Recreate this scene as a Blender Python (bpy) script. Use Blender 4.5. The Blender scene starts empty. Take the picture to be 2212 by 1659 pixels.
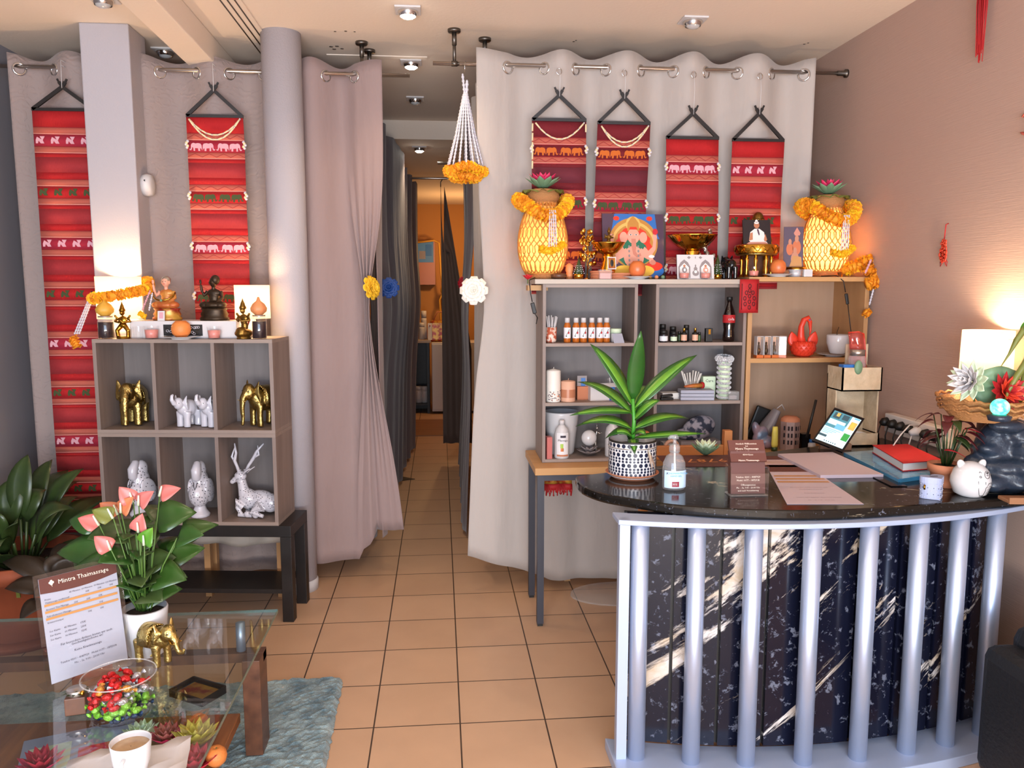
import bpy, math, random
from mathutils import Vector, Matrix, Euler
random.seed(7)
PI = math.pi
sc = bpy.context.scene
COL = sc.collection
R = math.radians
# ---------------------------------------------------------------- camera
F_PX = 1720.0; YAW = .0903; PITCH = .121; CAM_Z = 1.52
cam = bpy.data.cameras.new('camera'); cam.sensor_width = 36; cam.lens = 36 * F_PX / 2212
cam_o = bpy.data.objects.new('camera', cam); COL.objects.link(cam_o)
cam_o.location = (0, 0, CAM_Z); cam_o.rotation_euler = (PI/2 - PITCH, 0, -YAW)
cam.clip_start = .05; sc.camera = cam_o
# ---------------------------------------------------------------- world, exposure
w = bpy.data.worlds.new('world'); sc.world = w; w.use_nodes = True
w.node_tree.nodes['Background'].inputs[0].default_value = (.62, .78, 1, 1)
w.node_tree.nodes['Background'].inputs[1].default_value = 1.0
sc.view_settings.view_transform = 'Standard'; sc.view_settings.look = 'None'
sc.view_settings.gamma = 1; sc.view_settings.use_curve_mapping = False
sc.view_settings.exposure = 0.8
# ---------------------------------------------------------------- daylight through the shop window behind the viewer, and an added ceiling fill
def area(name, loc, rot, sx, sy, power, color):
    l = bpy.data.lights.new(name, 'AREA'); l.shape = 'RECTANGLE'; l.size = sx; l.size_y = sy
    l.energy = power; l.color = color
    o = bpy.data.objects.new(name, l); COL.objects.link(o); o.location = loc; o.rotation_euler = rot
    return o
area('window_daylight', (-.1, -2.3, 1.45), (R(90), 0, 0), 3.6, 2.1, 120, (.60, .77, 1))
area('ceiling_fill', (-.1, -2.25, .62), (R(118), 0, 0), 3.4, .5, 115, (1, .91, .80))  # low fill added to brighten the ceiling, like bounce off a sunlit pavement
def spot(name, loc, power, color, angle=110, blend=.6, rot=(0, 0, 0), rad=.03):
    l = bpy.data.lights.new(name, 'SPOT'); l.energy = power; l.color = color
    l.spot_size = R(angle); l.spot_blend = blend; l.shadow_soft_size = rad
    o = bpy.data.objects.new(name, l); COL.objects.link(o); o.location = loc; o.rotation_euler = rot
    return o
def point(name, loc, power, color, rad=.02):
    l = bpy.data.lights.new(name, 'POINT'); l.energy = power; l.color = color; l.shadow_soft_size = rad
    o = bpy.data.objects.new(name, l); COL.objects.link(o); o.location = loc
    return o
WARM = (1, .66, .36); WARM2 = (1, .74, .48)
# ---------------------------------------------------------------- pixel to place
_cy, _sy, _cp, _sp = math.cos(YAW), math.sin(YAW), math.cos(PITCH), math.sin(PITCH)
_fw = Vector((_sy*_cp, _cy*_cp, -_sp)); _rt = Vector((_cy, -_sy, 0)); _up = _rt.cross(_fw)
_C = Vector((0, 0, CAM_Z))
def ray(x, y): return _fw + _rt*((x-1106)/F_PX) - _up*((y-829.5)/F_PX)
def PZ(x, y, z): d = ray(x, y); return _C + d*((z-CAM_Z)/d.z)
def PY(x, y, Y): d = ray(x, y); return _C + d*(Y/d.y)
def PX(x, y, X): d = ray(x, y); return _C + d*(X/d.x)
# ---------------------------------------------------------------- materials
MATS = {}
def _new(name):
    m = bpy.data.materials.new(name); m.use_nodes = True; MATS[name] = m
    nt = m.node_tree; return m, nt, nt.nodes['Principled BSDF']
def srgb(c):
    if isinstance(c, str):
        c = [int(c[i:i+2], 16)/255 for i in (0, 2, 4)]
        c = [x/12.92 if x <= .04045 else ((x+.055)/1.055)**2.4 for x in c]
    return (c[0], c[1], c[2], 1)
def mat(name, col, rough=.5, metal=0, noise=None, bump=None, spec=.5, trans=0, alpha=1, emit=None, es=0, coat=0, sheen=0, sss=0):
    """noise=(other colour, scale, (sx,sy,sz), contrast)  bump=(scale, strength, (sx,sy,sz))"""
    m, nt, p = _new(name)
    p.inputs['Base Color'].default_value = srgb(col); p.inputs['Roughness'].default_value = rough
    p.inputs['Metallic'].default_value = metal; p.inputs['Specular IOR Level'].default_value = spec
    p.inputs['Transmission Weight'].default_value = trans; p.inputs['Alpha'].default_value = alpha
    p.inputs['Coat Weight'].default_value = coat; p.inputs['Sheen Weight'].default_value = sheen
    if emit is not None:
        p.inputs['Emission Color'].default_value = srgb(emit); p.inputs['Emission Strength'].default_value = es
    N = nt.nodes.new; L = nt.links.new
    def coords(sc3):
        tc = N('ShaderNodeTexCoord'); mp = N('ShaderNodeMapping'); mp.inputs['Scale'].default_value = sc3
        L(tc.outputs['Object'], mp.inputs[0]); return mp.outputs[0]
    if noise:
        c2, s, sc3, con = noise
        n = N('ShaderNodeTexNoise'); n.inputs['Scale'].default_value = s; n.inputs['Detail'].default_value = 5
        L(coords(sc3), n.inputs[0])
        r = N('ShaderNodeValToRGB'); r.color_ramp.elements[0].position = .5-con; r.color_ramp.elements[1].position = .5+con
        r.color_ramp.elements[0].color = srgb(col); r.color_ramp.elements[1].color = srgb(c2)
        L(n.outputs[0], r.inputs[0]); L(r.outputs[0], p.inputs['Base Color'])
    if bump:
        s, st, sc3 = bump
        n = N('ShaderNodeTexNoise'); n.inputs['Scale'].default_value = s; n.inputs['Detail'].default_value = 4
        L(coords(sc3), n.inputs[0])
        b = N('ShaderNodeBump'); b.inputs['Strength'].default_value = st; b.inputs['Distance'].default_value = .01
        L(n.outputs[0], b.inputs['Height']); L(b.outputs[0], p.inputs['Normal'])
    return m
def glass_mat(name, tint=(1, 1, 1), refl=.12, rough=.02, op=0.0, opcol=(.8, .8, .8)):
    """thin clear plate: transparent with a fresnel reflection, optionally slightly milky"""
    m, nt, p = _new(name); N = nt.nodes.new; L = nt.links.new
    out = nt.nodes['Material Output']; nt.nodes.remove(p)
    t = N('ShaderNodeBsdfTransparent'); t.inputs[0].default_value = (*tint, 1)
    g = N('ShaderNodeBsdfGlossy'); g.inputs['Roughness'].default_value = rough
    lw = N('ShaderNodeLayerWeight'); lw.inputs[0].default_value = .5
    pw = N('ShaderNodeMath'); pw.operation = 'POWER'; pw.inputs[1].default_value = 4; L(lw.outputs['Facing'], pw.inputs[0])
    mm = N('ShaderNodeMath'); mm.operation = 'MULTIPLY_ADD'; mm.inputs[1].default_value = .6; mm.inputs[2].default_value = refl*.25
    L(pw.outputs[0], mm.inputs[0])
    mx = N('ShaderNodeMixShader'); L(mm.outputs[0], mx.inputs[0]); L(t.outputs[0], mx.inputs[1]); L(g.outputs[0], mx.inputs[2])
    res = mx
    if op > 0:
        d = N('ShaderNodeBsdfDiffuse'); d.inputs[0].default_value = (*opcol, 1)
        m2 = N('ShaderNodeMixShader'); m2.inputs[0].default_value = op
        L(mx.outputs[0], m2.inputs[1]); L(d.outputs[0], m2.inputs[2]); res = m2
    L(res.outputs[0], out.inputs[0]); return m
def shade_mat(name, col, tl=.6, es=0, emit=(1, .8, .5)):
    """translucent lamp shade lit from inside"""
    m, nt, p = _new(name); N = nt.nodes.new; L = nt.links.new
    out = nt.nodes['Material Output']
    p.inputs['Base Color'].default_value = srgb(col); p.inputs['Roughness'].default_value = .8
    p.inputs['Emission Color'].default_value = srgb(emit); p.inputs['Emission Strength'].default_value = es
    t = N('ShaderNodeBsdfTranslucent'); t.inputs[0].default_value = srgb(col)
    mx = N('ShaderNodeMixShader'); mx.inputs[0].default_value = tl
    L(p.outputs[0], mx.inputs[1]); L(t.outputs[0], mx.inputs[2]); L(mx.outputs[0], out.inputs[0]); return m
# setting
mat('ceiling', 'e6d6c6', .85, bump=(60, .08, (1, 1, 1)))
mat('pillar', 'aba5aa', .7, bump=(120, .15, (1, 1, 1)))
mat('wall_beige', 'b5988a', .8, bump=(14, .16, (1, .6, 22)))
mat('wall_far', 'c88f52', .85); mat('wall_grey', '8a8890', .85)
mat('steel', 'b8aea6', .28, 1); mat('steel_dark', '6c6660', .4, 1); mat('chrome', 'd8d8d8', .12, 1)
mat('black', '14110f', .5); mat('black_gloss', '0c0c10', .15); mat('blackwood', '110c0b', .45, noise=('1c1412', 30, (1, .1, 1), .2))
mat('white', 'ccc8c8', .5); mat('white_gloss', 'cfcdce', .15, coat=.4); mat('paper', 'a6a8b6', .7); mat('paper_pink', 'b8a8b0', .7)
mat('brown', '5a3028', .55); mat('gold_line', 'b5804a', .5); mat('ink', '3a3440', .7); mat('inkpale', 'e8dccc', .6)
mat('gold', 'b98a35', .24, 1, noise=('8a6420', 40, (1, 1, 1), .25), bump=(45, .25, (1, 1, 1)))
mat('gold_bright', 'd9a441', .12, 1); mat('brass', 'b39a5c', .3, 1, bump=(90, .35, (1, 1, 1)))
mat('bronze', '4a3a2a', .42, .7, noise=('2c2018', 40, (1, 1, 1), .3)); mat('bronze_gold', '9a7434', .35, .9, noise=('6b4e22', 60, (1, 1, 1), .3))
mat('red', 'a8141a', .7); mat('red_plastic', 'd23a24', .4); mat('rope_white', 'c8c4c4', .8); mat('bone', 'e6cfa6', .6)
mat('terracotta', '9a4c2c', .75, noise=('843e22', 12, (1, 1, 1), .3)); mat('terracotta_light', 'c07a58', .75); mat('soil', '2a1c14', .95, bump=(60, .8, (1, 1, 1)))
mat('leaf_dark', '1f3018', .35, noise=('38491f', 12, (1, 1, 1), .3)); mat('leaf', '3c5a24', .35, noise=('22401c', 9, (1, 1, 1), .3))
mat('leaf_mid', '3f8a2a', .35); mat('leaf_light', '9fc23a', .4); mat('leaf_olive', '6d7232', .45); mat('stem', '4c6a2a', .5)
mat('pink', 'c06a64', .4); mat('pink_orange', 'c0704a', .4); mat('marigold', 'f0a020', .75, noise=('e08a10', 40, (1, 1, 1), .3)); mat('marigold_y', 'f2bb18', .7)
mat('garland_white', 'ccc8d0', .7); mat('flower_yellow', 'e8b828', .6); mat('flower_blue', '123c80', .6); mat('flower_white', 'ece4d8', .6); mat('flower_red', 'c4182a', .55)
mat('lotus_pink', 'd0285a', .5); mat('lotus_green', '6c8a6a', .5); mat('lotus_pale', 'cfe0c0', .5); mat('lotus_yellow', 'dcc858', .5)
def wood(name, a, b, sc3=(1, 1, .08), s=22, rough=.55, con=.25): return mat(name, a, rough, noise=(b, s, sc3, con))
wood('oak_grey', '8f7d74', '76665f'); wood('oak_grey_h', '9a877c', '85746a', (.08, 1, 1)); wood('oak_back', '7a716f', '6a625f')
wood('beech', 'c2945f', 'b4834f', (.1, 1, 1)); wood('beech_v', 'bc8f60', 'ae8052'); wood('pine', 'c8834a', 'a9602c', (.12, 1, 1), 14, .45, .3)
wood('board_pale', 'bdb0a2', 'ab9d90', (.08, 1, 1)); wood('walnut', '6e4630', '4a2d20', (1, .07, 1), 26, .4)
wood('walnut_shelf', 'a2673c', '5c3420', (1, .06, 1), 30, .35); wood('tray_wood', '9a6b48', '7c5236', (.1, 1, 1))
# ---------------------------------------------------------------- mesh builder
class MB:
    def __init__(s): s.v = []; s.f = []; s.mi = []; s.sm = []; s.ms = []; s.T = Matrix()
    def _m(s, m):
        if m not in s.ms: s.ms.append(m)
        return s.ms.index(m)
    def add(s, vs, fs, m, smooth=False):
        b = len(s.v); s.v += [tuple(s.T @ Vector(p)) for p in vs]; k = s._m(m)
        for f in fs: s.f.append([b+i for i in f]); s.mi.append(k); s.sm.append(smooth)
        return s
    def box(s, c, d, m, rz=0, rx=0, ry=0):
        M = Euler((rx, ry, rz)).to_matrix(); c = Vector(c)
        vs = [c + M @ Vector((x*d[0]/2, y*d[1]/2, z*d[2]/2)) for x in (-1, 1) for y in (-1, 1) for z in (-1, 1)]
        return s.add(vs, [(0, 1, 3, 2), (4, 6, 7, 5), (0, 4, 5, 1), (2, 3, 7, 6), (0, 2, 6, 4), (1, 5, 7, 3)], m)
    def bx(s, a, b, m):  # box from corner to corner
        return s.box([(a[i]+b[i])/2 for i in range(3)], [abs(b[i]-a[i]) for i in range(3)], m)
    def bar(s, a, b, w, h, m, up=(0, 0, 1)):
        a = Vector(a); b = Vector(b); d = (b-a).normalized(); u = Vector(up)
        r = d.cross(u)
        if r.length < 1e-4: r = d.cross(Vector((0, 1, 0)))
        r.normalize(); u = r.cross(d)
        vs = [p + r*x*w/2 + u*z*h/2 for p in (a, b) for x, z in ((-1, -1), (1, -1), (1, 1), (-1, 1))]
        return s.add(vs, [(0, 3, 2, 1), (4, 5, 6, 7), (0, 1, 5, 4), (1, 2, 6, 5), (2, 3, 7, 6), (3, 0, 4, 7)], m)
    def lathe(s, pr, m, c=(0, 0, 0), seg=28, caps=True, sx=1, sy=1, wob=0, wn=8):
        vs = []; n = len(pr)
        for r, z in pr:
            for i in range(seg):
                a = 2*PI*i/seg; rr = r*(1+wob*math.cos(a*wn))
                vs.append((c[0]+rr*sx*math.cos(a), c[1]+rr*sy*math.sin(a), c[2]+z))
        fs = [(j*seg+i, j*seg+(i+1) % seg, (j+1)*seg+(i+1) % seg, (j+1)*seg+i) for j in range(n-1) for i in range(seg)]
        if caps: fs += [tuple(range(seg))[::-1], tuple((n-1)*seg+i for i in range(seg))]
        return s.add(vs, fs, m, True)
    def tube(s, pts, r, m, seg=8, closed=False, flat=1):
        pts = [Vector(p) for p in pts]; n = len(pts)
        rs = r if isinstance(r, (list, tuple)) else [r]*n
        vs = []; up = None
        for i, p in enumerate(pts):
            d = (pts[(i+1) % n] - pts[i-1]) if closed else (pts[min(i+1, n-1)] - pts[max(i-1, 0)])
            if d.length < 1e-9: d = Vector((0, 0, 1))
            d.normalize()
            if up is None: up = Vector((0, 0, 1)) if abs(d.z) < .9 else Vector((1, 0, 0))
            u = (up - d*up.dot(d))
            if u.length < 1e-5: u = d.orthogonal()
            u.normalize(); up = u; v = d.cross(u)
            for k in range(seg):
                a = 2*PI*k/seg; vs.append(p + (u*math.cos(a)*flat + v*math.sin(a))*rs[i])
        fs = [(j*seg+k, j*seg+(k+1) % seg, ((j+1) % n)*seg+(k+1) % seg, ((j+1) % n)*seg+k) for j in range(n if closed else n-1) for k in range(seg)]
        if not closed: fs += [tuple(range(seg))[::-1], tuple((n-1)*seg+k for k in range(seg))]
        return s.add(vs, fs, m, True)
    def ell(s, c, r, m, rot=(0, 0, 0), seg=16, rings=10):
        if not isinstance(r, (tuple, list)): r = (r, r, r)
        M = Euler(rot).to_matrix(); c = Vector(c); vs = [c + M @ Vector((0, 0, r[2]))]
        for j in range(1, rings):
            t = PI*j/rings
            for i in range(seg):
                a = 2*PI*i/seg; vs.append(c + M @ Vector((r[0]*math.sin(t)*math.cos(a), r[1]*math.sin(t)*math.sin(a), r[2]*math.cos(t))))
        vs.append(c - M @ Vector((0, 0, r[2]))); e = len(vs)-1
        fs = [(0, 1+i, 1+(i+1) % seg) for i in range(seg)]
        fs += [(1+j*seg+i, 1+(j+1)*seg+i, 1+(j+1)*seg+(i+1) % seg, 1+j*seg+(i+1) % seg) for j in range(rings-2) for i in range(seg)]
        fs += [(e, 1+(rings-2)*seg+(i+1) % seg, 1+(rings-2)*seg+i) for i in range(seg)]
        return s.add(vs, fs, m, True)
    def prism(s, pts, h, m, z0=0):  # outline in xy, extruded in z
        n = len(pts); vs = [(x, y, z0) for x, y in pts] + [(x, y, z0+h) for x, y in pts]
        return s.add(vs, [tuple(range(n))[::-1], tuple(range(n, 2*n))] + [(i, (i+1) % n, n+(i+1) % n, n+i) for i in range(n)], m)
    def grid(s, P, m, smooth=True, thick=0):  # P[j][i] of points
        h = len(P); w_ = len(P[0]); vs = [p for row in P for p in row]
        fs = [(j*w_+i, j*w_+i+1, (j+1)*w_+i+1, (j+1)*w_+i) for j in range(h-1) for i in range(w_-1)]
        return s.add(vs, fs, m, smooth)
    def leaf(s, base, d, ln, wd, m, droop=.5, n=6, shape=0, up=(0, 0, 1), fold=.15, mid=None):
        """blade from base along d, drooping; shape 0 = lance, 1 = heart/wide near the base"""
        base = Vector(base); d = Vector(d).normalized(); u = Vector(up); r = d.cross(u)
        if r.length < 1e-3: r = d.orthogonal()
        r.normalize(); nrm = r.cross(d).normalized(); P = []
        for j in range(n+1):
            t = j/n; p = base + d*ln*t - u*(droop*ln*t*t)
            ww = math.sin(PI*t**(.75, .5, .62)[shape])**(.85, .85, .5)[shape] * wd/2 if 0 < t < 1 else (.002 if shape < 2 else .25)*wd
            P.append([p - r*ww + nrm*ww*fold, p - r*ww*.42 + nrm*ww*.12, p, p + r*ww*.42 + nrm*ww*.12, p + r*ww + nrm*ww*fold])
        s.grid(P, m)
        if mid:
            Q = [[row[1] + nrm*.0012, row[2] + nrm*.0012, row[3] + nrm*.0012] for row in P[:-1]]
            s.grid(Q, mid)
        return s
    def text(s, t, size, m, o, rx=(1, 0, 0), up=(0, 0, 1), align='CENTER', lift=.0006):
        cu = bpy.data.curves.new('t', 'FONT'); cu.body = t; cu.size = size; cu.align_x = align; cu.align_y = 'CENTER'; cu.resolution_u = 1
        ob = bpy.data.objects.new('t', cu); COL.objects.link(ob)
        me = bpy.data.meshes.new_from_object(ob.evaluated_get(bpy.context.evaluated_depsgraph_get()))
        rx = Vector(rx).normalized(); u = Vector(up).normalized(); n = rx.cross(u); o = Vector(o)
        s.add([o + rx*v.co.x + u*v.co.y + n*lift for v in me.vertices], [tuple(p.vertices) for p in me.polygons], m)
        bpy.data.objects.remove(ob); bpy.data.curves.remove(cu); bpy.data.meshes.remove(me); return s
    def shape2(s, pts, m, o, rx, up, lift):  # flat patch on a picture or cloth
        o = Vector(o); rx = Vector(rx); u = Vector(up); n = rx.cross(u).normalized()
        return s.add([o + rx*a + u*b + n*lift for a, b in pts], [tuple(range(len(pts)))], m)
    def mesh(s, name):
        me = bpy.data.meshes.new(name); me.from_pydata(s.v, [], s.f)
        for k in s.ms: me.materials.append(MATS[k])
        me.polygons.foreach_set('material_index', s.mi); me.polygons.foreach_set('use_smooth', s.sm); me.update(); return me
    def build(s, name, parent=None, loc=(0, 0, 0), rot=(0, 0, 0), bevel=0, label=None, solid=0, subsurf=0):
        o = bpy.data.objects.new(name, s.mesh(name)); COL.objects.link(o); o.location = loc; o.rotation_euler = rot
        if parent: o.parent = parent
        if label: o['label'] = label
        if solid: m = o.modifiers.new('s', 'SOLIDIFY'); m.thickness = solid; m.offset = 0
        if bevel: m = o.modifiers.new('b', 'BEVEL'); m.width = bevel; m.segments = 2; m.limit_method = 'ANGLE'; m.harden_normals = False
        if subsurf: m = o.modifiers.new('u', 'SUBSURF'); m.levels = subsurf; m.render_levels = subsurf
        return o
def circ(cx, cy, r, n=20, ry=None, a0=0, a1=2*PI):
    ry = ry or r
    return [(cx+r*math.cos(a0+(a1-a0)*i/n), cy+ry*math.sin(a0+(a1-a0)*i/n)) for i in range(n if abs(a1-a0-2*PI) < 1e-6 else n+1)]
def tag(o, label, cat, group=None):
    o['label'] = label; o['category'] = cat
    if group: o['group'] = group
    return o
def thing(name, label, cat, loc=(0, 0, 0), rz=0, group=None, s=1):
    o = bpy.data.objects.new(name, None); COL.objects.link(o); o.empty_display_size = .05
    o.location = loc; o.rotation_euler = (0, 0, rz); o.scale = (s, s, s); return tag(o, label, cat, group)
def struct(o): o['kind'] = 'structure'; return o
def dup(root, loc, rz=None, label=None, group=None, s=None):
    kids = [k for k in COL.objects if k.parent == root]
    r = root.copy(); COL.objects.link(r); r.location = loc
    if rz is not None: r.rotation_euler = (0, 0, rz)
    if s: r.scale = (s, s, s)
    if label: r['label'] = label
    if group: r['group'] = group
    for ch in kids:
        sub = [k for k in COL.objects if k.parent == ch]
        c = ch.copy(); COL.objects.link(c); c.parent = r
        for g in sub: d = g.copy(); COL.objects.link(d); d.parent = c
    return r
def blob(mb, name, parent=None, voxel=.003, smooth=4, loc=(0, 0, 0), rot=(0, 0, 0), label=None):
    """union of overlapping forms turned into one continuous smooth surface"""
    o = mb.build('tmp')
    r = o.modifiers.new('r', 'REMESH'); r.mode = 'VOXEL'; r.voxel_size = voxel; r.use_smooth_shade = True
    sm = o.modifiers.new('s', 'SMOOTH'); sm.iterations = smooth; sm.factor = .5
    me = bpy.data.meshes.new_from_object(o.evaluated_get(bpy.context.evaluated_depsgraph_get())); me.name = name
    me.materials.clear(); me.materials.append(MATS[mb.ms[0]])
    me.polygons.foreach_set('use_smooth', [True]*len(me.polygons))
    bpy.data.objects.remove(o)
    q = bpy.data.objects.new(name, me); COL.objects.link(q); q.location = loc; q.rotation_euler = rot
    if parent: q.parent = parent
    if label: q['label'] = label
    return q
# ================================================================ the setting
CH = 2.70; XL, XR, YB, YF = -2.13, 1.98, 10.4, -2.2
# floor: 30 cm tiles
m, nt, p = _new('floor_tiles'); N = nt.nodes.new; L = nt.links.new
tc = N('ShaderNodeTexCoord'); mp = N('ShaderNodeMapping'); mp.inputs['Location'].default_value = (.244, -2.636, 0)
L(tc.outputs['Object'], mp.inputs[0])
br = N('ShaderNodeTexBrick'); br.offset = 0; br.squash = 1
for k, v in (('Scale', 1), ('Mortar Size', .0028), ('Mortar Smooth', .1), ('Brick Width', .3), ('Row Height', .2982)): br.inputs[k].default_value = v
br.inputs['Color1'].default_value = srgb('cda787'); br.inputs['Color2'].default_value = srgb('c8a282'); br.inputs['Mortar'].default_value = srgb('4a382c')
L(mp.outputs[0], br.inputs[0])
nz = N('ShaderNodeTexNoise'); nz.inputs['Scale'].default_value = 5; nz.inputs['Detail'].default_value = 6; L(tc.outputs['Object'], nz.inputs[0])
mx = N('ShaderNodeMix'); mx.data_type = 'RGBA'; mx.blend_type = 'MULTIPLY'; mx.inputs[0].default_value = .18
L(br.outputs[0], mx.inputs[6]); L(nz.outputs[0], mx.inputs[7]); L(mx.outputs[2], p.inputs['Base Color'])
p.inputs['Roughness'].default_value = .42; p.inputs['Specular IOR Level'].default_value = .4
bp = N('ShaderNodeBump'); bp.inputs['Strength'].default_value = .5; bp.inputs['Distance'].default_value = .002; bp.invert = True
L(br.outputs['Fac'], bp.inputs['Height']); L(bp.outputs[0], p.inputs['Normal'])
struct(MB().bx((XL-.1, YF-.1, -.1), (XR+.1, YB+.1, 0), 'floor_tiles').build('floor'))
c = MB(); c.bx((XL-.1, YF-.1, CH), (XR+.1, 5.9, CH+.1), 'ceiling'); c.bx((XL-.1, 5.9, 2.57), (XR+.1, YB+.1, CH+.1), 'ceiling')
c.bx((-.56, 4.30, CH-.004), (-.05, 4.34, CH), 'ceiling')
for x, y, s_ in ((-.47, 3.93, .012), (-.52, 4.17, .02), (-.49, 4.16, .02), (-.47, 4.2, .018), (-.51, 4.21, .02), (.66, 3.98, .012), (.668, 3.96, .01), (1.79, 3.92, .012), (1.80, 3.90, .01), (-.42, 3.92, .014), (-.38, 3.925, .01)):
    c.lathe([(s_*.5, -.0012), (s_*.45, 0)], 'steel_dark', (x, y, CH), 8)
struct(c.build('ceiling'))
struct(MB().bx((XR, YF-.1, 0), (XR+.12, YB+.1, CH), 'wall_beige').build('wall_right'))
struct(MB().bx((XL-.12, YF-.1, 0), (XL, YB+.1, CH), 'wall_grey').build('wall_left'))
struct(MB().bx((XL, YB, 0), (XR, YB+.1, 2.57), 'wall_far').build('wall_back'))
fw_ = MB(); fw_.bx((XL, YF-.12, 0), (XR, YF, .35), 'wall_grey'); fw_.bx((XL, YF-.12, 2.5), (XR, YF, CH), 'wall_grey')
fw_.bx((XL, YF-.12, .35), (XL+.2, YF, 2.5), 'wall_grey'); fw_.bx((XR-.2, YF-.12, .35), (XR, YF, 2.5), 'wall_grey'); struct(fw_.build('wall_front'))
# ceiling beam and curtain track grooves
b = MB(); prev = None
p0, p1, p2, p3 = (-1.17, 2.6), (-1.20, 4.56), (-1.06, 4.53), (-1.03, 2.6)
b.prism([p0, p3, p2, p1], .12, 'ceiling', CH-.12); struct(b.build('trim_1', bevel=.006))
b = MB()
b.bx((-.90, -2, CH-.008), (-.80, 4.9, CH), 'ceiling')
for x in (-.885, -.855, -.825): b.bx((x-.003, -2, CH-.010), (x+.003, 4.9, CH-.0075), 'steel_dark')
struct(b.build('trim_2'))
# pillars
struct(MB().bx((-1.60, 3.90, 0), (-1.385, 4.11, CH), 'pillar').build('pillar', bevel=.006))
b = MB(); b.lathe([(.092, 0), (.092, CH)], 'pillar', seg=40); struct(b.build('column', loc=(-.728, 3.98, 0)))
b = MB(); b.lathe([(.098, 0), (.098, .045), (.093, .055)], 'white', seg=40); struct(b.build('baseboard_column', loc=(-.728, 3.98, 0)))
# ---------------------------------------------------------------- curtains
def curtain_mat(name, a, b_, rough=.75, bump=True, tl=.15, emb=False):
    m, nt, p = _new(name); N = nt.nodes.new; L = nt.links.new
    p.inputs['Base Color'].default_value = srgb(a); p.inputs['Roughness'].default_value = rough; p.inputs['Sheen Weight'].default_value = .15
    tc = N('ShaderNodeTexCoord')
    if emb:  # damask flower relief
        n1 = N('ShaderNodeTexNoise'); n1.inputs['Scale'].default_value = 11; n1.inputs['Distortion'].default_value = 2.5; L(tc.outputs['Object'], n1.inputs[0])
        r = N('ShaderNodeValToRGB'); r.color_ramp.elements[0].position = .46; r.color_ramp.elements[1].position = .54
        L(n1.outputs[0], r.inputs[0])
        wv = N('ShaderNodeTexWave'); wv.wave_type = 'RINGS'; wv.inputs['Scale'].default_value = 11; wv.inputs['Distortion'].default_value = 14; wv.inputs['Detail'].default_value = 2
        L(tc.outputs['Object'], wv.inputs[0])
        mm = N('ShaderNodeMath'); mm.operation = 'MULTIPLY'; L(r.outputs[0], mm.inputs[0]); L(wv.outputs['Fac'], mm.inputs[1])
        bp = N('ShaderNodeBump'); bp.inputs['Strength'].default_value = .45; bp.inputs['Distance'].default_value = .003
        L(mm.outputs[0], bp.inputs['Height']); L(bp.outputs[0], p.inputs['Normal'])
    else:
        n1 = N('ShaderNodeTexNoise'); n1.inputs['Scale'].default_value = 7; n1.inputs['Detail'].default_value = 3
        mp = N('ShaderNodeMapping'); mp.inputs['Scale'].default_value = (1.5, 1.5, .5); L(tc.outputs['Object'], mp.inputs[0]); L(mp.outputs[0], n1.inputs[0])
        bp = N('ShaderNodeBump'); bp.inputs['Strength'].default_value = .5; bp.inputs['Distance'].default_value = .02
        L(n1.outputs[0], bp.inputs['Height']); L(bp.outputs[0], p.inputs['Normal'])
    return m
curtain_mat('curtain_left', '93827d', 'b0a09a', emb=True); curtain_mat('curtain_rose', '907a76', 'a89690')
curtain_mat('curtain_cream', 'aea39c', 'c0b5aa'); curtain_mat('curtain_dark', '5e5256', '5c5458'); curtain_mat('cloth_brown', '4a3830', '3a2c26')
def grommet(mb, c, n, r=.026, m='chrome'):
    """ring round point c facing direction n"""
    n = Vector(n).normalized(); u = n.orthogonal().normalized(); v = n.cross(u)
    mb.tube([Vector(c) + (u*math.cos(a)+v*math.sin(a))*r for a in [2*PI*i/20 for i in range(20)]], .0055, m, 6, closed=True)
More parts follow.
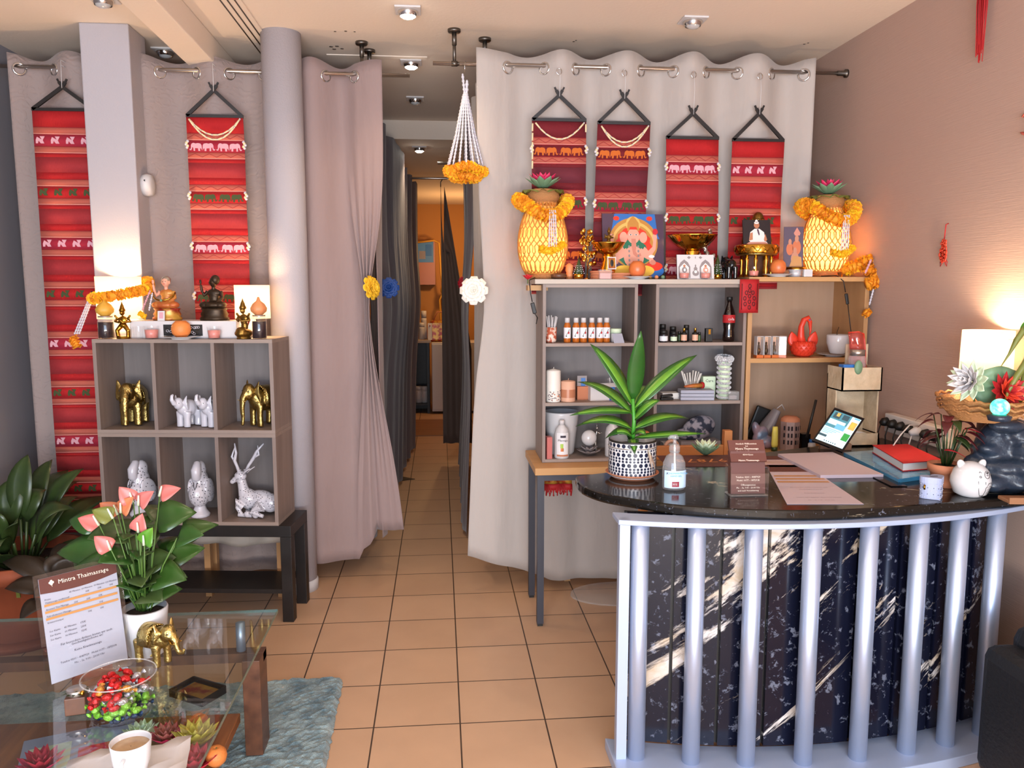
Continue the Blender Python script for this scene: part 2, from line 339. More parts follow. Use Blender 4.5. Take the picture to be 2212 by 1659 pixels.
def curtain(name, label, mname, a, b_, cross, ztop, zhem, amp=.045, first=1, gath=None, group=None, hemf=None, seed=0, nz=40, shift=None, grom=True, thick=.0025, flat=.55):
    """a,b_: rod run end points; cross: distances along the run where the cloth passes through the rod line"""
    rnd = random.Random(seed)
    a = Vector(a); b_ = Vector(b_); d = (b_-a); ln = d.length; d.normalize(); nrm = Vector((d.y, -d.x, 0))  # towards viewer side
    ks = sorted(cross); t = thing(name, label, 'curtain', (a.x, a.y, 0), group=group)
    def off(s):
        if s < ks[0]: return amp*first*-1*math.sin(min(1, (ks[0]-s)/.12)*PI/2)*.8
        if s > ks[-1]:
            sg = first*(1 if (len(ks)-1) % 2 == 0 else -1); return amp*sg*math.sin(min(1, (s-ks[-1])/.12)*PI/2)*.8
        for i in range(len(ks)-1):
            if ks[i] <= s <= ks[i+1]:
                sg = first*(1 if i % 2 == 0 else -1); return amp*sg*math.sin(PI*(s-ks[i])/(ks[i+1]-ks[i]))
    nx = max(24, int(ln/.012)); P = []; ph = [rnd.uniform(0, 6) for _ in range(6)]
    for j in range(nz+1):
        v = j/nz; row = []
        for i in range(nx+1):
            s = ln*i/nx; o = off(s); zt = ztop + (.012 if o > 0 else -.012)*min(1, abs(o)/amp) + .004*math.sin(s*23+ph[0])
            zh = hemf(s/ln) if hemf else zhem
            z = zt + (zh-zt)*v
            o2 = o*(1 - flat*min(1, v*2.2)) + .010*v*math.sin(s*17+ph[1]+v*1.6) + .006*v*math.sin(s*41+ph[2]-v*2)
            ss = s
            if gath: ss, dy = gath(s/ln, z, v); ss *= ln; o2 = o2*(1-dy[0]) + dy[1]
            q = a + d*ss + nrm*o2; row.append((q.x-a.x, q.y-a.y, z))
        P.append(row)
    mb = MB(); mb.grid(P, mname); mb.build('cloth', t, solid=thick)
    if grom:
        for i, s in enumerate(ks):
            sg = 1 if i % 2 == 0 else -1
            eps = .004; slope = (off(min(s+eps, ln)) - off(max(s-eps, 0)))/(2*eps)
            tdir = (d + nrm*slope).normalized(); gn = Vector((tdir.y, -tdir.x, 0))
            g = MB(); pos = d*s - d*0; grommet(g, (pos.x, pos.y, RODZ-.012), gn)
            g.lathe([(.0, 0)], 'black') if False else None
            g.build('grommet', t)
    return t
RODZ = 2.548
YLr, YRr = 4.08, 3.85
def sx(px, py, Y, x0): return PY(px, py, Y).x - x0
def rod(name, label, a, b_, mounts=(), bracket=None, r=.0095):
    t = thing(name, label, 'curtain rod', a)
    b2 = Vector(b_)-Vector(a); MB().tube([(0, 0, 0), tuple(b2)], r, 'steel', 12).build('pole', t)
    for e in (Vector((0, 0, 0)), b2):
        pass
    for mx_, my_ in mounts:
        g = MB(); x, y, z = mx_-a[0], my_-a[1], CH-a[2]
        g.lathe([(.028, z-.014), (.03, z-.01), (.03, z)], 'steel_dark', (x, y, 0), 20); g.lathe([(.011, z-.07), (.011, z-.014)], 'steel_dark', (x, y, 0), 14)
        g.lathe([(.008, 0.005), (.008, z-.05)], 'steel_dark', (x, y, 0), 12); g.tube([(x-.014, y, 0), (x+.014, y, 0)], .013, 'steel_dark', 12)
        g.build('ceiling_mount', t)
    return t
# left rod and curtain
ax = XL+.01; aL = (ax, YLr, RODZ)
endL = PY(885, 160, YLr).x
rod('curtain_rod', 'long steel curtain rod across the left half of the room, behind both white pillars', aL, (endL, YLr, RODZ), [(PY(782, 98, 4.10).x, YLr)])
rodc = rod('curtain_rod', 'short steel rod running back into the passage from the left curtain corner', (PY(797, 170, 4.2).x, YLr+.10, RODZ+.0), (PY(797, 170, 4.2).x-.03, YLr+1.9, RODZ), [(PY(797, 108, 4.19).x, YLr+.13)])
x0 = PY(20, 140, YLr).x; x1 = PY(592, 160, YLr).x
cr = [sx(q, 150, YLr, x0) for q in (42, 117, 196, 345-70, 345, 425, 495, 568)]
curtain('curtain', 'grey-beige damask curtain on steel rings behind the long red wall hangings', 'curtain_left', (x0, YLr, 0), (x1, YLr, 0), cr, RODZ+.05, .06, .04, first=-1, seed=3)
# rose curtain gathered with a flower
x0 = PY(600, 160, YLr).x; x1 = PY(826, 160, YLr).x
def gathL(u, z, v):
    # tie point at z about 1.42: cloth right of the middle is drawn in towards the tie
    k = math.exp(-((z-1.38)/.42)**2) if z > 1.38 else math.exp(-((z-1.38)/.7)**2)
    tie = .80; uu = u
    if u > .60: uu = u + (tie-u)*k*.86
    low = max(0, (1.38-z)/1.3); 
    if u > .72: uu += low*.16*(u-.6)/.4
    return uu, (.35*k if u > .6 else 0, (.05*k*math.sin(u*70) if u > .6 else 0) - (.1*low if u > .78 else 0))
cr = [sx(q, 150, YLr, x0) for q in (640, 703, 765)]
curtain('curtain', 'dusty rose curtain left of the passage, drawn in by a yellow flower tieback', 'curtain_rose', (x0, YLr, 0), (x1, YLr, 0), cr, RODZ+.05, .10, .045, first=1, gath=gathL, seed=5,
        hemf=lambda u: .10 if u < .66 else .10+.14*min(1, (u-.66)/.12))
# corner return of the rose curtain going back
x0 = PY(800, 170, 4.15).x
t = curtain('curtain', 'rose curtain return hanging behind the yellow tieback at the passage corner', 'curtain_rose', (x0+.02, YLr+.06, 0), (x0+.005, YLr+.4, 0), [.05, .2, .3], RODZ+.04, .2, .03, first=1, seed=8, grom=False)
# passage curtains further back
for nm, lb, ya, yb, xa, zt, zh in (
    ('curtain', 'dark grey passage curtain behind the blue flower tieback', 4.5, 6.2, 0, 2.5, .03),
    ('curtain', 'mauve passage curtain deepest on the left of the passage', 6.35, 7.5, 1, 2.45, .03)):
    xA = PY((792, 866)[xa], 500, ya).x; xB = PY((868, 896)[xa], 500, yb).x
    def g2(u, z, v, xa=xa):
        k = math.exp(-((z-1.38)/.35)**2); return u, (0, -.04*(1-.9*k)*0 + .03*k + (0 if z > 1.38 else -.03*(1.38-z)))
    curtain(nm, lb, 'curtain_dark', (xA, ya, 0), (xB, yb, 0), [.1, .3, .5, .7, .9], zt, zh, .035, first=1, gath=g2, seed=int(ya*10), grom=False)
def g3(u, z, v):
    k = math.exp(-((z-1.38)/.35)**2); return u, (0, (-.04)*(1-.9*k) + (0 if z > 1.38 else .05*(1.38-z)))
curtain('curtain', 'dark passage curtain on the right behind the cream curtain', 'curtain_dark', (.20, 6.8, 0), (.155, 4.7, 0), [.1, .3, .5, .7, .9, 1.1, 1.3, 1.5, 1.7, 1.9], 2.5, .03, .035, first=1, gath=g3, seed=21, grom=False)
# right rod and cream curtain
aR = (PY(935, 130, YRr).x, YRr, RODZ)
rod('curtain_rod', 'long steel curtain rod across the right half, ending at the beige wall', aR, (XR-.05, YRr, RODZ), [(PY(981, 66, 3.86).x, YRr)])
e = MB(); e.lathe([(.02, 0), (.02, .012), (.012, .016), (.012, .05)], 'steel_dark', seg=16); eo = e.build('end_bracket', bpy.data.objects['curtain_rod.002'], loc=(XR-aR[0], 0, 0), rot=(0, -PI/2, 0))
rod('curtain_rod', 'short steel rod running back into the passage from the cream curtain corner', (PY(1048, 140, 3.95).x, YRr+.10, RODZ), (PY(1048, 140, 3.95).x-.02, YRr+1.6, RODZ), [(PY(1048, 79, 3.94).x, YRr+.12)])
x0 = PY(1028, 150, YRr).x; x1 = PY(1758, 150, YRr).x
cr = [sx(q, 150, YRr, x0) for q in (1097, 1176, 1243, 1309, 1384, 1455, 1525, 1593, 1667, 1737)]
def gathR(u, z, v):
    k = math.exp(-((z-1.42)/.5)**2) if z > 1.42 else math.exp(-((z-1.42)/.3)**2)
    if u < .14: return u + (.02)*k*(1-u/.14) - (.035*max(0, (1.42-z)/1.3))*(1-u/.14) , (.3*k, 0)
    return u, (0, 0)
curtain('curtain', 'long cream curtain on steel rings behind the shelves and red hangings', 'curtain_cream', (x0, YRr, 0), (x1, YRr, 0), cr, RODZ+.055, .05, .045, first=-1, gath=gathR, seed=11,
        hemf=lambda u: .19 - .14*min(1, u/.22))
curtain('curtain', 'cream curtain return at the passage corner behind the white flower', 'curtain_cream', (x0+.03, YRr+.75, 0), (x0+.05, YRr+.07, 0), [.05, .2, .35, .5, .65], RODZ-.02, .2, .03, first=1, seed=12, grom=False)
# ---------------------------------------------------------------- ceiling lights
def downlight(px, py, z, label, on=True, tilt=(.3, 0)):
    p = PZ(px, py, z); t = thing('ceiling_light', label, 'ceiling light', p, group=None)
    f = MB(); f.bx((-.055, -.055, -.008), (.055, .055, 0), 'white'); f.build('frame', t, bevel=.002)
    g = MB(); g.lathe([(.042, -.006), (.044, -.012), (.034, -.03), (.0, -.03)][:3], 'chrome', seg=24, caps=False); g.build('ring', t)
    l = MB(); l.lathe([(.033, 0), (.03, -.012), (.018, -.02), (.001, -.022)], 'lamp_on' if on else 'lamp_off', seg=20, caps=False); l.build('bulb', t, loc=(0, 0, -.02), rot=(tilt[0], tilt[1], 0))
    if on: spot('downlight', p + Vector((0, 0, -.06)), on*1.0, WARM2, 130, .8)
    return t
mat('lamp_on', 'ffffff', .5, emit=(1, .93, .8), es=30); mat('lamp_off', 'c8c8c8', .2, .3)
for x_, y_ in ((-.1, 1.9), (1.1, 1.9), (-.1, -.2), (1.1, -.2)): spot('warm_fill_spot', (x_, y_, CH-.06), 11, (1, .80, .58), 140, .9)  # unseen spots without fixtures, added to warm the floor and the front
downlight(881, 20, CH, 'lit square ceiling spotlight nearest, top of the passage', 9)
downlight(888, 133, CH, 'lit square ceiling spotlight just behind the rod gap', 6)
downlight(1497, 42, CH, 'unlit square ceiling spotlight above the four red hangings', 0)
downlight(897, 212, CH, 'unlit square ceiling spotlight deep over the passage', 0)
downlight(357, 108, CH, 'unlit ceiling spotlight in shade behind the square pillar', 0)
downlight(906, 318, 2.57, 'small lit spotlight in the lowered ceiling of the back passage', 9)
downlight(222, 1-6, CH, 'ceiling spotlight at the very top left edge of the view', 0)
# ================================================================ red woven wall hangings
mat('cloth_red', 'a80e14', .85, bump=(400, .3, (1, 1, .1))); mat('cloth_redw', '8f2026', .85, noise=('a32a2e', 60, (8, 1, 1), .3)); mat('cloth_salmon', 'b45848', .85)
mat('cloth_rose', '9c1830', .85); mat('cloth_green', '3c4624', .85); mat('cloth_white', 'cf9aa4', .85); mat('cloth_maroon', '6c0c1a', .85, bump=(400, .3, (1, 1, .1))); mat('cloth_maroonw', '651e2c', .85)
mat('cloth_orange', 'c0601c', .85); mat('line_dark', '8c1820', .85); mat('line_pale', 'e89a8c', .85); mat('cloth_redd', '741018', .85)
ELE = [(0, .35), (.02, .55), (.10, .68), (.3, .72), (.5, .68), (.58, .72), (.68, .74), (.8, .66), (.86, .5), (.86, .3), (.9, .16), (.98, .12), (1, .2), (.95, .06), (.84, .06), (.78, .2), (.76, .34), (.68, .3), (.66, 0), (.54, 0), (.54, .26), (.3, .24), (.28, 0), (.14, 0), (.14, .26), (.06, .2), (0, .05)]
def hanging(px, apex_y, bar_y, wpx, Y, length, label, group, style='e', bands=None, base=('cloth_red', 'cloth_redw'), garland=0, hook=False, ppx=1.0, lean=0, tassel=True):
    k = Y/F_PX; top = PY(px, bar_y, Y); W = wpx*k; ap = PY(px, apex_y, Y).z - top.z; t = thing('wall_hanging', label, 'wall hanging', top, group=group)
    # black wooden hanger
    h = MB(); hw = W/2
    h.bar((-hw, 0, 0), (hw, 0, 0), .012, .014, 'blackwood')
    for s in (-1, 1):
        h.bar((s*hw*.97, .001*s, 0), (0, .001*s, ap), .010, .016, 'blackwood')
        h.bar((0, .001*s, ap), (-s*.014, .001*s, ap+.022), .009, .014, 'blackwood')
        h.bar((-s*.014, .001*s, ap+.02), (-s*.022, .001*s, ap+.036), .006, .008, 'blackwood')
    h.build('hanger', t)
    st = MB(); zr = RODZ - top.z; st.tube([(0, -.006, ap-.006), (.002, -.008, (ap+zr)/2), (0, .0, zr-.03 if hook else zr+.012)], .0014, 'rope_white', 5); st.build('string', t)
    dyr = (YLr if Y > 3.95 else YRr) - Y
    if hook:
        g = MB(); pts = [(0, dyr*f, zr-.05+.0) for f in (0,)]
        c = [( .012*math.cos(a)-.002, .0, zr-.045+.014*math.sin(a)) for a in [R(x) for x in range(60, 400, 25)]]
        c += [(.010, dyr*.5, zr-.02)] + [(.008+.0*i, dyr+.014*math.cos(R(a_)), zr+.014*math.sin(R(a_))) for i, a_ in enumerate(range(200, -40, -25))]
        g.tube(c, .0022, 'chrome', 6); g.build('hook', t)
    else:
        g = MB(); g.tube([(0, 0, zr+.012), (0, dyr*.6, zr+.013), (0, dyr+.011, zr+.011), (.002, dyr+.012, zr-.01), (0, dyr*.5, zr-.012), (0, 0, zr-.01)], .0014, 'rope_white', 5); g.build('string_loop', t)
    # cloth
    fb = MB(); rows = [(0, base[0])]; z = 0
    seq = [('plain', .078, base[0])]
    ems = bands or ['white', 'green']; i = 0; tot = .078
    while tot < length:
        em = ems[i % len(ems)]
        seq += [('l', .004, 'line_dark'), ('b', .026, 'cloth_salmon'), ('l', .003, 'line_pale'), ('l', .004, 'line_dark'), ('e', .050, em), ('l', .004, 'line_dark'), ('b', .024, 'cloth_salmon'), ('l', .003, 'line_pale'), ('l', .005, 'line_dark'), ('p', .014, base[0]), ('p', .070, base[1]), ('p', .030, base[0])]; tot += .237; i += 1
    z = 0; wav = lambda zz: (.004*math.sin(zz*14+px), lean*zz)
    def pt(x, zz, out=0): a_, b_ = wav(zz); return (x + b_, a_*(.5+x/W) - out, -zz)
    for kind, hh, mm in seq:
        if z >= length: break
        hh = min(hh, length-z); m_ = {'white': 'cloth_rose', 'green': 'cloth_rose', 'orange': 'cloth_maroon'}.get(mm, mm)
        if kind == 'e' and base[0] == 'cloth_red': m_ = 'cloth_rose' if mm == 'white' else 'cloth_red'
        fb.grid([[pt(-hw + W*i_/4, z+hh*j_, .001) for i_ in range(5)] for j_ in (0, 1)], m_)
        if kind == 'e' and hh > .03:
            em_ = {'white': 'cloth_white', 'green': 'cloth_green', 'orange': 'cloth_orange'}[mm]; n = 4; ew = W*.88/n
            for q in range(n):
                fl = q in (0, 2) if style == 'e' else q % 2; x_ = -hw*.94 + W*.94*q/n
                P = [((a_ if not fl else 1-a_)*ew + x_, b_*.05+.004) for a_, b_ in ELE] if style == 'e' else \
                    [(x_+ew*a_, .05*b_+.006) for a_, b_ in ((0, .1), (.15, .1), (.2, .35), (.35, .1), (.6, .1), (.5, .4), (.65, .75), (.3, .75), (.42, .45), (.1, .7), (0, .4))]
                fb.add([pt(a_, z+hh-b_, .0025) for a_, b_ in P], [tuple(range(len(P)))], em_)
        if kind == 'b' and style == 'e':
            zz_ = [pt(-hw+W*q/8, z+(.004 if q % 2 else hh-.004), .0022) for q in range(9)]
            for q in range(8): fb.bar(zz_[q], zz_[q+1], .0008, .0012, 'line_dark')
        z += hh
    fb.build('woven_cloth', t, solid=.0012)
    if garland:
        g = MB()
        for gi in range(garland):
            dp = .075 + gi*.022; n = 9; prev = None
            for q in range(n+1):
                u = -1+2*q/n; x = u*hw*.90; zz = -.014 - dp*(1-u*u); p_ = Vector((x, -.012-gi*.004, zz))
                if prev is not None:
                    d_ = (p_-prev); g.tube([prev+d_*.1, prev+d_*.5, p_-d_*.1], .0042, 'bone', 7); g.ell(p_, .0038, 'white', seg=8, rings=6)
                prev = p_
        if garland == 1:
            for q in range(5): g.tube([(-hw*.98, -.01, -.02-q*.042), (-hw*.99, -.01, -.055-q*.042)], .004, 'bone', 7)
            g.tube([(hw*.97, -.01, -.02), (hw*.97, -.01, -.055)], .0042, 'bone', 7)
        g.build('bead_garland', t)
    if tassel:
        z = .13
        while z < length-.02:
            for s in (-1, 1):
                g = MB(); x_, y_, z_ = pt(s*hw, z)
                for q in range(5): g.ell((x_+s*.004*(q % 3)-s*.003, y_-.006-.003*(q % 2), z_-.007*q+.012), (.007, .007, .007), 'bone' if q % 2 else 'garland_white', seg=8, rings=6)
                g.build('shell_tassel', t)
            z += .237
    return t
HL, HR = YLr-.085, YRr-.085
G1 = None
hanging(138, 188, 237, 122, HL, 2.02, 'very long red wall hanging at far left, reaching down to the potted plants', G1, style='g', tassel=False)
hanging(464, 195, 251, 113, HL, 1.02, 'red hanging with white elephants and bead swags between pillar and column', G1, garland=2)
hanging(1208, 206, 259, 116, HR, .80, 'maroon hanging with orange elephants and one long bead string, leftmost of four', G1, bands=['orange', 'green', 'orange'], base=('cloth_maroon', 'cloth_maroonw'), garland=1, hook=True)
hanging(1348, 211, 266, 114, HR, .80, 'maroon hanging with double bead swag, above the elephant-god picture', G1, bands=['orange', 'green', 'orange'], base=('cloth_maroon', 'cloth_maroonw'), garland=2, hook=True, lean=-.03)
hanging(1496, 245, 298, 116, HR, .72, 'bright red hanging with white elephant bands above the golden bowl', G1, hook=True, lean=.02)
hanging(1638, 245, 303, 116, HR, .70, 'bright red hanging with white figure bands, rightmost of four', G1, style='g', hook=True, tassel=False, lean=-.008)
# ================================================================ left display shelves
SA = -R(6.5); SO = Vector((-.733, 3.567, .452))
def SL(x, y, z):  # place in the left shelf's own frame
    c_, s_ = math.cos(SA), math.sin(SA); return Vector((SO.x + x*c_ - y*s_, SO.y + x*s_ + y*c_, SO.z+z))
def cube_shelf(z0, h, label, W=.80, D=.245):
    t = thing('display_shelf', label, 'shelf', SL(0, 0, z0), SA); T = .016
    MB().bx((-W, 0, 0), (0, D, T), 'oak_grey_h').build('bottom_board', t); MB().bx((-W, 0, h-T), (0, D, h), 'oak_grey_h').build('top_board', t)
    for x in (-W, -T): MB().bx((x, 0.0005, T), (x+T, D, h-T), 'oak_grey').build('side_panel', t)
    for f in (1/3, 2/3): x = -W+W*f-T/2; MB().bx((x, .002, T), (x+T, D, h-T), 'oak_grey').build('divider', t)
    MB().bx((-W+T, D-.006, T), (-T, D-.001, h-T), 'oak_back').build('back_panel', t); return t
cube_shelf(0, .42, 'lower grey-oak three-compartment shelf with speckled ceramic animals')
cube_shelf(.4205, .42, 'upper grey-oak three-compartment shelf with gold and white elephants')
TOPZ = .8405
# black bench
t = thing('tv_bench', 'low black wooden bench carrying the grey display shelves', 'bench', SL(.055, -.0, -.452), SA)
MB().bx((-.92, -.005, .40), (0, .26, .452), 'blackwood').build('top', t, bevel=.002)
for x in (-.92, -.05):
    for y in (-.005, .21): MB().bx((x, y, 0), (x+.05, y+.05, .40), 'blackwood').build('leg', t, bevel=.002)
MB().bx((-.87, .01, .13), (-.05, .245, .15), 'blackwood').build('shelf', t)
# pale sheet and wooden stool behind the bench
b = MB(); P = []
for j in range(9):
    v = j/8; P.append([SL(-.62+.60*i/20, .275+.012*math.sin(i*1.1), -.04 - v*(.15-.06*abs(i/20-.55)) + .006*math.sin(i*.9)) for i in range(21)])
tag(b.grid(P, 'board_pale').build('cloth_cover', solid=.003), 'pale cloth edge sagging behind the black bench', 'cloth')
t = thing('wooden_stool', 'pale wooden stool legs seen behind the black bench', 'stool', SL(-.28, .29, -.452), SA)
MB().bx((-.2, -.005, .385), (.2, .12, .40), 'beech').build('seat', t)
for x in (-.19, .17):
    for y in (0, .08): MB().bx((x, y, 0), (x+.03, y+.03, .385), 'beech_v').build('leg', t)
# ---------------------------------------------------------------- elephants
def elephant(t, m, S=1, trunk='down', tusk=None, saddle=None, vox=.003, head_turn=0, tail=True, fat=1):
    """S = shoulder height; faces -y (towards the viewer) before the thing is turned"""
    b = MB(); q = S
    b.ell((0, .28*q, .66*q), (.27*q, .46*q, .29*q), m); b.ell((0, .0*q, .70*q), (.24*q, .26*q, .27*q), m)
    for x in (-.15, .15):
        b.tube([(x*q, .0, .55*q), (x*q*1.05, -.02*q, .3*q), (x*q*1.05, -.02*q, .02*q)], [.12*q*fat, .09*q*fat, .095*q*fat], m, 12)
        b.tube([(x*q, .58*q, .58*q), (x*q*1.05, .60*q, .3*q), (x*q*1.05, .58*q, .02*q)], [.14*q*fat, .095*q*fat, .095*q*fat], m, 12)
    H = Vector((math.sin(head_turn)*.15*q, -.27*q, .86*q))
    b.ell(H, (.18*q, .20*q, .21*q), m); b.ell(H+Vector((0, .02*q, .12*q)), (.14*q, .12*q, .09*q), m)
    tr = {'down': [(0, -.12, -.02), (0, -.24, -.15), (0, -.27, -.38), (0, -.25, -.6), (0, -.28, -.78)],
          'up': [(0, -.10, .0), (0, -.24, .04), (0, -.34, .16), (0, -.32, .30), (0, -.24, .32)],
          'curl': [(0, -.12, -.02), (0, -.24, -.14), (0, -.28, -.30), (0, -.36, -.42), (.02, -.46, -.40), (.02, -.50, -.30)]}[trunk]
    b.tube([H+Vector(p)*q for p in tr], [.11*q, .095*q, .075*q, .06*q, .048*q, .04*q][:len(tr)], m, 10)
    blob(b, 'body', t, voxel=vox*q/.12 if q < .2 else vox, smooth=5)
    for s in (-1, 1):
        e = MB(); P = []
        for i in range(9):
            a = i/8; row = []
            for j in range(5):
                r_ = j/4; an = R(150 - a*250); rr = .25*q*r_*(1+.15*math.sin(a*9))
                row.append((H.x + s*(.12*q + rr*abs(math.cos(an*.5))*.75 + .0), H.y + .05*q + .10*q*r_ + .03*q*math.sin(a*8), H.z + .02*q + rr*math.sin(an)*.95))
            P.append(row)
        e.grid(P, m); e.build('ear', t, solid=.012*q+.0008, subsurf=1)
        if tusk: MB().tube([H+Vector((s*.09*q, -.13*q, -.12*q)), H+Vector((s*.11*q, -.25*q, -.2*q)), H+Vector((s*.10*q, -.34*q, -.16*q))], [.022*q, .018*q, .004*q], tusk, 8).build('tusk', t)
    for s in (-1, 1): MB().ell(H+Vector((s*.135*q, -.13*q, .03*q)), .018*q, 'black', seg=8, rings=6).build('eye', t)
    if tail: MB().tube([(0, .72*q, .72*q), (0, .79*q, .6*q), (0, .78*q, .4*q)], [.025*q, .018*q, .028*q], m, 7).build('tail', t)
    if saddle:
        P = []
        for i in range(13):
            a = PI*(i/12); P.append([(math.cos(a)*.285*q, (.12+.12*j)*q, .68*q + math.sin(a)*.305*q if 0 < i < 12 else .52*q) for j in range(4)])
        g = MB().grid(P, saddle); 
        for i in range(14): g.ell((math.cos(PI*i/13)*.28*q, .12*q, .68*q+math.sin(PI*i/13)*.3*q), .02*q, saddle, seg=6, rings=4)
        g.build('saddle_cloth', t, solid=.02*q)
    return t
def onshelf(px, comp, y, z): return None
def SP(px, py, yl):  # shelf-frame point seen at a pixel, yl deep in the shelf
    for k in range(6):
        pass
    n = Vector((-math.sin(SA), math.cos(SA), 0)); d = ray(px, py); base = SL(0, yl, 0)
    return _C + d*((base-_C).dot(n)/d.dot(n))
def onS(px, yl, zrel):
    p = SP(px, 800, yl); q = SP(px, 620+ (CAM_Z-(SO.z+zrel))*F_PX/p.y, yl); return Vector((q.x, q.y, SO.z+zrel))
Z1, Z2 = .0165, .437
t = thing('gold_elephant', 'gold elephant facing forward in the upper left compartment', 'elephant figurine', onS(285, .10, Z2), SA+R(8)); elephant(t, 'brass', .20, 'down', 'brass', 'brass', vox=.0035); t.scale = (.95, .74, .95)
t = thing('gold_elephant', 'gold elephant turned three-quarters in the upper right compartment', 'elephant figurine', onS(556, .085, Z2), SA-R(38)); elephant(t, 'brass', .19, 'down', 'brass', 'brass', vox=.0035); t.scale = (.95, .72, 1)
mat('ceramic', 'cfccd4', .12, coat=.5); mat('dotdark', '3c3a44', .4)
t = thing('white_elephant', 'small white ceramic elephant with raised trunk, left of the pair', 'elephant figurine', onS(398, .07, Z2), SA-R(22), s=.86); elephant(t, 'ceramic', .145, 'up', vox=.0028, fat=1.35); t.scale = (.9, .74, .9)
t2 = dup(t, onS(450, .07, Z2), SA-R(22), 'small white ceramic elephant with raised trunk, right of the pair, by the divider')
# ---------------------------------------------------------------- speckled parrots and deer
def speckle(t, pts, mb, r=.0028):
    for p, n in pts: mb.ell(p, (r, r, r), 'dotdark', seg=6, rings=4)
def dots_on(obj, n, r, zmin=-1, zmax=9, seed=1, parent=None, name='speckles', keep=None):
    rnd = random.Random(seed); me = obj.data; mb = MB(); done = []
    ps = [p for p in me.polygons if zmin < p.center.z < zmax and (keep is None or keep(p.center))]; tries = 0
    while len(done) < n and tries < n*12:
        tries += 1; p = rnd.choice(ps)
        if any((p.center-q).length < r*3.6 for q in done): continue
        done.append(p.center.copy()); nn = p.normal; u = nn.orthogonal().normalized(); v = nn.cross(u); c_ = p.center + nn*.0005
        mb.add([c_ + u*math.cos(a)*r + v*math.sin(a)*r*1.3 for a in [2*PI*i/7 for i in range(7)]], [tuple(range(7))], 'dotdark')
    return mb.build(name, parent)
def parrot(loc, rz, label):
    t = thing('ceramic_parrot', label, 'bird figurine', loc, rz)
    b = MB(); b.lathe([(.042, 0), (.044, .012), (.030, .03), (.024, .05), (.03, .06)], 'ceramic', seg=24)
    b.ell((0, 0, .105), (.048, .055, .062), 'ceramic'); b.ell((0, .015, .16), (.036, .045, .06), 'ceramic'); b.ell((0, .02, .215), (.026, .034, .042), 'ceramic')
    for s in (-1, 1): b.ell((s*.040, .02, .12), (.014, .045, .06), 'ceramic', rot=(.35, 0, 0))
    b.tube([(0, .05, .11), (0, .10, .09), (0, .14, .05)], [.03, .024, .01], 'ceramic')
    body = blob(b, 'body', t, voxel=.003, smooth=5)
    MB().tube([(0, -.005, .165), (0, -.028, .19), (0, -.026, .22), (0, -.008, .25), (0, .01, .256)], [.012, .021, .023, .017, .004], 'ceramic', 14, flat=1).build('beak', t)
    MB().tube([(-.008, -.038, .168), (-.006, -.045, .15), (0, -.05, .135), (.006, -.045, .15), (.008, -.038, .168)], .0018, 'dotdark', 5).build('mouth_line', t)
    dots_on(body, 230, .0024, .05, .23, 3, t, keep=lambda c_: True); return t
t = parrot(onS(302, .10, Z1), SA-R(22), 'white speckled ceramic bird in the lower left compartment behind the pink flowers')
dup(t, onS(433, .09, Z1), SA, 'white speckled ceramic bird facing forward in the lower middle compartment')
t = thing('ceramic_deer', 'white speckled ceramic deer lying down, antlers raised, lower right compartment', 'deer figurine', onS(546, .11, Z1), SA-R(10), s=.9)
b = MB(); m = 'ceramic'
b.ell((.035, .02, .075), (.085, .05, .055), m); b.ell((-.02, .0, .085), (.045, .042, .055), m); b.ell((.09, .02, .065), (.05, .045, .05), m)
b.tube([(-.03, 0, .09), (-.045, -.005, .14), (-.05, -.01, .185)], [.042, .026, .022], m, 12)
b.ell((-.055, -.012, .205), (.034, .026, .028), m, rot=(0, -.35, 0)); b.tube([(-.065, -.014, .2), (-.095, -.02, .178)], [.02, .013], m); b.ell((-.095, -.02, .177), (.014, .012, .012), m)
for y in (-.045, .03):
    b.tube([(-.03, y*.8, .05), (-.068, y, .085), (-.06, y, .05), (-.035, y, .012)], [.02, .014, .011, .010], m); b.tube([(-.055, y, .012), (.02, y, .010)], [.011, .010], m)
b.tube([(.07, -.04, .06), (.03, -.055, .03), (.09, -.055, .014)], [.035, .02, .010], m); b.ell((.0, -.052, .02), (.018, .014, .018), m); b.ell((.045, -.052, .018), (.018, .014, .018), m)
body = blob(b, 'body', t, voxel=.0028, smooth=4); dots_on(body, 330, .0022, .02, .235, 5, t, keep=lambda c_: c_.x > -.085 and c_.y < .05)
for s, pp in ((-1, [(-.055, -.02, .228), (-.062, -.026, .26), (-.072, -.03, .29), (-.062, -.03, .33), (-.068, -.03, .38)]), (1, [(-.03, 0, .226), (-.015, .005, .26), (.012, .01, .30), (.03, .012, .335), (.068, .015, .375)])):
    a_ = MB(); a_.tube(pp, [.009, .008, .009, .007, .003], m, 8); a_.tube([pp[2], (Vector(pp[2])+Vector(pp[3]))/2 + Vector((s*.02, 0, .0)), Vector(pp[3])+Vector((s*.006, 0, .03))], [.007, .006, .002], m, 8)
    for q in range(3): a_.tube([Vector(pp[0])+Vector((.009*math.cos(x), .009*math.sin(x), .006*q)) for x in [2*PI*i/10 for i in range(10)]], .0022, m, 5, closed=True)
    a_.build('antler', t)
for s in (-1, 1):
    MB().leaf((-.03, s*.015-.008, .215), (.8, .15*s, .8), .062, .028, m, .1, 6).build('ear', t, solid=.004)
MB().ell((-.078, -.034, .21), .004, 'black').build('eye', t)
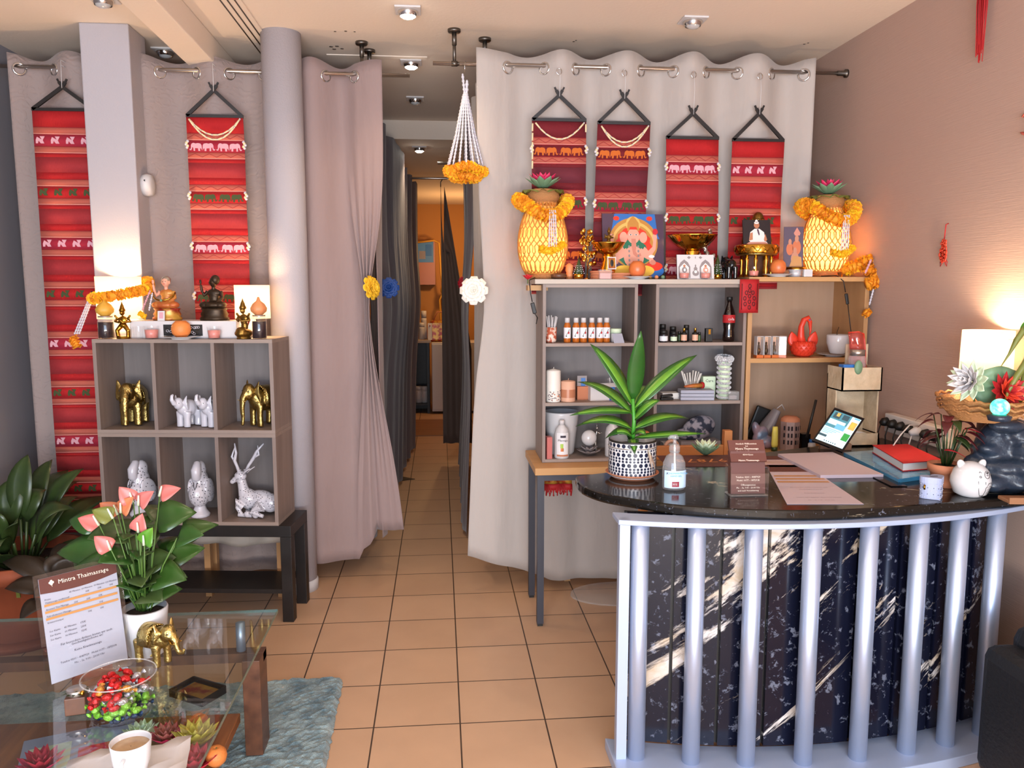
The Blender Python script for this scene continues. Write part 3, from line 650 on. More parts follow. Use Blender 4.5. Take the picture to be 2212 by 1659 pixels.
# ---------------------------------------------------------------- lamps on the left shelf
mat('bulb_warm', 'ffffff', .5, emit=(1, .75, .45), es=60)
shade_mat('shade_white', 'f4e6d0', .6, es=.9, emit=(1, .74, .42))
def table_lamp(loc, r, hs, hb, label, power, base='white', r2=None):
    t = thing('table_lamp', label, 'lamp', loc)
    MB().lathe([(r*.55, 0), (r*.6, .01), (r*.5, .03), (r*.28, hb*.6), (.012, hb*.9), (.010, hb+.03)], base, seg=28).build('base', t)
    MB().lathe([(r2 or r, hb), ((r2 or r)*.98, hb+hs*.5), (r, hb+hs)], 'shade_white', seg=40, caps=False).build('lamp_shade', t, solid=.0015)
    MB().ell((0, 0, hb+hs*.45), (.022, .022, .028), 'bulb_warm').build('bulb', t)
    point('lamp_light', Vector(loc)+Vector((0, 0, hb+hs*.62)), power, WARM, .03); return t
def ruffle(mb, pts, r, m='marigold', seed=0, closed=False, dens=1, m2=None):
    """garland of many small gathered petals along a path"""
    rnd = random.Random(seed); pts = [Vector(p) for p in pts]; n = len(pts)
    tot = 0; segs = []
    for i in range(n if closed else n-1): a_, b_ = pts[i], pts[(i+1) % n]; segs.append((a_, b_, (b_-a_).length))
    for a_, b_, l_ in segs:
        k = max(1, int(l_/(r*.24)*dens)); d_ = (b_-a_).normalized() if l_ > 1e-6 else Vector((0, 0, 1)); u = d_.orthogonal().normalized(); v = d_.cross(u)
        for i in range(k):
            c_ = a_ + (b_-a_)*(i+rnd.random()*.6)/k; ph = rnd.uniform(0, 6); nn = 9; vs = [c_]
            tl = d_*rnd.uniform(-.5, .5)*r
            for q in range(nn*2):
                an = ph+PI*q/nn; rr = r*(1.0+rnd.uniform(-.08, .08)) if q % 2 else r*rnd.uniform(.82, .92)
                vs.append(c_ + (u*math.cos(an)+v*math.sin(an))*rr + d_*rnd.uniform(-.25, .25)*r + tl*math.cos(an))
            mb.add(vs, [(0, 1+q, 1+(q+1) % (nn*2)) for q in range(nn*2)], m2 if (m2 and rnd.random() < .4) else m)
    mb.tube(pts, r*.62, m, 7, closed=closed)
    return mb
def bud_string(mb, a_, b_, r=.004, m='garland_white', gap=1.7):
    a_ = Vector(a_); b_ = Vector(b_); n = max(2, int((b_-a_).length/(r*gap)))
    for i in range(n):
        p_ = a_+(b_-a_)*i/n; mb.ell(p_, (r*(1.1 if i % 2 else .75), r*(1.1 if i % 2 else .75), r*1.1), m, seg=6, rings=4)
    return mb
Y1 = onS(262, .15, TOPZ)
lamp = table_lamp(onS(262, .16, TOPZ), .096, .19, .085, 'glowing lamp before the square pillar, its shade wreathed in marigolds', 6)
t = thing('marigold_garland', 'marigold garland draped around the lamp shade before the square pillar', 'garland', onS(262, .16, TOPZ+.20))
c_ = [(.118*math.cos(a), .118*math.sin(a), .012*math.sin(a*1.0)+.02*math.cos(a)+ (.03 if math.sin(a) > .3 else 0)) for a in [2*PI*i/26 for i in range(26)]]
ruffle(MB(), c_, .027, 'marigold', 2, True, 1, 'marigold_y').build('petals', t)
s_ = MB()
for q in range(3): bud_string(s_, (-.118-.004*q, -.02-.008*q, -.02), (-.135-.008*q, -.145-.004*q, -.18), .0045)
s_.build('bud_strands', t)
f_ = MB(); ruffle(f_, [(-.14, -.155, -.235), (-.15, -.155, -.21), (-.16, -.15, -.19)], .022, 'marigold', 4); f_.build('tail_flower', t)
table_lamp(onS(548, .19, TOPZ), .078, .152, .085, 'glowing lamp with plain white cylinder shade beside the round column', 3.2)
# jars with candles
glass_mat('glass_clear', refl=.25); glass_mat('glass_milky', op=.18, opcol=(.9, .88, .86)); mat('tea_dark', '2a1c22', .4); mat('garlic', 'd9a23c', .5); mat('peach', 'd98a58', .5); mat('foil', 'a89a90', .35, .6)
def jar(loc, label, r=.034, h=.095, top='garlic'):
    t = thing('glass_jar', label, 'jar', loc)
    MB().lathe([(r*.9, 0), (r, .006), (r, h*.82), (r*.86, h*.92), (r*.86, h)], 'glass_clear', seg=24, caps=False).build('jar_body', t)
    MB().lathe([(r*.94, .004), (r*.94, h*.78)], 'tea_dark', seg=24).build('contents', t)
    b = MB(); b.lathe([(r*.9, h), (r*.9, h+.006)], 'foil', seg=20)
    b.build('lid', t); n = MB()
    n.lathe([(r*.5, h+.006), (r*1.05, h+.022), (r*1.12, h+.036), (r*.8, h+.055), (r*.3, h+.068), (r*.12, h+.085)], top, seg=20, wob=.05, wn=7); n.build('bulb_shaped_candle', t)
    return t
jar(onS(230, .035, TOPZ), 'dark-filled glass jar topped by a yellow bulb-shaped candle, by the first lamp')
jar(onS(561, .035, TOPZ), 'dark-filled glass jar topped by a pink-orange bulb shape, by the plain lamp', .031, .10, 'peach')
# ---------------------------------------------------------------- figures
def head(b, c, r, m, crown=None):
    b.ell(c, (r*.82, r*.9, r*1.1), m); b.ell(Vector(c)+Vector((0, -r*.85, -r*.1)), (r*.14, r*.2, r*.24), m)
    for s in (-1, 1): b.ell(Vector(c)+Vector((s*r*.85, 0, -r*.1)), (r*.14, r*.2, r*.38), m)
def face(t, c, r, me='black', lip='flower_red'):
    c = Vector(c)
    for s in (-1, 1): MB().ell(c+Vector((s*r*.3, -r*.84, r*.12)), (r*.13, r*.06, r*.06), me, seg=8, rings=5).build('eye', t)
    MB().ell(c+Vector((0, -r*.86, -r*.42)), (r*.18, r*.06, r*.05), lip, seg=8, rings=5).build('lips', t)
def seated(t, S, skin, robe, base, raised=True, hair=None, crown=None, vox=None, facef=True):
    """S = full height incl. base, one hand raised at its right side"""
    q = S
    MB().lathe([(.30*q, 0), (.31*q, .05*q), (.27*q, .08*q), (.29*q, .13*q), (.25*q, .2*q), (.28*q, .25*q)], base, seg=28, sy=.75).build('pedestal', t)
    b = MB(); b.ell((0, -.02*q, .32*q), (.26*q, .18*q, .09*q), robe)
    for s in (-1, 1): b.ell((s*.16*q, -.06*q, .32*q), (.13*q, .12*q, .08*q), robe)
    b.ell((0, .02*q, .46*q), (.115*q, .09*q, .15*q), robe); b.ell((0, .02*q, .57*q), (.15*q, .085*q, .09*q), robe)
    b.tube([(.14*q, .02*q, .60*q), (.19*q, -.02*q, .47*q), (.10*q, -.10*q, .38*q)], [.05*q, .04*q, .035*q], robe)
    if skin == robe: head(b, (0, 0, .80*q), .098*q, skin); b.tube([(0, .01*q, .62*q), (0, .0, .74*q)], .04*q, skin)
    blob(b, 'robe', t, voxel=vox or .0024, smooth=4)
    a_ = MB()
    if raised: a_.tube([(-.13*q, .02*q, .60*q), (-.21*q, 0, .52*q), (-.24*q, -.02*q, .62*q), (-.25*q, -.04*q, .74*q)], [.05*q, .036*q, .03*q, .025*q], skin); a_.ell((-.25*q, -.045*q, .79*q), (.026*q, .018*q, .04*q), skin)
    if raised:
        for k_ in range(4): a_.tube([(-.27*q+.013*k_*q, -.045*q, .80*q), (-.272*q+.014*k_*q, -.05*q, .86*q-.006*q*abs(k_-1.5))], [.008*q, .005*q], skin, 6)
    blob(a_, 'raised_arm', t, voxel=.002, smooth=2) if raised else None
    if skin != robe:
        h = MB(); head(h, (0, 0, .80*q), .098*q, skin); h.tube([(0, .01*q, .62*q), (0, .0, .74*q)], .04*q, skin); blob(h, 'head', t, voxel=.0018, smooth=2)
        if facef: face(t, (0, 0, .80*q), .098*q)
    if hair: MB().ell((0, .025*q, .84*q), (.095*q, .095*q, .092*q), hair).build('headdress', t)
    if crown: MB().lathe([(.07*q, .86*q), (.075*q, .88*q), (.05*q, .92*q), (.03*q, .97*q), (.004*q, 1.03*q)], crown, seg=16).build('crown', t)
mat('robe_orange', 'b3542c', .4, .2, noise=('c88a3a', 20, (1, 1, 1), .15)); mat('skin', 'd99a80', .5); mat('robe_red', '8c2418', .3, .3, noise=('b98a35', 24, (1, 1, 1), .08)); mat('silver', 'b8b0a8', .3, .9)
WB = onS(396, .065, TOPZ)
t = thing('white_box', 'long low white box with dark patterned window, plinth for two seated statues', 'box', onS(396, .06, TOPZ), SA)
MB().bx((-.24, 0, 0), (.24, .15, .078), 'white').build('body', t, bevel=.002)
f_ = MB(); f_.bx((-.088, -.001, .012), (.088, 0, .062), 'black'); rnd = random.Random(4)
for i in range(26): x_, z_ = rnd.uniform(-.08, .08), rnd.uniform(.02, .055); f_.tube([(x_+.006*math.cos(a), -.002, z_+.005*math.sin(a)) for a in [2*PI*i_/8 for i_ in range(8)]], .0012, 'garland_white' if i % 3 else 'bronze', 4, closed=True)
f_.build('patterned_window', t)
t = thing('seated_statue', 'painted seated holy figure in orange robe raising one hand, on the white box', 'statue', onS(362, .13, TOPZ+.0785), SA); seated(t, .215, 'skin', 'robe_orange', 'robe_red', hair='silver')
g = MB(); bud_string(g, (-.06, -.03, .13), (-.095, -.045, .04), .005, 'cloth_white'); bud_string(g, (-.045, -.04, .12), (-.06, -.05, .04), .005); ruffle(g, [(-.105, -.05, .035), (-.075, -.05, .015)], .014, 'marigold_y', 3); g.build('flower_string', t)
g = MB(); g.tube([(.05*math.cos(a), -.02-.03*math.sin(a), .125-.035*math.sin(a)) for a in [PI*i/10 for i in range(11)]], .004, 'gold', 6); g.ell((0, -.055, .09), .006, 'lotus_green'); g.build('necklace', t)
t = thing('seated_statue', 'dark bronze seated statue raising one hand, in front of the red hanging', 'statue', onS(464, .13, TOPZ+.0785), SA); seated(t, .215, 'bronze', 'bronze', 'bronze', hair=None, crown=None)
MB().ell((.01, 0, .182), (.02, .02, .022), 'bronze').build('hair', t)
def standing_deity(t, S, m, kneel=False):
    q = S; b = MB()
    b.lathe([(.17*q, 0), (.18*q, .03*q), (.14*q, .07*q)], m, seg=16)
    if kneel: b.ell((0, 0, .14*q), (.2*q, .24*q, .12*q), m); b.ell((.02*q, -.1*q, .2*q), (.15*q, .12*q, .1*q), m); b.ell((0, .04*q, .32*q), (.09*q, .08*q, .14*q), m)
    else:
        for s in (-1, 1): b.tube([(s*.13*q, 0, .02*q), (s*.15*q, -.03*q, .22*q), (s*.05*q, 0, .34*q)], [.055*q, .06*q, .07*q], m)
        b.ell((0, 0, .36*q), (.11*q, .08*q, .07*q), m)
    b.ell((0, .02*q, .50*q), (.13*q, .075*q, .11*q), m); b.ell((0, .01*q, .46*q), (.09*q, .07*q, .14*q), m)
    for s in (-1, 1): b.tube([(s*.13*q, .02*q, .57*q), (s*.21*q, 0, .46*q), (s*.05*q, -.11*q, .44*q), (0, -.13*q, .50*q)], [.042*q, .035*q, .03*q, .026*q], m); b.ell((s*.19*q, 0, .6*q), (.03*q, .03*q, .05*q), m, rot=(0, s*.6, 0))
    head(b, (0, -.01*q, .70*q), .075*q, m)
    blob(b, 'body', t, voxel=.0019, smooth=2)
    c_ = MB(); c_.lathe([(.075*q, .73*q), (.085*q, .77*q), (.06*q, .82*q), (.045*q, .88*q), (.02*q, .94*q), (.003*q, 1.0*q)], m, seg=14, wob=.08, wn=6); c_.build('crown', t)
    return t
t = thing('gold_statuette', 'small gold statuette standing with hands joined, in front of the wreathed lamp', 'statue', onS(267, .04, TOPZ), SA); standing_deity(t, .165, 'gold')
t = thing('gold_statuette', 'small gold statuette kneeling in prayer beside the second jar', 'statue', onS(527, .035, TOPZ), SA-R(25)); standing_deity(t, .180, 'bronze_gold', True)
# small things in front of the white box
mat('orange', 'e08a35', .5, bump=(220, .2, (1, 1, 1)), noise=('d97a48', 6, (1, 1, 1), .4)); mat('apple', 'd8853c', .35, noise=('c8503a', 5, (1, 1, 1), .3))
def fruit(loc, r, label, cat='orange', m='orange', name='orange', sq=.9):
    t = thing(name, label, cat, loc); MB().lathe([(r*.1, r*sq*.06), (r*.5, 0), (r*.88, r*sq*.45), (r, r*sq), (r*.88, r*sq*1.55), (r*.5, r*sq*1.95), (r*.15, r*sq*1.9), (.001, r*sq*1.8)], m, seg=28).build('flesh', t)
    MB().tube([(0, 0, r*sq*1.78), (.002, 0, r*sq*1.95)], .0015, 'stem', 6).build('stalk', t); return t
def plate(loc, r, label, h=.012, m='white_gloss'):
    return tag(MB().lathe([(r*.5, 0), (r*.52, h*.3), (r*.95, h*.9), (r, h), (r*.96, h*1.05), (r*.5, h*.55), (.001, h*.5)], m, seg=40, caps=False).build('plate', loc=loc), label, 'plate')
po = onS(392, .02, TOPZ); plate(po, .082, 'small white plate under the orange in front of the long white box')
fruit(po+Vector((0, 0, .007)), .042, 'orange on the small white plate before the long white box')
mat('water_pink', 'd98a80', .3)
def tumbler(loc, r, h, label, drink='water_pink', fill=.6, name='glass'):
    t = thing(name, label, 'glass', loc); MB().lathe([(.001, .003), (r*.8, 0), (r*.86, .004), (r, h)], 'glass_clear', seg=24, caps=False).build('glass_body', t)
    if drink: MB().lathe([(r*.78, .005), (r*.9, h*fill)], drink, seg=24).build('drink', t)
    return t
tumbler(onS(299, .03, TOPZ), .022, .055, 'clear empty small glass at the left end of the white box', None)
tumbler(onS(328, .03, TOPZ), .032, .058, 'glass of pale pink drink left of the orange', 'water_pink', .7); tumbler(onS(463, .03, TOPZ), .030, .055, 'glass of pale pink drink right of the orange', 'water_pink', .7)
b = MB(); b.box((0, 0, .022), (.032, .002, .044), 'white'); b.box((0, -.0012, .024), (.018, .0005, .028), 'cloth_white'); tag(b.build('photo_card', loc=onS(348, .068, TOPZ+.0785), rot=(R(-8), 0, SA)), 'tiny white picture card leaning before the painted statue', 'card')
# sensor on the square pillar
t = thing('smoke_alarm', 'round white alarm dome fixed to the right face of the square pillar', 'alarm', (-1.385, 3.99, PY(314, 400, 3.99).z)); 
MB().lathe([(.05, 0), (.052, .02), (.046, .038), (.02, .042), (.001, .043)], 'white', seg=30).build('housing', t, rot=(0, PI/2, 0)); MB().box((.02, -.045, .01), (.006, .01, .02), 'black').build('vent', t)
# ================================================================ right table and shelf units
TZ = .73; FY = 3.51
t = thing('side_table', 'beech-topped table with dark square metal legs carrying the open shelves', 'table', (.41, 3.40, 0))
MB().bx((0, 0, TZ-.032), (1.50, .40, TZ), 'beech').build('table_top', t, bevel=.002)
mat('metal_grey', '3c3c44', .45, .4)
for x in (.012, 1.455):
    for y in (.01, .345): 
        MB().bx((x, y, .012), (x+.03, y+.03, TZ-.032), 'metal_grey').build('leg', t); MB().bx((x+.003, y+.003, 0), (x+.027, y+.027, .012), 'black').build('foot', t)
MB().bx((.042, .015, TZ-.06), (1.455, .035, TZ-.032), 'metal_grey').build('rail', t); MB().bx((.017, .04, TZ-.06), (.037, .345, TZ-.032), 'metal_grey').build('side_rail', t)
def unit(x0, x1, z0, z1, D, label, ms, mside, sh, mb_='oak_back', T=.014, fy=FY):
    t = thing('shelf_unit', label, 'shelf', (x0, fy, z0)); W = x1-x0; h = z1-z0
    MB().bx((0, 0, 0), (T, D, h), mside).build('side_panel', t); MB().bx((W-T, 0, 0), (W, D, h), mside).build('side_panel', t)
    MB().bx((T, .001, h-T), (W-T, D, h), ms).build('top_board', t); MB().bx((T, .001, 0), (W-T, D, T), ms).build('bottom_board', t)
    for z in sh: MB().bx((T, .003, z-z0-T), (W-T, D-.006, z-z0), ms).build('shelf_board', t)
    MB().bx((T, D-.006, T), (W-T, D, h-T), mb_).build('back_panel', t); return t
S1, S2 = 1.271, 1.003
unit(.455, .882, TZ+.001, 1.533, .25, 'left grey-oak shelf unit with massage oils and candles', 'oak_grey_h', 'oak_grey', (S1, S2))
unit(.965, 1.385, TZ+.001, 1.533, .25, 'middle grey-oak shelf unit with the cola bottle and small jars', 'oak_grey_h', 'oak_grey', (S1, S2))
tag(MB().bx((0, 0, 0), (.935, .27, .021), 'board_pale').build('altar_board', loc=(.418, FY-.012, 1.534), bevel=.001), 'pale top board laid across the two grey shelf units as an altar', 'board')
AZ = 1.5555
tag(MB().bx((0, 0, 0), (.09, .08, .024), 'beech').build('wood_block', loc=(.395, FY+.06, 1.505)), 'short beech board end poking out left of the altar', 'board')
S3, S4 = 1.196, .766
wood('beech_back', 'ab8a70', 'a08064')
unit(1.392, 1.962, .74, 1.566, .30, 'right beech shelf unit with swan and white pot beside the wall', 'beech', 'beech_v', (S3,), 'beech_back', .02)
BZ = 1.567
def at(px, Y, z):  # on a level surface at height z and depth Y, under the pixel column
    q = PY(px, 620 + (CAM_Z-z)*F_PX/Y, Y); return Vector((q.x, Y, z))
# ---------------------------------------------------------------- altar objects
mat('bamboo', 'c98a3c', .6, noise=('b0702a', 30, (1, 1, 1), .3)); shade_mat('liner', 'c89a5c', .6, es=.12, emit=(1, .72, .34)); mat('rattan', 'b07a48', .65, bump=(120, .6, (1, 1, 3)))
def petals(mb, c, n, ln, wd, tilt, m, a0=0, droop=-.25, shape=0):
    c = Vector(c)
    for i in range(n):
        a = a0+2*PI*i/n; d = Vector((math.cos(a)*math.cos(tilt), math.sin(a)*math.cos(tilt), math.sin(tilt)))
        mb.leaf(c + Vector((d.x, d.y, 0))*ln*.06, d, ln, wd, m, droop, 4, shape, fold=.3)
    return mb
def lotus(t, c, S, mi, mo, leaf=None, core='marigold_y', closed=0, name='petals'):
    c = Vector(c); b = MB()
    petals(b, c, 10, S*.95, S*.54, R(20+closed), mo, 0); petals(b, c+Vector((0, 0, S*.04)), 9, S*.85, S*.48, R(38+closed), mi, .2); petals(b, c+Vector((0, 0, S*.06)), 7, S*.68, S*.4, R(60+closed*.5), mi, .5)
    b.build(name, t, solid=.0008)
    MB().ell(c+Vector((0, 0, S*.18)), (S*.13, S*.13, S*.14), core, seg=12, rings=7).build('flower_core', t)
    if leaf:
        g = MB(); n = 26; P = []
        for j in range(4):
            P.append([c+Vector((S*1.12*j/3*math.cos(2*PI*i/n), S*1.12*j/3*math.sin(2*PI*i/n), -.004-.012*(j/3)**2 + (.010*math.sin(i*2.4)*(j/3)))) for i in range(n+1)])
        g.grid(P, leaf); g.build('lily_pad', t, solid=.001)
def basket_lamp(loc, label, H, rm, power, glabel, wide=1.0, rz=0):
    t = thing('basket_lamp', label, 'lamp', loc, rz)
    prof = lambda u: rm*(.50 + .50*math.sin(PI*min(1, max(0, (u*.98+.06)))**.85)**.75) if u < .9 else rm*.56
    z0 = .025; hh = H-.09
    b = MB(); b.lathe([(rm*.52, 0), (rm*.55, .01), (rm*.5, .02), (rm*.6, .03)], 'rattan', seg=30); b.build('base', t)
    b = MB(); n = 26
    for sgn in (-1, 1):
        for i in range(n):
            pts = []
            for j in range(15):
                u = j/14; a = 2*PI*i/n + sgn*(u*1.3 + .07*math.sin(u*30)); r_ = prof(u); pts.append((r_*math.cos(a), r_*math.sin(a), z0+hh*u))
            b.tube(pts, .0027, 'bamboo', 4)
    for u in (0, 1): r_ = prof(u); b.tube([(r_*math.cos(a), r_*math.sin(a), z0+hh*u) for a in [2*PI*i/24 for i in range(24)]], .004, 'bamboo', 5, closed=True)
    b.build('woven_body', t)
    MB().lathe([(prof(u/10)*.955, z0+hh*u/10) for u in range(0, 10)], 'liner', seg=28, caps=False).build('inner_lining', t)
    MB().lathe([(rm*.55, z0+hh-.02), (rm*.66, z0+hh+.01), (rm*.60, z0+hh+.04), (rm*.40, z0+hh+.045)], 'rattan', seg=28, caps=False).build('neck', t, solid=.002)
    MB().ell((0, 0, z0+hh*.3), (.02, .02, .026), 'bulb_warm').build('bulb', t)
    point('lamp_light', Vector(loc)+Vector((0, 0, z0+hh*.34)), power, WARM, .025)
    l = thing('lotus_flower', label.split(',')[0].replace('woven bamboo lamp', 'pink lotus bloom on a green pad crowning the bamboo lamp'), 'flower', Vector(loc)+Vector((0, 0, H-.03)))
    lotus(l, (0, 0, .012), .086, 'lotus_pink', 'lotus_green', 'leaf_olive')
    g = thing('marigold_garland', glabel, 'garland', Vector(loc)+Vector((0, 0, H-.095)))
    R_ = rm*1.0*wide; c_ = [(R_*math.cos(a), R_*math.sin(a)*.95, .012 - .045*max(0, math.cos(a+R(75)))**2 + .02*math.cos(a*2)) for a in [2*PI*i/26 for i in range(26)]]
    ruffle(MB(), c_, .032, 'marigold', 6, True, 1.4, 'marigold_y').build('petals', g)
    s_ = MB()
    for q in range(4): bud_string(s_, (.015+.008*q, -R_*1.08, -.03), (.012+.011*q, -rm*1.1, -.19), .0042)
    s_.build('bud_strands', g)
    f_ = MB(); ruffle(f_, [(-.03, -rm*1.04, -.19), (.01, -rm*1.16, -.205), (.05, -rm*1.05, -.19), (.08, -rm*.9, -.17)], .019, 'marigold_y', 8); f_.build('tail_flowers', g)
    return t
basket_lamp(at(1172, 3.63, AZ), 'woven bamboo lamp, left one on the altar board before the maroon hanging', .42, .113, 2.8, 'marigold garland around the neck of the left bamboo lamp')
basket_lamp(at(1781, 3.66, BZ), 'woven bamboo lamp, right one glowing strongly near the wall corner', .40, .110, 10, 'marigold garland around the neck of the right bamboo lamp', 1.1, .5)
bpy.data.objects['lotus_flower']['label'] = 'pink lotus on a green pad on top of the left bamboo lamp'
bpy.data.objects['lotus_flower.001']['label'] = 'pink lotus on a green pad on top of the right bamboo lamp'
# heavy marigold garland over the unit corner
t = thing('marigold_garland', 'thick marigold garland spilling over the right corner of the beech unit', 'garland', at(1862, 3.60, BZ))
b = MB(); ruffle(b, [(-.10, .0, .03), (-.06, -.02, .045), (-.01, -.05, .07), (.04, -.07, .08), (.055, -.10, .02), (.02, -.12, -.02), (-.04, -.11, -.035)], .034, 'marigold', 11, False, .9, 'marigold_y')
ruffle(b, [(.045, -.09, .04), (.065, -.09, -.04), (.07, -.085, -.12)], .032, 'marigold', 12, False, 1, 'marigold_y'); ruffle(b, [(-.02, -.06, .05), (.02, -.1, .0), (.03, -.12, -.05)], .034, 'marigold', 14); b.build('petals', t)
b = MB(); bud_string(b, (-.05, -.12, .02), (-.02, -.11, .08), .006, 'cloth_white', 1.2); b.build('bud_strand', t)
for a_, c_ in (((-.02, -.14, -.06), (-.03, -.13, -.13)), ((.02, -.13, -.06), (.03, -.12, -.11))): bud_string(MB(), a_, c_, .005, 'garland_white', 1.2).build('bud_strand', t)
b = MB(); ruffle(b, [(-.05, -.13, -.155), (-.03, -.13, -.17)], .024, 'marigold', 15); b.build('tail_flower', t); b = MB(); ruffle(b, [(.02, -.12, -.13), (.05, -.12, -.14)], .022, 'marigold', 16); b.build('tail_flower', t)
MB().lathe([(.014, 0), (.016, .004), (.010, .01)], 'bronze', seg=14).build('flower_eye', t, loc=(.047, -.125, .055), rot=(R(80), 0, 0))
def simple(name, label, cat, mb, loc, rz=0, **k): return tag(mb.build(name, loc=loc, rot=(0, 0, rz), **k), label, cat)
simple('oval_dish', 'small brown oval dish beside the left bamboo lamp', 'dish', MB().lathe([(.02, 0), (.034, .008), (.036, .02), (.026, .026), (.001, .024)], 'walnut', seg=24, caps=False), at(1207, 3.57, AZ))
t = thing('lamp_cable', 'black lamp cable with inline switch hanging at the left edge of the altar', 'cable', at(1146, 3.56, AZ)); 
MB().tube([(.06, .06, .004), (.02, .02, .006), (-.008, -.02, -.005), (-.004, -.035, -.06), (.004, -.035, -.10)], .0022, 'black', 6).build('cord', t); MB().box((.01, -.036, -.128), (.018, .012, .05), 'black', ry=-.25).build('switch', t, bevel=.003); MB().tube([(.016, -.036, -.153), (.028, -.03, -.17), (.03, .03, -.2)], .0022, 'black', 6).build('cord', t)
t = thing('artificial_flower', 'small red cloth flower at the left end of the altar board', 'flower', at(1140, 3.52, AZ-.02)); b = MB(); petals(b, (0, 0, .018), 8, .026, .02, R(30), 'flower_red'); petals(b, (0, 0, .02), 6, .02, .016, R(60), 'flower_red', .3); b.build('petals', t, solid=.001); MB().tube([(0, 0, .02), (.0, 0, 0)], .002, 'stem').build('stalk', t)
def conepot(px, Y, z, h, label):
    t = thing('cone_ornament', label, 'ornament', at(px, Y, z)); MB().lathe([(.016, 0), (.021, .006), (.022, .02), (.019, .024)], 'gold_bright', seg=20).build('pot', t)
    MB().lathe([(.021, .022), (.016, .022+h*.3), (.008, .022+h*.65), (.001, .022+h)], 'leaf_dark', seg=18, wob=.06, wn=6).build('folded_leaf_cone', t)
    b = MB()
    for i in range(7):
        for q in range(5): a = 2*PI*i/7-1.2; u = q/5; r_ = .024*(1-u*.62); b.ell((r_*math.cos(a), r_*math.sin(a), .026+h*.55*u), .0022, 'garland_white', seg=6, rings=4)
    b.build('beads', t); return t
conepot(1250, 3.55, AZ, .075, 'dark green folded-leaf cone with white beads left of the pedestal bowl'); conepot(1549, 3.60, AZ, .09, 'dark green folded-leaf cone with white beads right of the shrine picture')
t = thing('candle', 'orange and pink candle figure behind the left green cone', 'candle', at(1230, 3.60, AZ)); MB().lathe([(.014, 0), (.016, .025), (.013, .028), (.018, .04), (.016, .062), (.004, .072)], 'peach', seg=18, wob=.06).build('wax', t); MB().tube([(0, 0, .07), (0, 0, .078)], .001, 'black').build('wick', t)
def leaf_tree(px, Y, z, h, m, label, seed, n=18):
    t = thing('metal_tree', label, 'ornament', at(px, Y, z)); rnd = random.Random(seed)
    b = MB(); b.tube([(0, 0, 0), (.004, 0, h*.5), (-.002, 0, h)], [.003, .002, .001], m, 6); L_ = MB()
    for i in range(n):
        zz = h*(.25+.75*rnd.random()); a = rnd.uniform(0, 6.28); r_ = h*.22*rnd.uniform(.4, 1)*(1.1-.5*zz/h); e = (r_*math.cos(a), r_*math.sin(a)*.6, zz+.012)
        b.tube([(0, 0, zz-.02), e], .0008, m, 4); L_.ell(e, (.010, .003, .011), m, rot=(rnd.uniform(-.5, .5), rnd.uniform(-.5, .5), rnd.uniform(-.6, .6)), seg=8, rings=5)
    b.build('branches', t); L_.build('foliage', t); MB().lathe([(.015, 0), (.013, .006)], m, seg=16).build('foot', t)
leaf_tree(1268, 3.62, AZ, .225, 'gold_bright', 'golden wire tree with heart leaves between lamp and pedestal bowl', 3, 30)
leaf_tree(1524, 3.66, AZ, .215, 'silver', 'silver wire tree with leaves behind the shrine picture', 5, 18)
def pedestal_bowl(px, Y, z, h, r, label, m='gold_bright', scal=.0, plump=1):
    t = thing('pedestal_bowl', label, 'bowl', at(px, Y, z))
    MB().lathe([(r*.5, 0), (r*.52, h*.05), (r*.42*plump, h*.12), (r*.46*plump, h*.3), (r*.28*plump, h*.55), (r*.34, h*.62), (r*.30, h*.66)], m, seg=32).build('stem', t)
    MB().lathe([(r*.3, h*.66), (r*.6, h*.74), (r*.85, h*.86), (r*1.0, h*.97), (r*1.04, h), (r*.95, h*.96), (r*.5, h*.8), (.001, h*.76)], m, seg=48, wob=scal, wn=16, caps=False).build('bowl', t); return t
pedestal_bowl(1313, 3.60, AZ, .165, .075, 'smooth golden pedestal bowl holding a tiny statue, left of the elephant-god picture')
t = thing('gold_statuette', 'tiny brass statue seated in the left golden pedestal bowl', 'statue', at(1315, 3.60, AZ+.142)); standing_deity(t, .095, 'bronze_gold', True)
pedestal_bowl(1493, 3.66, AZ, .205, .108, 'wide golden pedestal bowl with scalloped rim below the bright red hanging', scal=.03, plump=1.1)
t = thing('coaster_stack', 'stack of reddish brown round coasters under the elephant-god picture', 'coasters', at(1322, 3.575, AZ)); 
for i, (x, n) in enumerate(((-.045, 4), (.035, 3))):
    for k_ in range(n): MB().lathe([(.052, .0), (.054, .004), (.052, .009)], 'terracotta_light', (x, .01*(k_ % 2), k_*.0095), 28).build('coaster', t)
t = thing('plastic_box', 'small clear box with pinkish contents before the coaster stack', 'box', at(1306, 3.53, AZ)); MB().bx((-.028, -.02, 0), (.028, .015, .042), 'glass_milky').build('case', t); MB().bx((-.024, -.016, .002), (.024, .011, .026), 'water_pink').build('contents', t)
b = MB(); b.box((0, 0, .03), (.040, .002, .055), 'white'); b.box((0, -.0013, .03), (.032, .0008, .046), 'robe_red'); b.ell((0, -.0016, .03), (.008, .001, .016), 'black'); tag(b.build('picture_card', loc=at(1322, 3.556, AZ+.042), rot=(R(-8), 0, .1)), 'white-bordered red picture card leaning on the coasters', 'card')
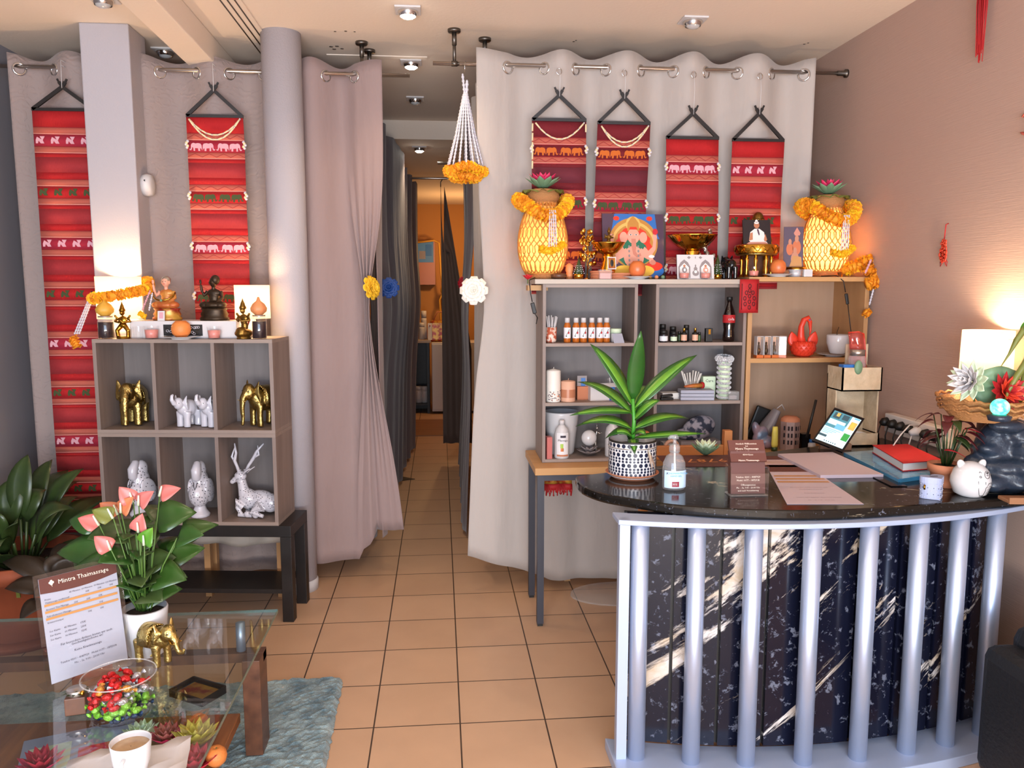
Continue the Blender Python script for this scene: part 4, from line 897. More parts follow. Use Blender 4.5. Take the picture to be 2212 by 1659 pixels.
# elephant-headed figure picture
def pic(name, label, cat, px, Y, z, w, h, tilt, rz, draw, bg, thick=.006, loc=None, bend=0):
    t = thing(name, label, cat, loc or at(px, Y, z), rz)
    hld = bpy.data.objects.new('print', None)
    b = MB(); b.T = Matrix.Rotation(-tilt, 4, 'X'); b.box((0, thick/2, h/2), (w, thick, h), 'black'); b.box((0, -.0004, h/2), (w*.99, .0008, h*.99), bg)
    def sh(pts, m, k=1): b.add([(x*w, -.0009-.00022*k, zz*h) for x, zz in pts], [tuple(range(len(pts)))], m)
    draw(sh); b.build('print', t); bpy.data.objects.remove(hld); return t
for nm, c_ in (('p_red', 'd8341c'), ('p_pink', 'dd9a84'), ('p_pinkd', 'c47c68'), ('p_blue', '2a68b0'), ('p_purple', '4a3448'), ('p_gold', 'b98038'), ('p_goldl', 'dcae5c'), ('p_green', '1c6b50'), ('p_yellow', 'e8b840'), ('p_dark', '241c20'), ('p_white', 'e6dcd8'), ('p_grey', '8a8080'), ('p_skinb', 'b87858'), ('p_orange', 'c0622c')): mat(nm, c_, .35)
def ganesh(sh):
    E_ = circ
    sh([(-.5, .62), (.5, .62), (.5, 1), (-.5, 1)], 'p_blue', 1); sh([(-.5, 1), (-.5, .5), (-.36, .7), (-.3, 1)], 'p_purple', 2); sh([(.5, 1), (.5, .5), (.4, .68), (.36, 1)], 'p_purple', 2)
    sh(circ(0, .56, .40, 36, .38), 'p_gold', 3); sh(circ(0, .55, .355, 36, .335), 'p_goldl', 4); sh(circ(0, .53, .325, 36, .31), 'p_gold', 5)
    sh([(x*(1+.06*math.cos(i*PI)), y) for i, (x, y) in enumerate(circ(0, .5, .29, 30, .31))], 'p_red', 6)
    for s in (-1, 1): sh(circ(s*.27, .93, .05, 12, .035), 'p_red', 3)
    sh([(-.5, 0), (.5, 0), (.5, .12), (-.5, .12)], 'p_dark', 4); sh(circ(.30, .13, .19, 20, .10), 'p_blue', 5); sh(circ(.33, .2, .14, 20, .07), 'p_red', 6)
    sh([(-.24, .3), (-.20, .52), (-.1, .6), (.1, .6), (.2, .52), (.27, .3), (.1, .2), (-.12, .2)], 'p_green', 7)
    for s in (-1, 1):
        sh([(s*.12, .48), (s*.22, .42), (s*.31, .50), (s*.33, .62), (s*.38, .62), (s*.36, .46), (s*.24, .30), (s*.12, .36)], 'p_pink', 8); sh(circ(s*.35, .65, .04, 12, .045), 'p_pink', 9)
        sh([(s*.14, .44), (s*.24, .34), (s*.26, .24), (s*.34, .26), (s*.28, .4), (s*.18, .5)], 'p_pink', 9); sh(circ(s*.31, .26, .05, 12, .04), 'p_pinkd', 10)
        sh(circ(s*.16, .64, .065, 16, .085), 'p_pink', 11); sh(circ(s*.16, .13, .17, 20, .085), 'p_yellow', 12)
    sh(circ(.36, .73, .045, 8, .05), 'flower_red', 10); sh(circ(0, .34, .165, 24, .17), 'p_pink', 11)
    sh(circ(0, .84, .12, 24, .12), 'p_goldl', 9); sh([(-.10, .74), (.10, .74), (.09, .86), (.04, .93), (0, .97), (-.04, .93), (-.09, .86)], 'p_gold', 12)
    sh(circ(0, .66, .10, 24, .115), 'p_pink', 13); 
    for s in (-1, 1): sh(circ(s*.045, .68, .022, 10, .012), 'p_white', 14); sh(circ(s*.045, .68, .011, 8, .010), 'p_dark', 15)
    sh([(-.035, .62), (.035, .62), (.045, .5), (.03, .43), (.06, .38), (.11, .40), (.12, .36), (.05, .335), (-.01, .38), (-.035, .5)], 'p_pinkd', 14)
    for i in range(5): sh(circ(-.075, .5-.07*i, .016, 8, .022), 'p_grey', 15); sh(circ(.075, .5-.07*i, .016, 8, .022), 'p_grey', 15)
    sh(circ(0, .21, .04, 12, .04), 'p_gold', 15); sh(circ(.29, .35, .05, 10, .025), 'p_white', 12); sh([(-.5, .1), (-.4, .2), (-.38, 0), (-.5, 0)], 'p_purple', 6); sh([(-.07, .76), (.07, .76), (.05, .80), (-.05, .80)], 'p_red', 14)
pic('devotional_picture', 'colourful picture of a seated elephant-headed god leaning on the altar', 'picture', 1370, 3.66, AZ, .295, .305, R(8), R(4), ganesh, 'p_purple')
def shrine(sh):
    for x, c_ in ((-.3, 'p_grey'), (.27, 'p_grey')):
        sh([(x-.16, .05), (x+.16, .05), (x+.16, .5), (x+.1, .68), (x, .8), (x-.1, .68), (x-.16, .5)], c_, 1); sh([(x-.12, .05), (x+.12, .05), (x+.12, .48), (x, .66), (x-.12, .48)], 'p_white', 2)
        sh(circ(x, .38, .07, 14, .12), 'p_pink' if x > 0 else 'p_grey', 3); sh(circ(x, .54, .035, 12, .05), 'p_skinb', 4)
    sh(circ(0, .25, .09, 16, .12), 'p_grey', 2); sh(circ(0, .42, .05, 12, .08), 'p_grey', 3); sh(circ(0, .54, .02, 8, .06), 'p_grey', 3); sh(circ(0, .3, .04, 12, .06), 'p_white', 4)
    for x in (-.17, .14): sh([(x-.05, .88), (x, .82), (x+.05, .88), (x, .94)], 'p_grey', 1)
    sh([(-.01, .84), (.01, .84), (.01, .92), (-.01, .92)], 'p_grey', 1)
pic('shrine_picture', 'white laminated card with small shrine drawings in front of the scalloped bowl', 'picture', 1503, 3.53, AZ, .172, .112, R(10), 0, shrine, 'white')
tumbler(at(1478, 3.512, AZ), .024, .045, 'short glass of pink liquid before the left of the shrine card'); tumbler(at(1524, 3.512, AZ), .024, .045, 'short glass of pink liquid before the right of the shrine card')
p_ = at(1376, 3.545, AZ); plate(p_, .07, 'small white plate under the fruit before the elephant-god picture'); fruit(p_+Vector((0, 0, .007)), .038, 'yellow-orange fruit on a white plate before the elephant-god picture', 'fruit', 'apple', 'mandarin', 1.0)
for i, (x, c_, lb) in enumerate(((1404, 'robe_red', 'tiny red bead fruit at the right foot of the elephant-god picture'), (1418, 'peach', 'tiny peach-coloured fruit at the corner of the elephant-god picture'), (1432, 'lotus_green', 'tiny greenish ball at the right corner of the elephant-god picture'))):
    simple('small_ball', lb, 'ornament', MB().ell((0, 0, .009), .0092, c_), at(x, 3.56, AZ))
t = thing('black_elephant', 'small black elephant standing rear-on at the right end of the altar board', 'elephant figurine', at(1571, 3.60, AZ), PI); elephant(t, 'black_gloss', .098, 'down', vox=.0028)
# gold stand with monk picture and bust
t = thing('gold_stand', 'round openwork gold stand on slender legs at the joint of the units', 'stand', at(1632, 3.62, BZ))
MB().lathe([(.095, .105), (.098, .11), (.098, .142), (.094, .147), (.001, .145)], 'gold_bright', seg=40, caps=False).build('ring', t)
b = MB()
b.tube([(.099*math.cos(a), .099*math.sin(a), .126+.010*math.sin(a*14)) for a in [2*PI*i/112 for i in range(112)]], .003, 'gold', 5, closed=True)
b.build('openwork', t)
MB().lathe([(.09, .098), (.094, .106), (.05, .106)], 'brass', seg=36).build('lower_rim', t)
for a in (.6, 1.4, 2.4, 3.7, 4.3, 5.0, 5.6): MB().lathe([(.010, 0), (.007, .015), (.010, .03), (.006, .05), (.009, .075), (.006, .1)], 'gold_bright', (.07*math.cos(a), .07*math.sin(a), 0), 12).build('leg', t)
def monk(sh):
    sh([(-.36, .0), (.40, 0), (.34, .12), (.1, .2), (-.2, .2)], 'p_white', 1); sh([(-.3, .16), (-.24, .5), (-.08, .64), (.1, .64), (.26, .5), (.3, .18), (.1, .1), (-.2, .1)], 'p_white', 2)
    sh([(-.30, .16), (-.24, .46), (-.15, .5), (-.16, .2)], 'p_skinb', 3); sh([(.24, .2), (.3, .44), (.36, .2), (.3, .12)], 'p_skinb', 3); sh(circ(0, .78, .10, 18, .125), 'p_skinb', 4); sh(circ(0, .94, .05, 10, .07), 'p_white', 5); sh(circ(0, .88, .09, 14, .05), 'p_white', 5)
    sh([(.0, .62), (.06, .62), (.1, .42), (.07, .36), (.04, .44)], 'p_purple', 5)
    for s in (-1, 1): sh(circ(s*.035, .79, .015, 8, .008), 'p_dark', 6)
    sh([(-.4, .03), (.4, .03), (.3, .1), (-.3, .1)], 'p_pink', 3)
pic('monk_picture', 'dark portrait of an old seated monk in white on the gold stand', 'picture', 1636, 3.60, BZ+.147, .128, .118, R(14), R(-4), monk, 'p_dark')
t = thing('monk_bust', 'bronze bald monk statue rising behind the dark portrait', 'statue', at(1632, 3.72, BZ)); MB().bx((-.06, -.04, 0), (.06, .05, .12), 'walnut').build('plinth', t)
b = MB(); b.ell((0, 0, .17), (.075, .045, .055), 'bronze_gold'); b.ell((0, 0, .2), (.055, .04, .04), 'bronze_gold'); b.tube([(0, 0, .2), (0, -.003, .25)], .02, 'bronze_gold'); head(b, (0, -.005, .27), .033, 'bronze_gold'); blob(b, 'bust', t, voxel=.0024, smooth=3)
for s in (-1, 1): MB().ell((s*.011, -.034, .274), (.005, .003, .002), 'bronze', seg=8, rings=5).build('eye', t)
def monks(sh):
    for x, y, s in ((-.18, .62, .9), (.16, .7, 1.1), (.08, .4, 1)):
        sh(circ(x, y-.2*s, .2*s, 18, .17*s), 'p_orange' if y > .5 else 'p_skinb', 2 if y > .5 else 4); sh(circ(x, y, .09*s, 16, .085*s), 'p_skinb', 3 if y > .5 else 5)
    sh([(-.2, 0), (.45, 0), (.4, .24), (0, .28)], 'p_gold', 6)
    sh([(.0, .84), (.16, .98), (.34, .84), (.3, .78), (.06, .78)], 'p_pinkd', 4)
pic('monk_picture', 'curled print of three monks standing upright beside the bright lamp', 'picture', 1713, 3.60, BZ+.047, .088, .185, R(6), R(-14), monks, 'p_purple', thick=.002)
t = thing('offering_stand', 'small round white and gold stand under the three-monk print', 'stand', at(1718, 3.60, BZ)); MB().lathe([(.034, 0), (.028, .01), (.03, .03), (.042, .036)], 'white_gloss', seg=24, wob=.05).build('pedestal', t); MB().lathe([(.045, .034), (.046, .045), (.001, .046)], 'gold', seg=28, caps=False).build('rim', t)
p_ = at(1680, 3.55, BZ); plate(p_, .07, 'white plate under the fruit next to the gold stand'); fruit(p_+Vector((0, 0, .007)), .036, 'red-orange fruit on a white plate next to the gold stand', 'fruit', 'apple', 'mandarin', 1.0)
tumbler(at(1628, 3.545, BZ), .024, .045, 'short glass of pink liquid under the round gold stand')
simple('small_box', 'tiny white glossy box in front of the bright bamboo lamp', 'box', MB().bx((-.02, -.01, 0), (.02, .01, .034), 'white_gloss'), at(1744, 3.53, BZ), bevel=.002)
b = MB(); b.grid([[( -.045+.09*i/4, -.004*math.sin(i*1.2), -.15*j/6) for i in range(5)] for j in range(7)], 'red')
rnd = random.Random(9)
for x, z in [(0, -.03), (0, -.05), (0, -.075), (-.022, -.085), (.022, -.085), (0, -.10), (-.02, -.11), (.02, -.11), (0, -.125), (-.015, -.06), (.015, -.06)]: b.tube([(x+.006*math.cos(a), -.0055, z+.009*math.sin(a)) for a in [2*PI*i/8 for i in range(8)]], .0009, 'black', 4, closed=True)
for s in (-1, 1): b.tube([(s*.036, -.005, -.02), (s*.036, -.005, -.135)], .0008, 'black', 4)
tag(b.build('talisman_cloth', loc=(1.386, FY-.022, 1.555), solid=.001), 'red talisman cloth with dark drawing pinned between the units', 'cloth')
t = thing('lamp_cable', 'black cable of the bright lamp with switch hanging inside the beech unit edge', 'cable', at(1812, 3.53, BZ)); MB().tube([(-.06, .05, .004), (-.01, -.0, .006), (.008, -.03, -.02), (.02, -.03, -.07)], .0022, 'black', 6).build('cord', t); MB().box((.028, -.03, -.10), (.014, .01, .05), 'black', ry=-.2).build('switch', t, bevel=.003); MB().tube([(.034, -.03, -.125), (.05, -.03, -.22), (.07, -.03, -.32)], .0022, 'black', 6).build('cord', t)
# ---------------------------------------------------------------- left unit contents
mat('oil', 'b05a1c', .15, noise=('c06a24', 8, (1, 1, 1), .3)); mat('label_w', 'e4e2e4', .6); mat('wax_white', 'e2dcd4', .5); mat('wax_peach', 'd9a78c', .5); mat('pattern_red', 'b8583c', .5, noise=('e0c8b8', 60, (1, 1, 1), .03))
t = thing('patterned_cup', 'red patterned cup full of straws at the left of the oil bottles', 'cup', at(1190, 3.57, S1)); MB().lathe([(.02, 0), (.024, .012), (.026, .07)], 'pattern_red', seg=24, caps=False).build('cup_body', t, solid=.002); MB().lathe([(.021, 0), (.0245, .013)], 'white_gloss', seg=24).build('foot', t)
for i in range(8): a = i*.8; MB().tube([(.006*math.cos(a), .006*math.sin(a), .01), (.024*math.cos(a)+.004, .014*math.sin(a), .115+.004*(i % 3))], .0032, 'white', 6).build('straw', t)
rt_ = None
for i, x in enumerate((1225, 1244, 1260, 1278, 1295, 1310)):
    lb = ['first', 'second', 'third', 'fourth', 'fifth', 'sixth'][i] + ' from the left in the row of amber massage oil bottles'
    if rt_ is None:
        t = rt_ = thing('oil_bottle', lb, 'bottle', at(x, 3.57, S1), group='amber massage oil bottles on the upper left shelf'); MB().lathe([(.0148, 0), (.0158, .004), (.0158, .075), (.011, .088), (.009, .092)], 'oil', seg=20).build('bottle_body', t); MB().lathe([(.0115, .09), (.0115, .11), (.0105, .112)], 'white', seg=18).build('cap', t)
        b = MB(); b.lathe([(.0162, .02), (.0162, .068)], 'label_w', seg=20, caps=False); b.tube([(-.006, -.0163, .035), (.002, -.0168, .048), (.007, -.0155, .06)], .001, 'leaf', 4); b.ell((.004, -.0160, .045), (.004, .001, .006), 'flower_red', seg=8, rings=5); b.ell((-.006, -.0156, .03), (.003, .001, .003), 'leaf_dark', seg=8, rings=5); b.build('paper_label', t)
    else: dup(rt_, at(x, 3.57, S1), .25*((i*7) % 5-2)*.3, lb)
t = thing('cream_tin', 'white lidded cream jar at the end of the oil bottles', 'jar', at(1330, 3.58, S1)); MB().lathe([(.022, 0), (.023, .04)], 'label_w', seg=24).build('jar_body', t); MB().lathe([(.025, .04), (.025, .06), (.023, .062)], 'lotus_pale', seg=24).build('lid', t)
simple('leaning_card', 'small pale card leaning before the cream jar', 'card', MB().box((0, 0, .02), (.05, .0015, .05), 'paper', rx=R(-35)), at(1335, 3.53, S1+.0), .2)
def candle(px, Y, z, r, h, m, label, deco=None):
    t = thing('pillar_candle', label, 'candle', at(px, Y, z)); MB().lathe([(r*.97, 0), (r, .004), (r, h*.93), (r*.9, h*.96), (r*.15, h*1.0), (.001, h)], m, seg=32).build('wax', t); MB().tube([(0, 0, h-.002), (.002, 0, h+.008)], .0012, m if not deco else m).build('wick', t)
    if deco == 'flowers':
        b = MB(); rnd = random.Random(2)
        for i in range(40): a = rnd.uniform(-2.6, -.5); zz = rnd.uniform(.005, .055)*(1-.3*rnd.random()); b.ell((r*math.cos(a), r*math.sin(a), zz), (.003, .001, .003), rnd.choice(['p_purple', 'p_skinb', 'p_grey']), seg=6, rings=4)
        b.build('floral_print', t)
    if deco == 'band': MB().lathe([(r*1.01, h*.2), (r*1.01, h*.58)], 'p_skinb', seg=32, caps=False).build('paper_band', t)
candle(1195, 3.56, S2, .0335, .15, 'wax_white', 'tall white pillar candle with floral print, middle left shelf', 'flowers'); candle(1227, 3.56, S2, .033, .098, 'wax_peach', 'short peach pillar candle with a paper band', 'band')
t = thing('card_box', 'small terracotta card holder behind the peach candle', 'box', at(1259, 3.62, S2)); MB().bx((-.03, -.02, 0), (.03, .02, .062), 'terracotta_light').build('box_body', t); MB().box((-.005, .0, .08), (.045, .003, .06), 'p_grey').build('card', t); MB().box((-.0, -.003, .08), (.02, .002, .04), 'p_blue').build('card', t)
b = MB(); t = thing('tissue_box', 'open white and blue carton on the middle left shelf', 'box', at(1297, 3.60, S2), .12); b.bx((-.058, -.03, 0), (.058, .03, .07), 'white'); b.box((.035, -.031, .05), (.045, .001, .036), 'p_blue'); b.box((.045, -.031, .01), (.024, .001, .02), 'p_blue'); b.build('carton', t); b = MB(); b.box((0, -.04, .072), (.116, .03, .0015), 'white', rx=.5); b.box((.05, .03, .08), (.004, .03, .03), 'white', rx=-.3); b.build('flap', t)
t = thing('planter', 'large glossy white planter on the bottom left shelf', 'planter', at(1212, 3.65, TZ+.015)); MB().lathe([(.055, 0), (.062, .01), (.082, .19), (.083, .2), (.078, .2), (.058, .02), (.001, .015)], 'white_gloss', seg=40, caps=False).build('pot_body', t)
def lotion(px, label, Y=3.545, rz=0):
    t = thing('lotion_bottle', label, 'bottle', at(px, Y, TZ+.015), rz, group=None); MB().lathe([(.032, 0), (.034, .006), (.034, .11), (.028, .135), (.014, .15), (.012, .155)], 'white_gloss', seg=32).build('bottle_body', t); MB().lathe([(.013, .152), (.013, .172), (.011, .175)], 'white', seg=20).build('cap', t)
    b = MB(); 
    b.T = Matrix(); fr = lambda z0, z1, m, r_=.0345, a0=-2.4, a1=-.75: b.grid([[(r_*math.cos(a0+(a1-a0)*i/8), r_*math.sin(a0+(a1-a0)*i/8), z) for i in range(9)] for z in (z0, z1)], m)
    fr(.012, .12, 'label_w'); fr(.012, .02, 'terracotta_light', .0348); fr(.098, .108, 'ink', .0348, -1.9, -1.15); fr(.05, .07, 'leaf_light', .0348, -1.9, -1.5); fr(.035, .05, 'robe_orange', .0348, -1.85, -1.45)
    b.text('Massage', .014, 'ink', (.0, -.0352, .086)); b.build('paper_label', t); return t
t = lotion(1213, 'white massage lotion bottle in front of the large white planter'); dup(t, at(1322, 3.56, TZ+.015), .1, 'white massage lotion bottle partly behind the polka-dot pot')
simple('pink_box', 'slim pink carton standing at the left of the bottom shelf', 'box', MB().bx((-.012, -.02, 0), (.012, .02, .1), 'pink'), at(1185, 3.54, TZ+.015), .1)
t = thing('crystal_orb_lamp', 'pale round orb on a frosted flower base with a small figure beside it', 'ornament', at(1272, 3.58, TZ+.015)); MB().ell((0, 0, .083), (.036, .03, .037), 'white_gloss', seg=28, rings=18).build('orb', t); b = MB(); petals(b, (0, 0, .005), 10, .055, .034, R(12), 'p_grey'); petals(b, (0, 0, .012), 8, .045, .03, R(32), 'p_grey', .3); b.build('flower_base', t, solid=.002)
b = MB(); b.tube([(.036, .02, .02), (.034, .02, .08), (.04, .02, .11)], [.006, .007, .005], 'silver'); b.ell((.041, .02, .125), .007, 'silver'); b.tube([(.038, .02, .107), (.055, .015, .10), (.062, .01, .105)], .0025, 'silver'); b.tube([(.04, .02, .12), (.039, .02, .145)], .0015, 'silver'); b.ell((.039, .02, .15), .005, 'silver'); blob(b, 'small_figure', t, voxel=.0016, smooth=1)
# ---------------------------------------------------------------- middle unit contents
def small_jar(px, Y, z, r, h, mb_, ml, label, cap='black', neck=None, name='small_bottle'):
    t = thing(name, label, 'bottle', at(px, Y, z)); MB().lathe([(r*.94, 0), (r, .003), (r, h*.66), (r*.5 if neck else r*.95, h*.74)], mb_, seg=20).build('bottle_body', t); MB().lathe([((neck or r*.95), h*.74), ((neck or r*.95), h), ((neck or r*.9)*.9, h+.002)], cap, seg=16).build('cap', t)
    if ml: MB().lathe([(r*1.02, h*.12), (r*1.02, h*.55)], ml, seg=20, caps=False).build('paper_label', t)
small_jar(1433, 3.55, S1, .019, .052, 'p_dark', 'label_w', 'black jar with broad white label at the left end of the middle unit', name='cosmetic_jar'); small_jar(1431, 3.60, S1, .015, .078, 'p_dark', 'p_blue', 'dark bottle with blue band standing behind the white-labelled jar')
small_jar(1455, 3.56, S1, .015, .045, 'p_dark', 'lotus_pale', 'small dark jar with pale label second in the row', name='cosmetic_jar'); small_jar(1453, 3.62, S1, .016, .066, 'black', None, 'plain black jar behind the pale-labelled jar', name='cosmetic_jar')
small_jar(1467, 3.58, S1, .008, .045, 'leaf_dark', None, 'slim dark green vial left of the pink-labelled dropper'); small_jar(1477, 3.55, S1, .0135, .062, 'black', 'wax_peach', 'black dropper with pink label and gold cap, left of the two', 'gold_bright', .006)
small_jar(1482, 3.60, S1, .013, .074, 'black', None, 'tall black box-like vial behind the left pink-labelled dropper'); small_jar(1501, 3.55, S1, .0135, .062, 'black', 'wax_peach', 'black dropper with pink label and gold cap, right of the two', 'gold_bright', .006); small_jar(1510, 3.57, S1, .007, .042, 'leaf', None, 'tiny green vial right of the pink-labelled droppers')
t = thing('perfume_box', 'square black flacon with gold spot, near the cola bottle', 'bottle', at(1530, 3.56, S1)); MB().bx((-.016, -.012, 0), (.016, .012, .062), 'black').build('flacon_body', t, bevel=.002); MB().bx((-.005, -.014, .035), (.005, -.012, .058), 'gold_bright').build('gold_plate', t)
mat('cola', '180a08', .08, coat=.6)
t = thing('cola_bottle', 'curved dark cola bottle with a red label on the middle unit', 'bottle', at(1573, 3.57, S1)); MB().lathe([(.022, 0), (.027, .006), (.027, .03), (.0235, .055), (.028, .085), (.028, .125), (.02, .15), (.011, .175), (.0105, .19)], 'cola', seg=28).build('bottle_body', t); MB().lathe([(.0135, .188), (.0135, .203), (.012, .205)], 'black', seg=18).build('cap', t); b = MB(); b.lathe([(.0285, .087), (.0285, .123)], 'red', seg=28, caps=False); b.text('cola', .018, 'white', (0, -.0288, .104)); b.build('paper_label', t)
t = thing('lace_vase', 'tall cylinder wrapped in white lace trim on the middle shelf', 'vase', at(1562, 3.58, S2)); b = MB(); b.lathe([(.028, 0), (.028, .19)], 'lotus_pale', seg=24); b.build('cylinder', t); b = MB()
for q in range(9): ruffle(b, [(.029*math.cos(a), .029*math.sin(a), .012+.022*q+.004*math.sin(a)) for a in [2*PI*i/14 for i in range(14)]], .006 if q < 8 else .016, 'white', q, True)
b.build('lace', t)
t = thing('brush_cup', 'clear cup of white paper sticks on the middle shelf', 'cup', at(1492, 3.63, S2)); MB().lathe([(.022, 0), (.026, .08)], 'glass_milky', seg=20, caps=False).build('cup_body', t)
for i in range(10): a = i*.63; MB().tube([(.01*math.cos(a), .01*math.sin(a), .01), (.048*math.cos(a), .02*math.sin(a), .115+.006*(i % 3))], .004, 'wax_white', 6).build('stick', t)
t = thing('towel_stack', 'flat stack of white folded cards on the middle shelf', 'paper stack', at(1504, 3.57, S2), -.1)
for k_ in range(3): MB().bx((-.08, -.035, k_*.016), (.075, .04, k_*.016+.0145), 'paper').build('layer', t, bevel=.002)
b = MB(); tt = thing('cream_tube', 'cream tube with orange fruit print lying on the white stack', 'tube', at(1497, 3.55, S2+.052), .2); MB().tube([(-.045, 0, .012), (0, 0, .014), (.04, 0, .015)], [.006, .014, .016], 'robe_orange', 12, flat=.7).build('tube_body', tt); MB().tube([(.04, 0, .015), (.052, 0, .015)], .015, 'red', 12).build('cap', tt)
simple('white_carton', 'white carton with small print behind the lace vase', 'box', MB().bx((-.03, -.02, 0), (.03, .02, .1), 'lotus_pale').text('Care', .02, 'ink', (0, -.0205, .08)), at(1528, 3.64, S2)); simple('clear_case', 'small clear plastic case at the right of the middle shelf', 'box', MB().bx((-.025, -.02, 0), (.025, .02, .04), 'glass_milky').bx((-.018, -.012, .004), (.018, .012, .022), 'p_grey'), at(1581, 3.545, S2))
simple('black_stapler', 'small black stapler at the left of the middle shelf', 'stapler', MB().bx((-.03, -.01, 0), (.03, .01, .012), 'black').box((0, 0, .02), (.056, .016, .012), 'black', ry=-.1), at(1440, 3.56, S2), .1, bevel=.003); simple('paper_pile', 'flat pile of papers behind the black stapler', 'papers', MB().bx((-.04, -.03, 0), (.04, .03, .028), 'wax_white'), at(1445, 3.62, S2))
mat('camo', '2c3040', .8, noise=('9a9298', 26, (1, 1, 1), .04)); b = MB(); b.ell((0, 0, .055), (.085, .04, .058), 'camo', rot=(0, -.3, .1)); b.ell((-.05, 0, .03), (.06, .04, .032), 'camo'); o = blob(b, 'patterned_pouch', None, voxel=.005, smooth=4, loc=at(1508, 3.62, TZ+.075)); tag(o, 'dark patterned fabric pouch on the bottom shelf behind the chair', 'pouch')
simple('storage_tin', 'grey storage tin under the patterned pouch', 'tin', MB().bx((-.1, -.05, 0), (.09, .05, .06), 'p_grey'), at(1508, 3.62, TZ+.015)); simple('tape_roll', 'pale tape roll standing on the bottom shelf behind the chair', 'tape', MB().tube([(.03*math.cos(a), 0, .036+.03*math.sin(a)) for a in [2*PI*i/24 for i in range(24)]], .009, 'wax_peach', 8, closed=True), at(1450, 3.56, TZ+.015)); simple('white_tray', 'white low box at the left of the bottom middle shelf', 'box', MB().bx((-.04, -.03, 0), (.04, .03, .045), 'white'), at(1447, 3.64, TZ+.015))
# ---------------------------------------------------------------- right unit contents
mat('bag_blue', '5f6a7c', .25, noise=('9a7c80', 20, (1, 1, 1), .1))
def figbox(px, label):
    t = thing('figurine_box', label, 'box', at(px, 3.55, S3)); b = MB(); W = .016; b.bx((-W, -.018, 0), (W, .018, .014), 'p_orange'); b.bx((-W, -.018, .012), (-W+.0015, .018, .1), 'white'); b.bx((W-.0015, -.018, .012), (W, .018, .1), 'white'); b.bx((-W, .0165, .012), (W, .018, .1), 'wax_peach'); b.bx((-W, -.018, .098), (W, .018, .1), 'white'); b.build('carton', t)
    MB().bx((-W+.002, -.0178, .014), (W-.002, -.0172, .097), 'glass_clear').build('window_film', t)
    g = MB(); g.ell((0, 0, .032), (.009, .008, .018), 'bronze'); g.ell((0, 0, .05), (.0065, .006, .014), 'bronze'); g.ell((0, 0, .068), (.0045, .005, .006), 'bronze'); blob(g, 'figurine', t, voxel=.0015, smooth=1); return t
t = figbox(1638, 'window box with bronze figurine, leftmost of the four'); dup(t, at(1654, 3.55, S3), 0, 'window box with bronze figurine, second of the four'); dup(t, at(1671, 3.55, S3), 0, 'window box with bronze figurine, third of the four'); dup(t, at(1690, 3.55, S3), -.45, 'window box with figurine turned sideways, next to the red swan')
t = thing('origami_swan', 'bright red folded-paper swan on the beech unit', 'ornament', at(1733, 3.60, S3)); m = 'red_plastic'
MB().lathe([(.03, 0), (.046, .012), (.058, .035), (.056, .055), (.05, .07)], m, seg=30, wob=.02, wn=15).build('body', t); b = MB()
for j in range(5):
    for i in range(18): a = 2*PI*(i+.5*(j % 2))/18; r_ = (.05, .058, .06, .058, .054)[j]; b.add([(r_*math.cos(a-.12), r_*math.sin(a-.12), .012+j*.013), (r_*math.cos(a+.12), r_*math.sin(a+.12), .012+j*.013), ((r_+.007)*math.cos(a), (r_+.007)*math.sin(a), .024+j*.013)], [(0, 1, 2)], m)
b.build('folded_scales', t)
for s in (-1, 1): b = MB(); b.leaf((s*.04, 0, .045), (s*.25, 0, 1), .075, .05, m, .0, 6, up=(0, 1, 0)); b.build('wing', t, solid=.008)
MB().tube([(-.005, -.0, .06), (-.012, 0, .10), (-.012, 0, .14), (0, 0, .172), (.018, 0, .18), (.03, 0, .162), (.034, 0, .12), (.03, 0, .10)], [.02, .016, .013, .013, .014, .010, .005, .002], m, 10).build('neck', t); MB().ell((.022, -.013, .172), .0035, 'p_blue').build('eye', t)
t = thing('flower_pot', 'white flower pot with a bare twig on the beech unit shelf', 'flower pot', at(1809, 3.60, S3+.013)); MB().lathe([(.032, 0), (.038, .008), (.052, .05), (.053, .085), (.05, .09), (.046, .085), (.034, .06), (.001, .055)], 'white_gloss', seg=36, caps=False).build('pot_body', t); MB().tube([(-.005, 0, .055), (-.008, 0, .1), (0, 0, .125)], .0015, 'bronze').build('twig', t)
plate(at(1800, 3.60, S3), .075, 'white saucer under the flower pot with the twig', .012)

t = thing('cosmetic_bag', 'crumpled silvery drawstring bag leaning on the bottom of the beech unit', 'bag', at(1662, 3.68, .7605)); b = MB(); b.tube([(-.05, 0, .045), (-.01, 0, .10), (.03, 0, .17)], [.05, .05, .03], 'p_grey', 14, flat=.6); blob(b, 'bag_body', t, voxel=.004, smooth=2); MB().tube([(.02, -.02, .18), (.04, -.03, .2), (.06, -.02, .17)], .002, 'white').build('drawstring', t)
simple('dark_pouch', 'black zip pouch standing behind the silvery bag', 'pouch', MB().box((0, 0, .09), (.10, .02, .17), 'black', ry=.35), at(1640, 3.74, .7605), bevel=.008); b = MB(); b.ell((-.01, 0, .055), (.035, .025, .055), 'bag_blue', rot=(0, .4, 0)); b.ell((.02, -.01, .03), (.045, .03, .03), 'bag_blue'); b.ell((-.03, 0, .09), (.02, .018, .04), 'bag_blue', rot=(0, -.3, 0)); o = blob(b, 'plastic_bag', None, .004, 3, loc=at(1645, 3.60, .7605)); tag(o, 'bluish clear plastic bag of oddments at the left bottom of the beech unit', 'bag')
mat('tin_print', 'a8887c', .5, noise=('8a6a60', 18, (1, 1, 1), .2))
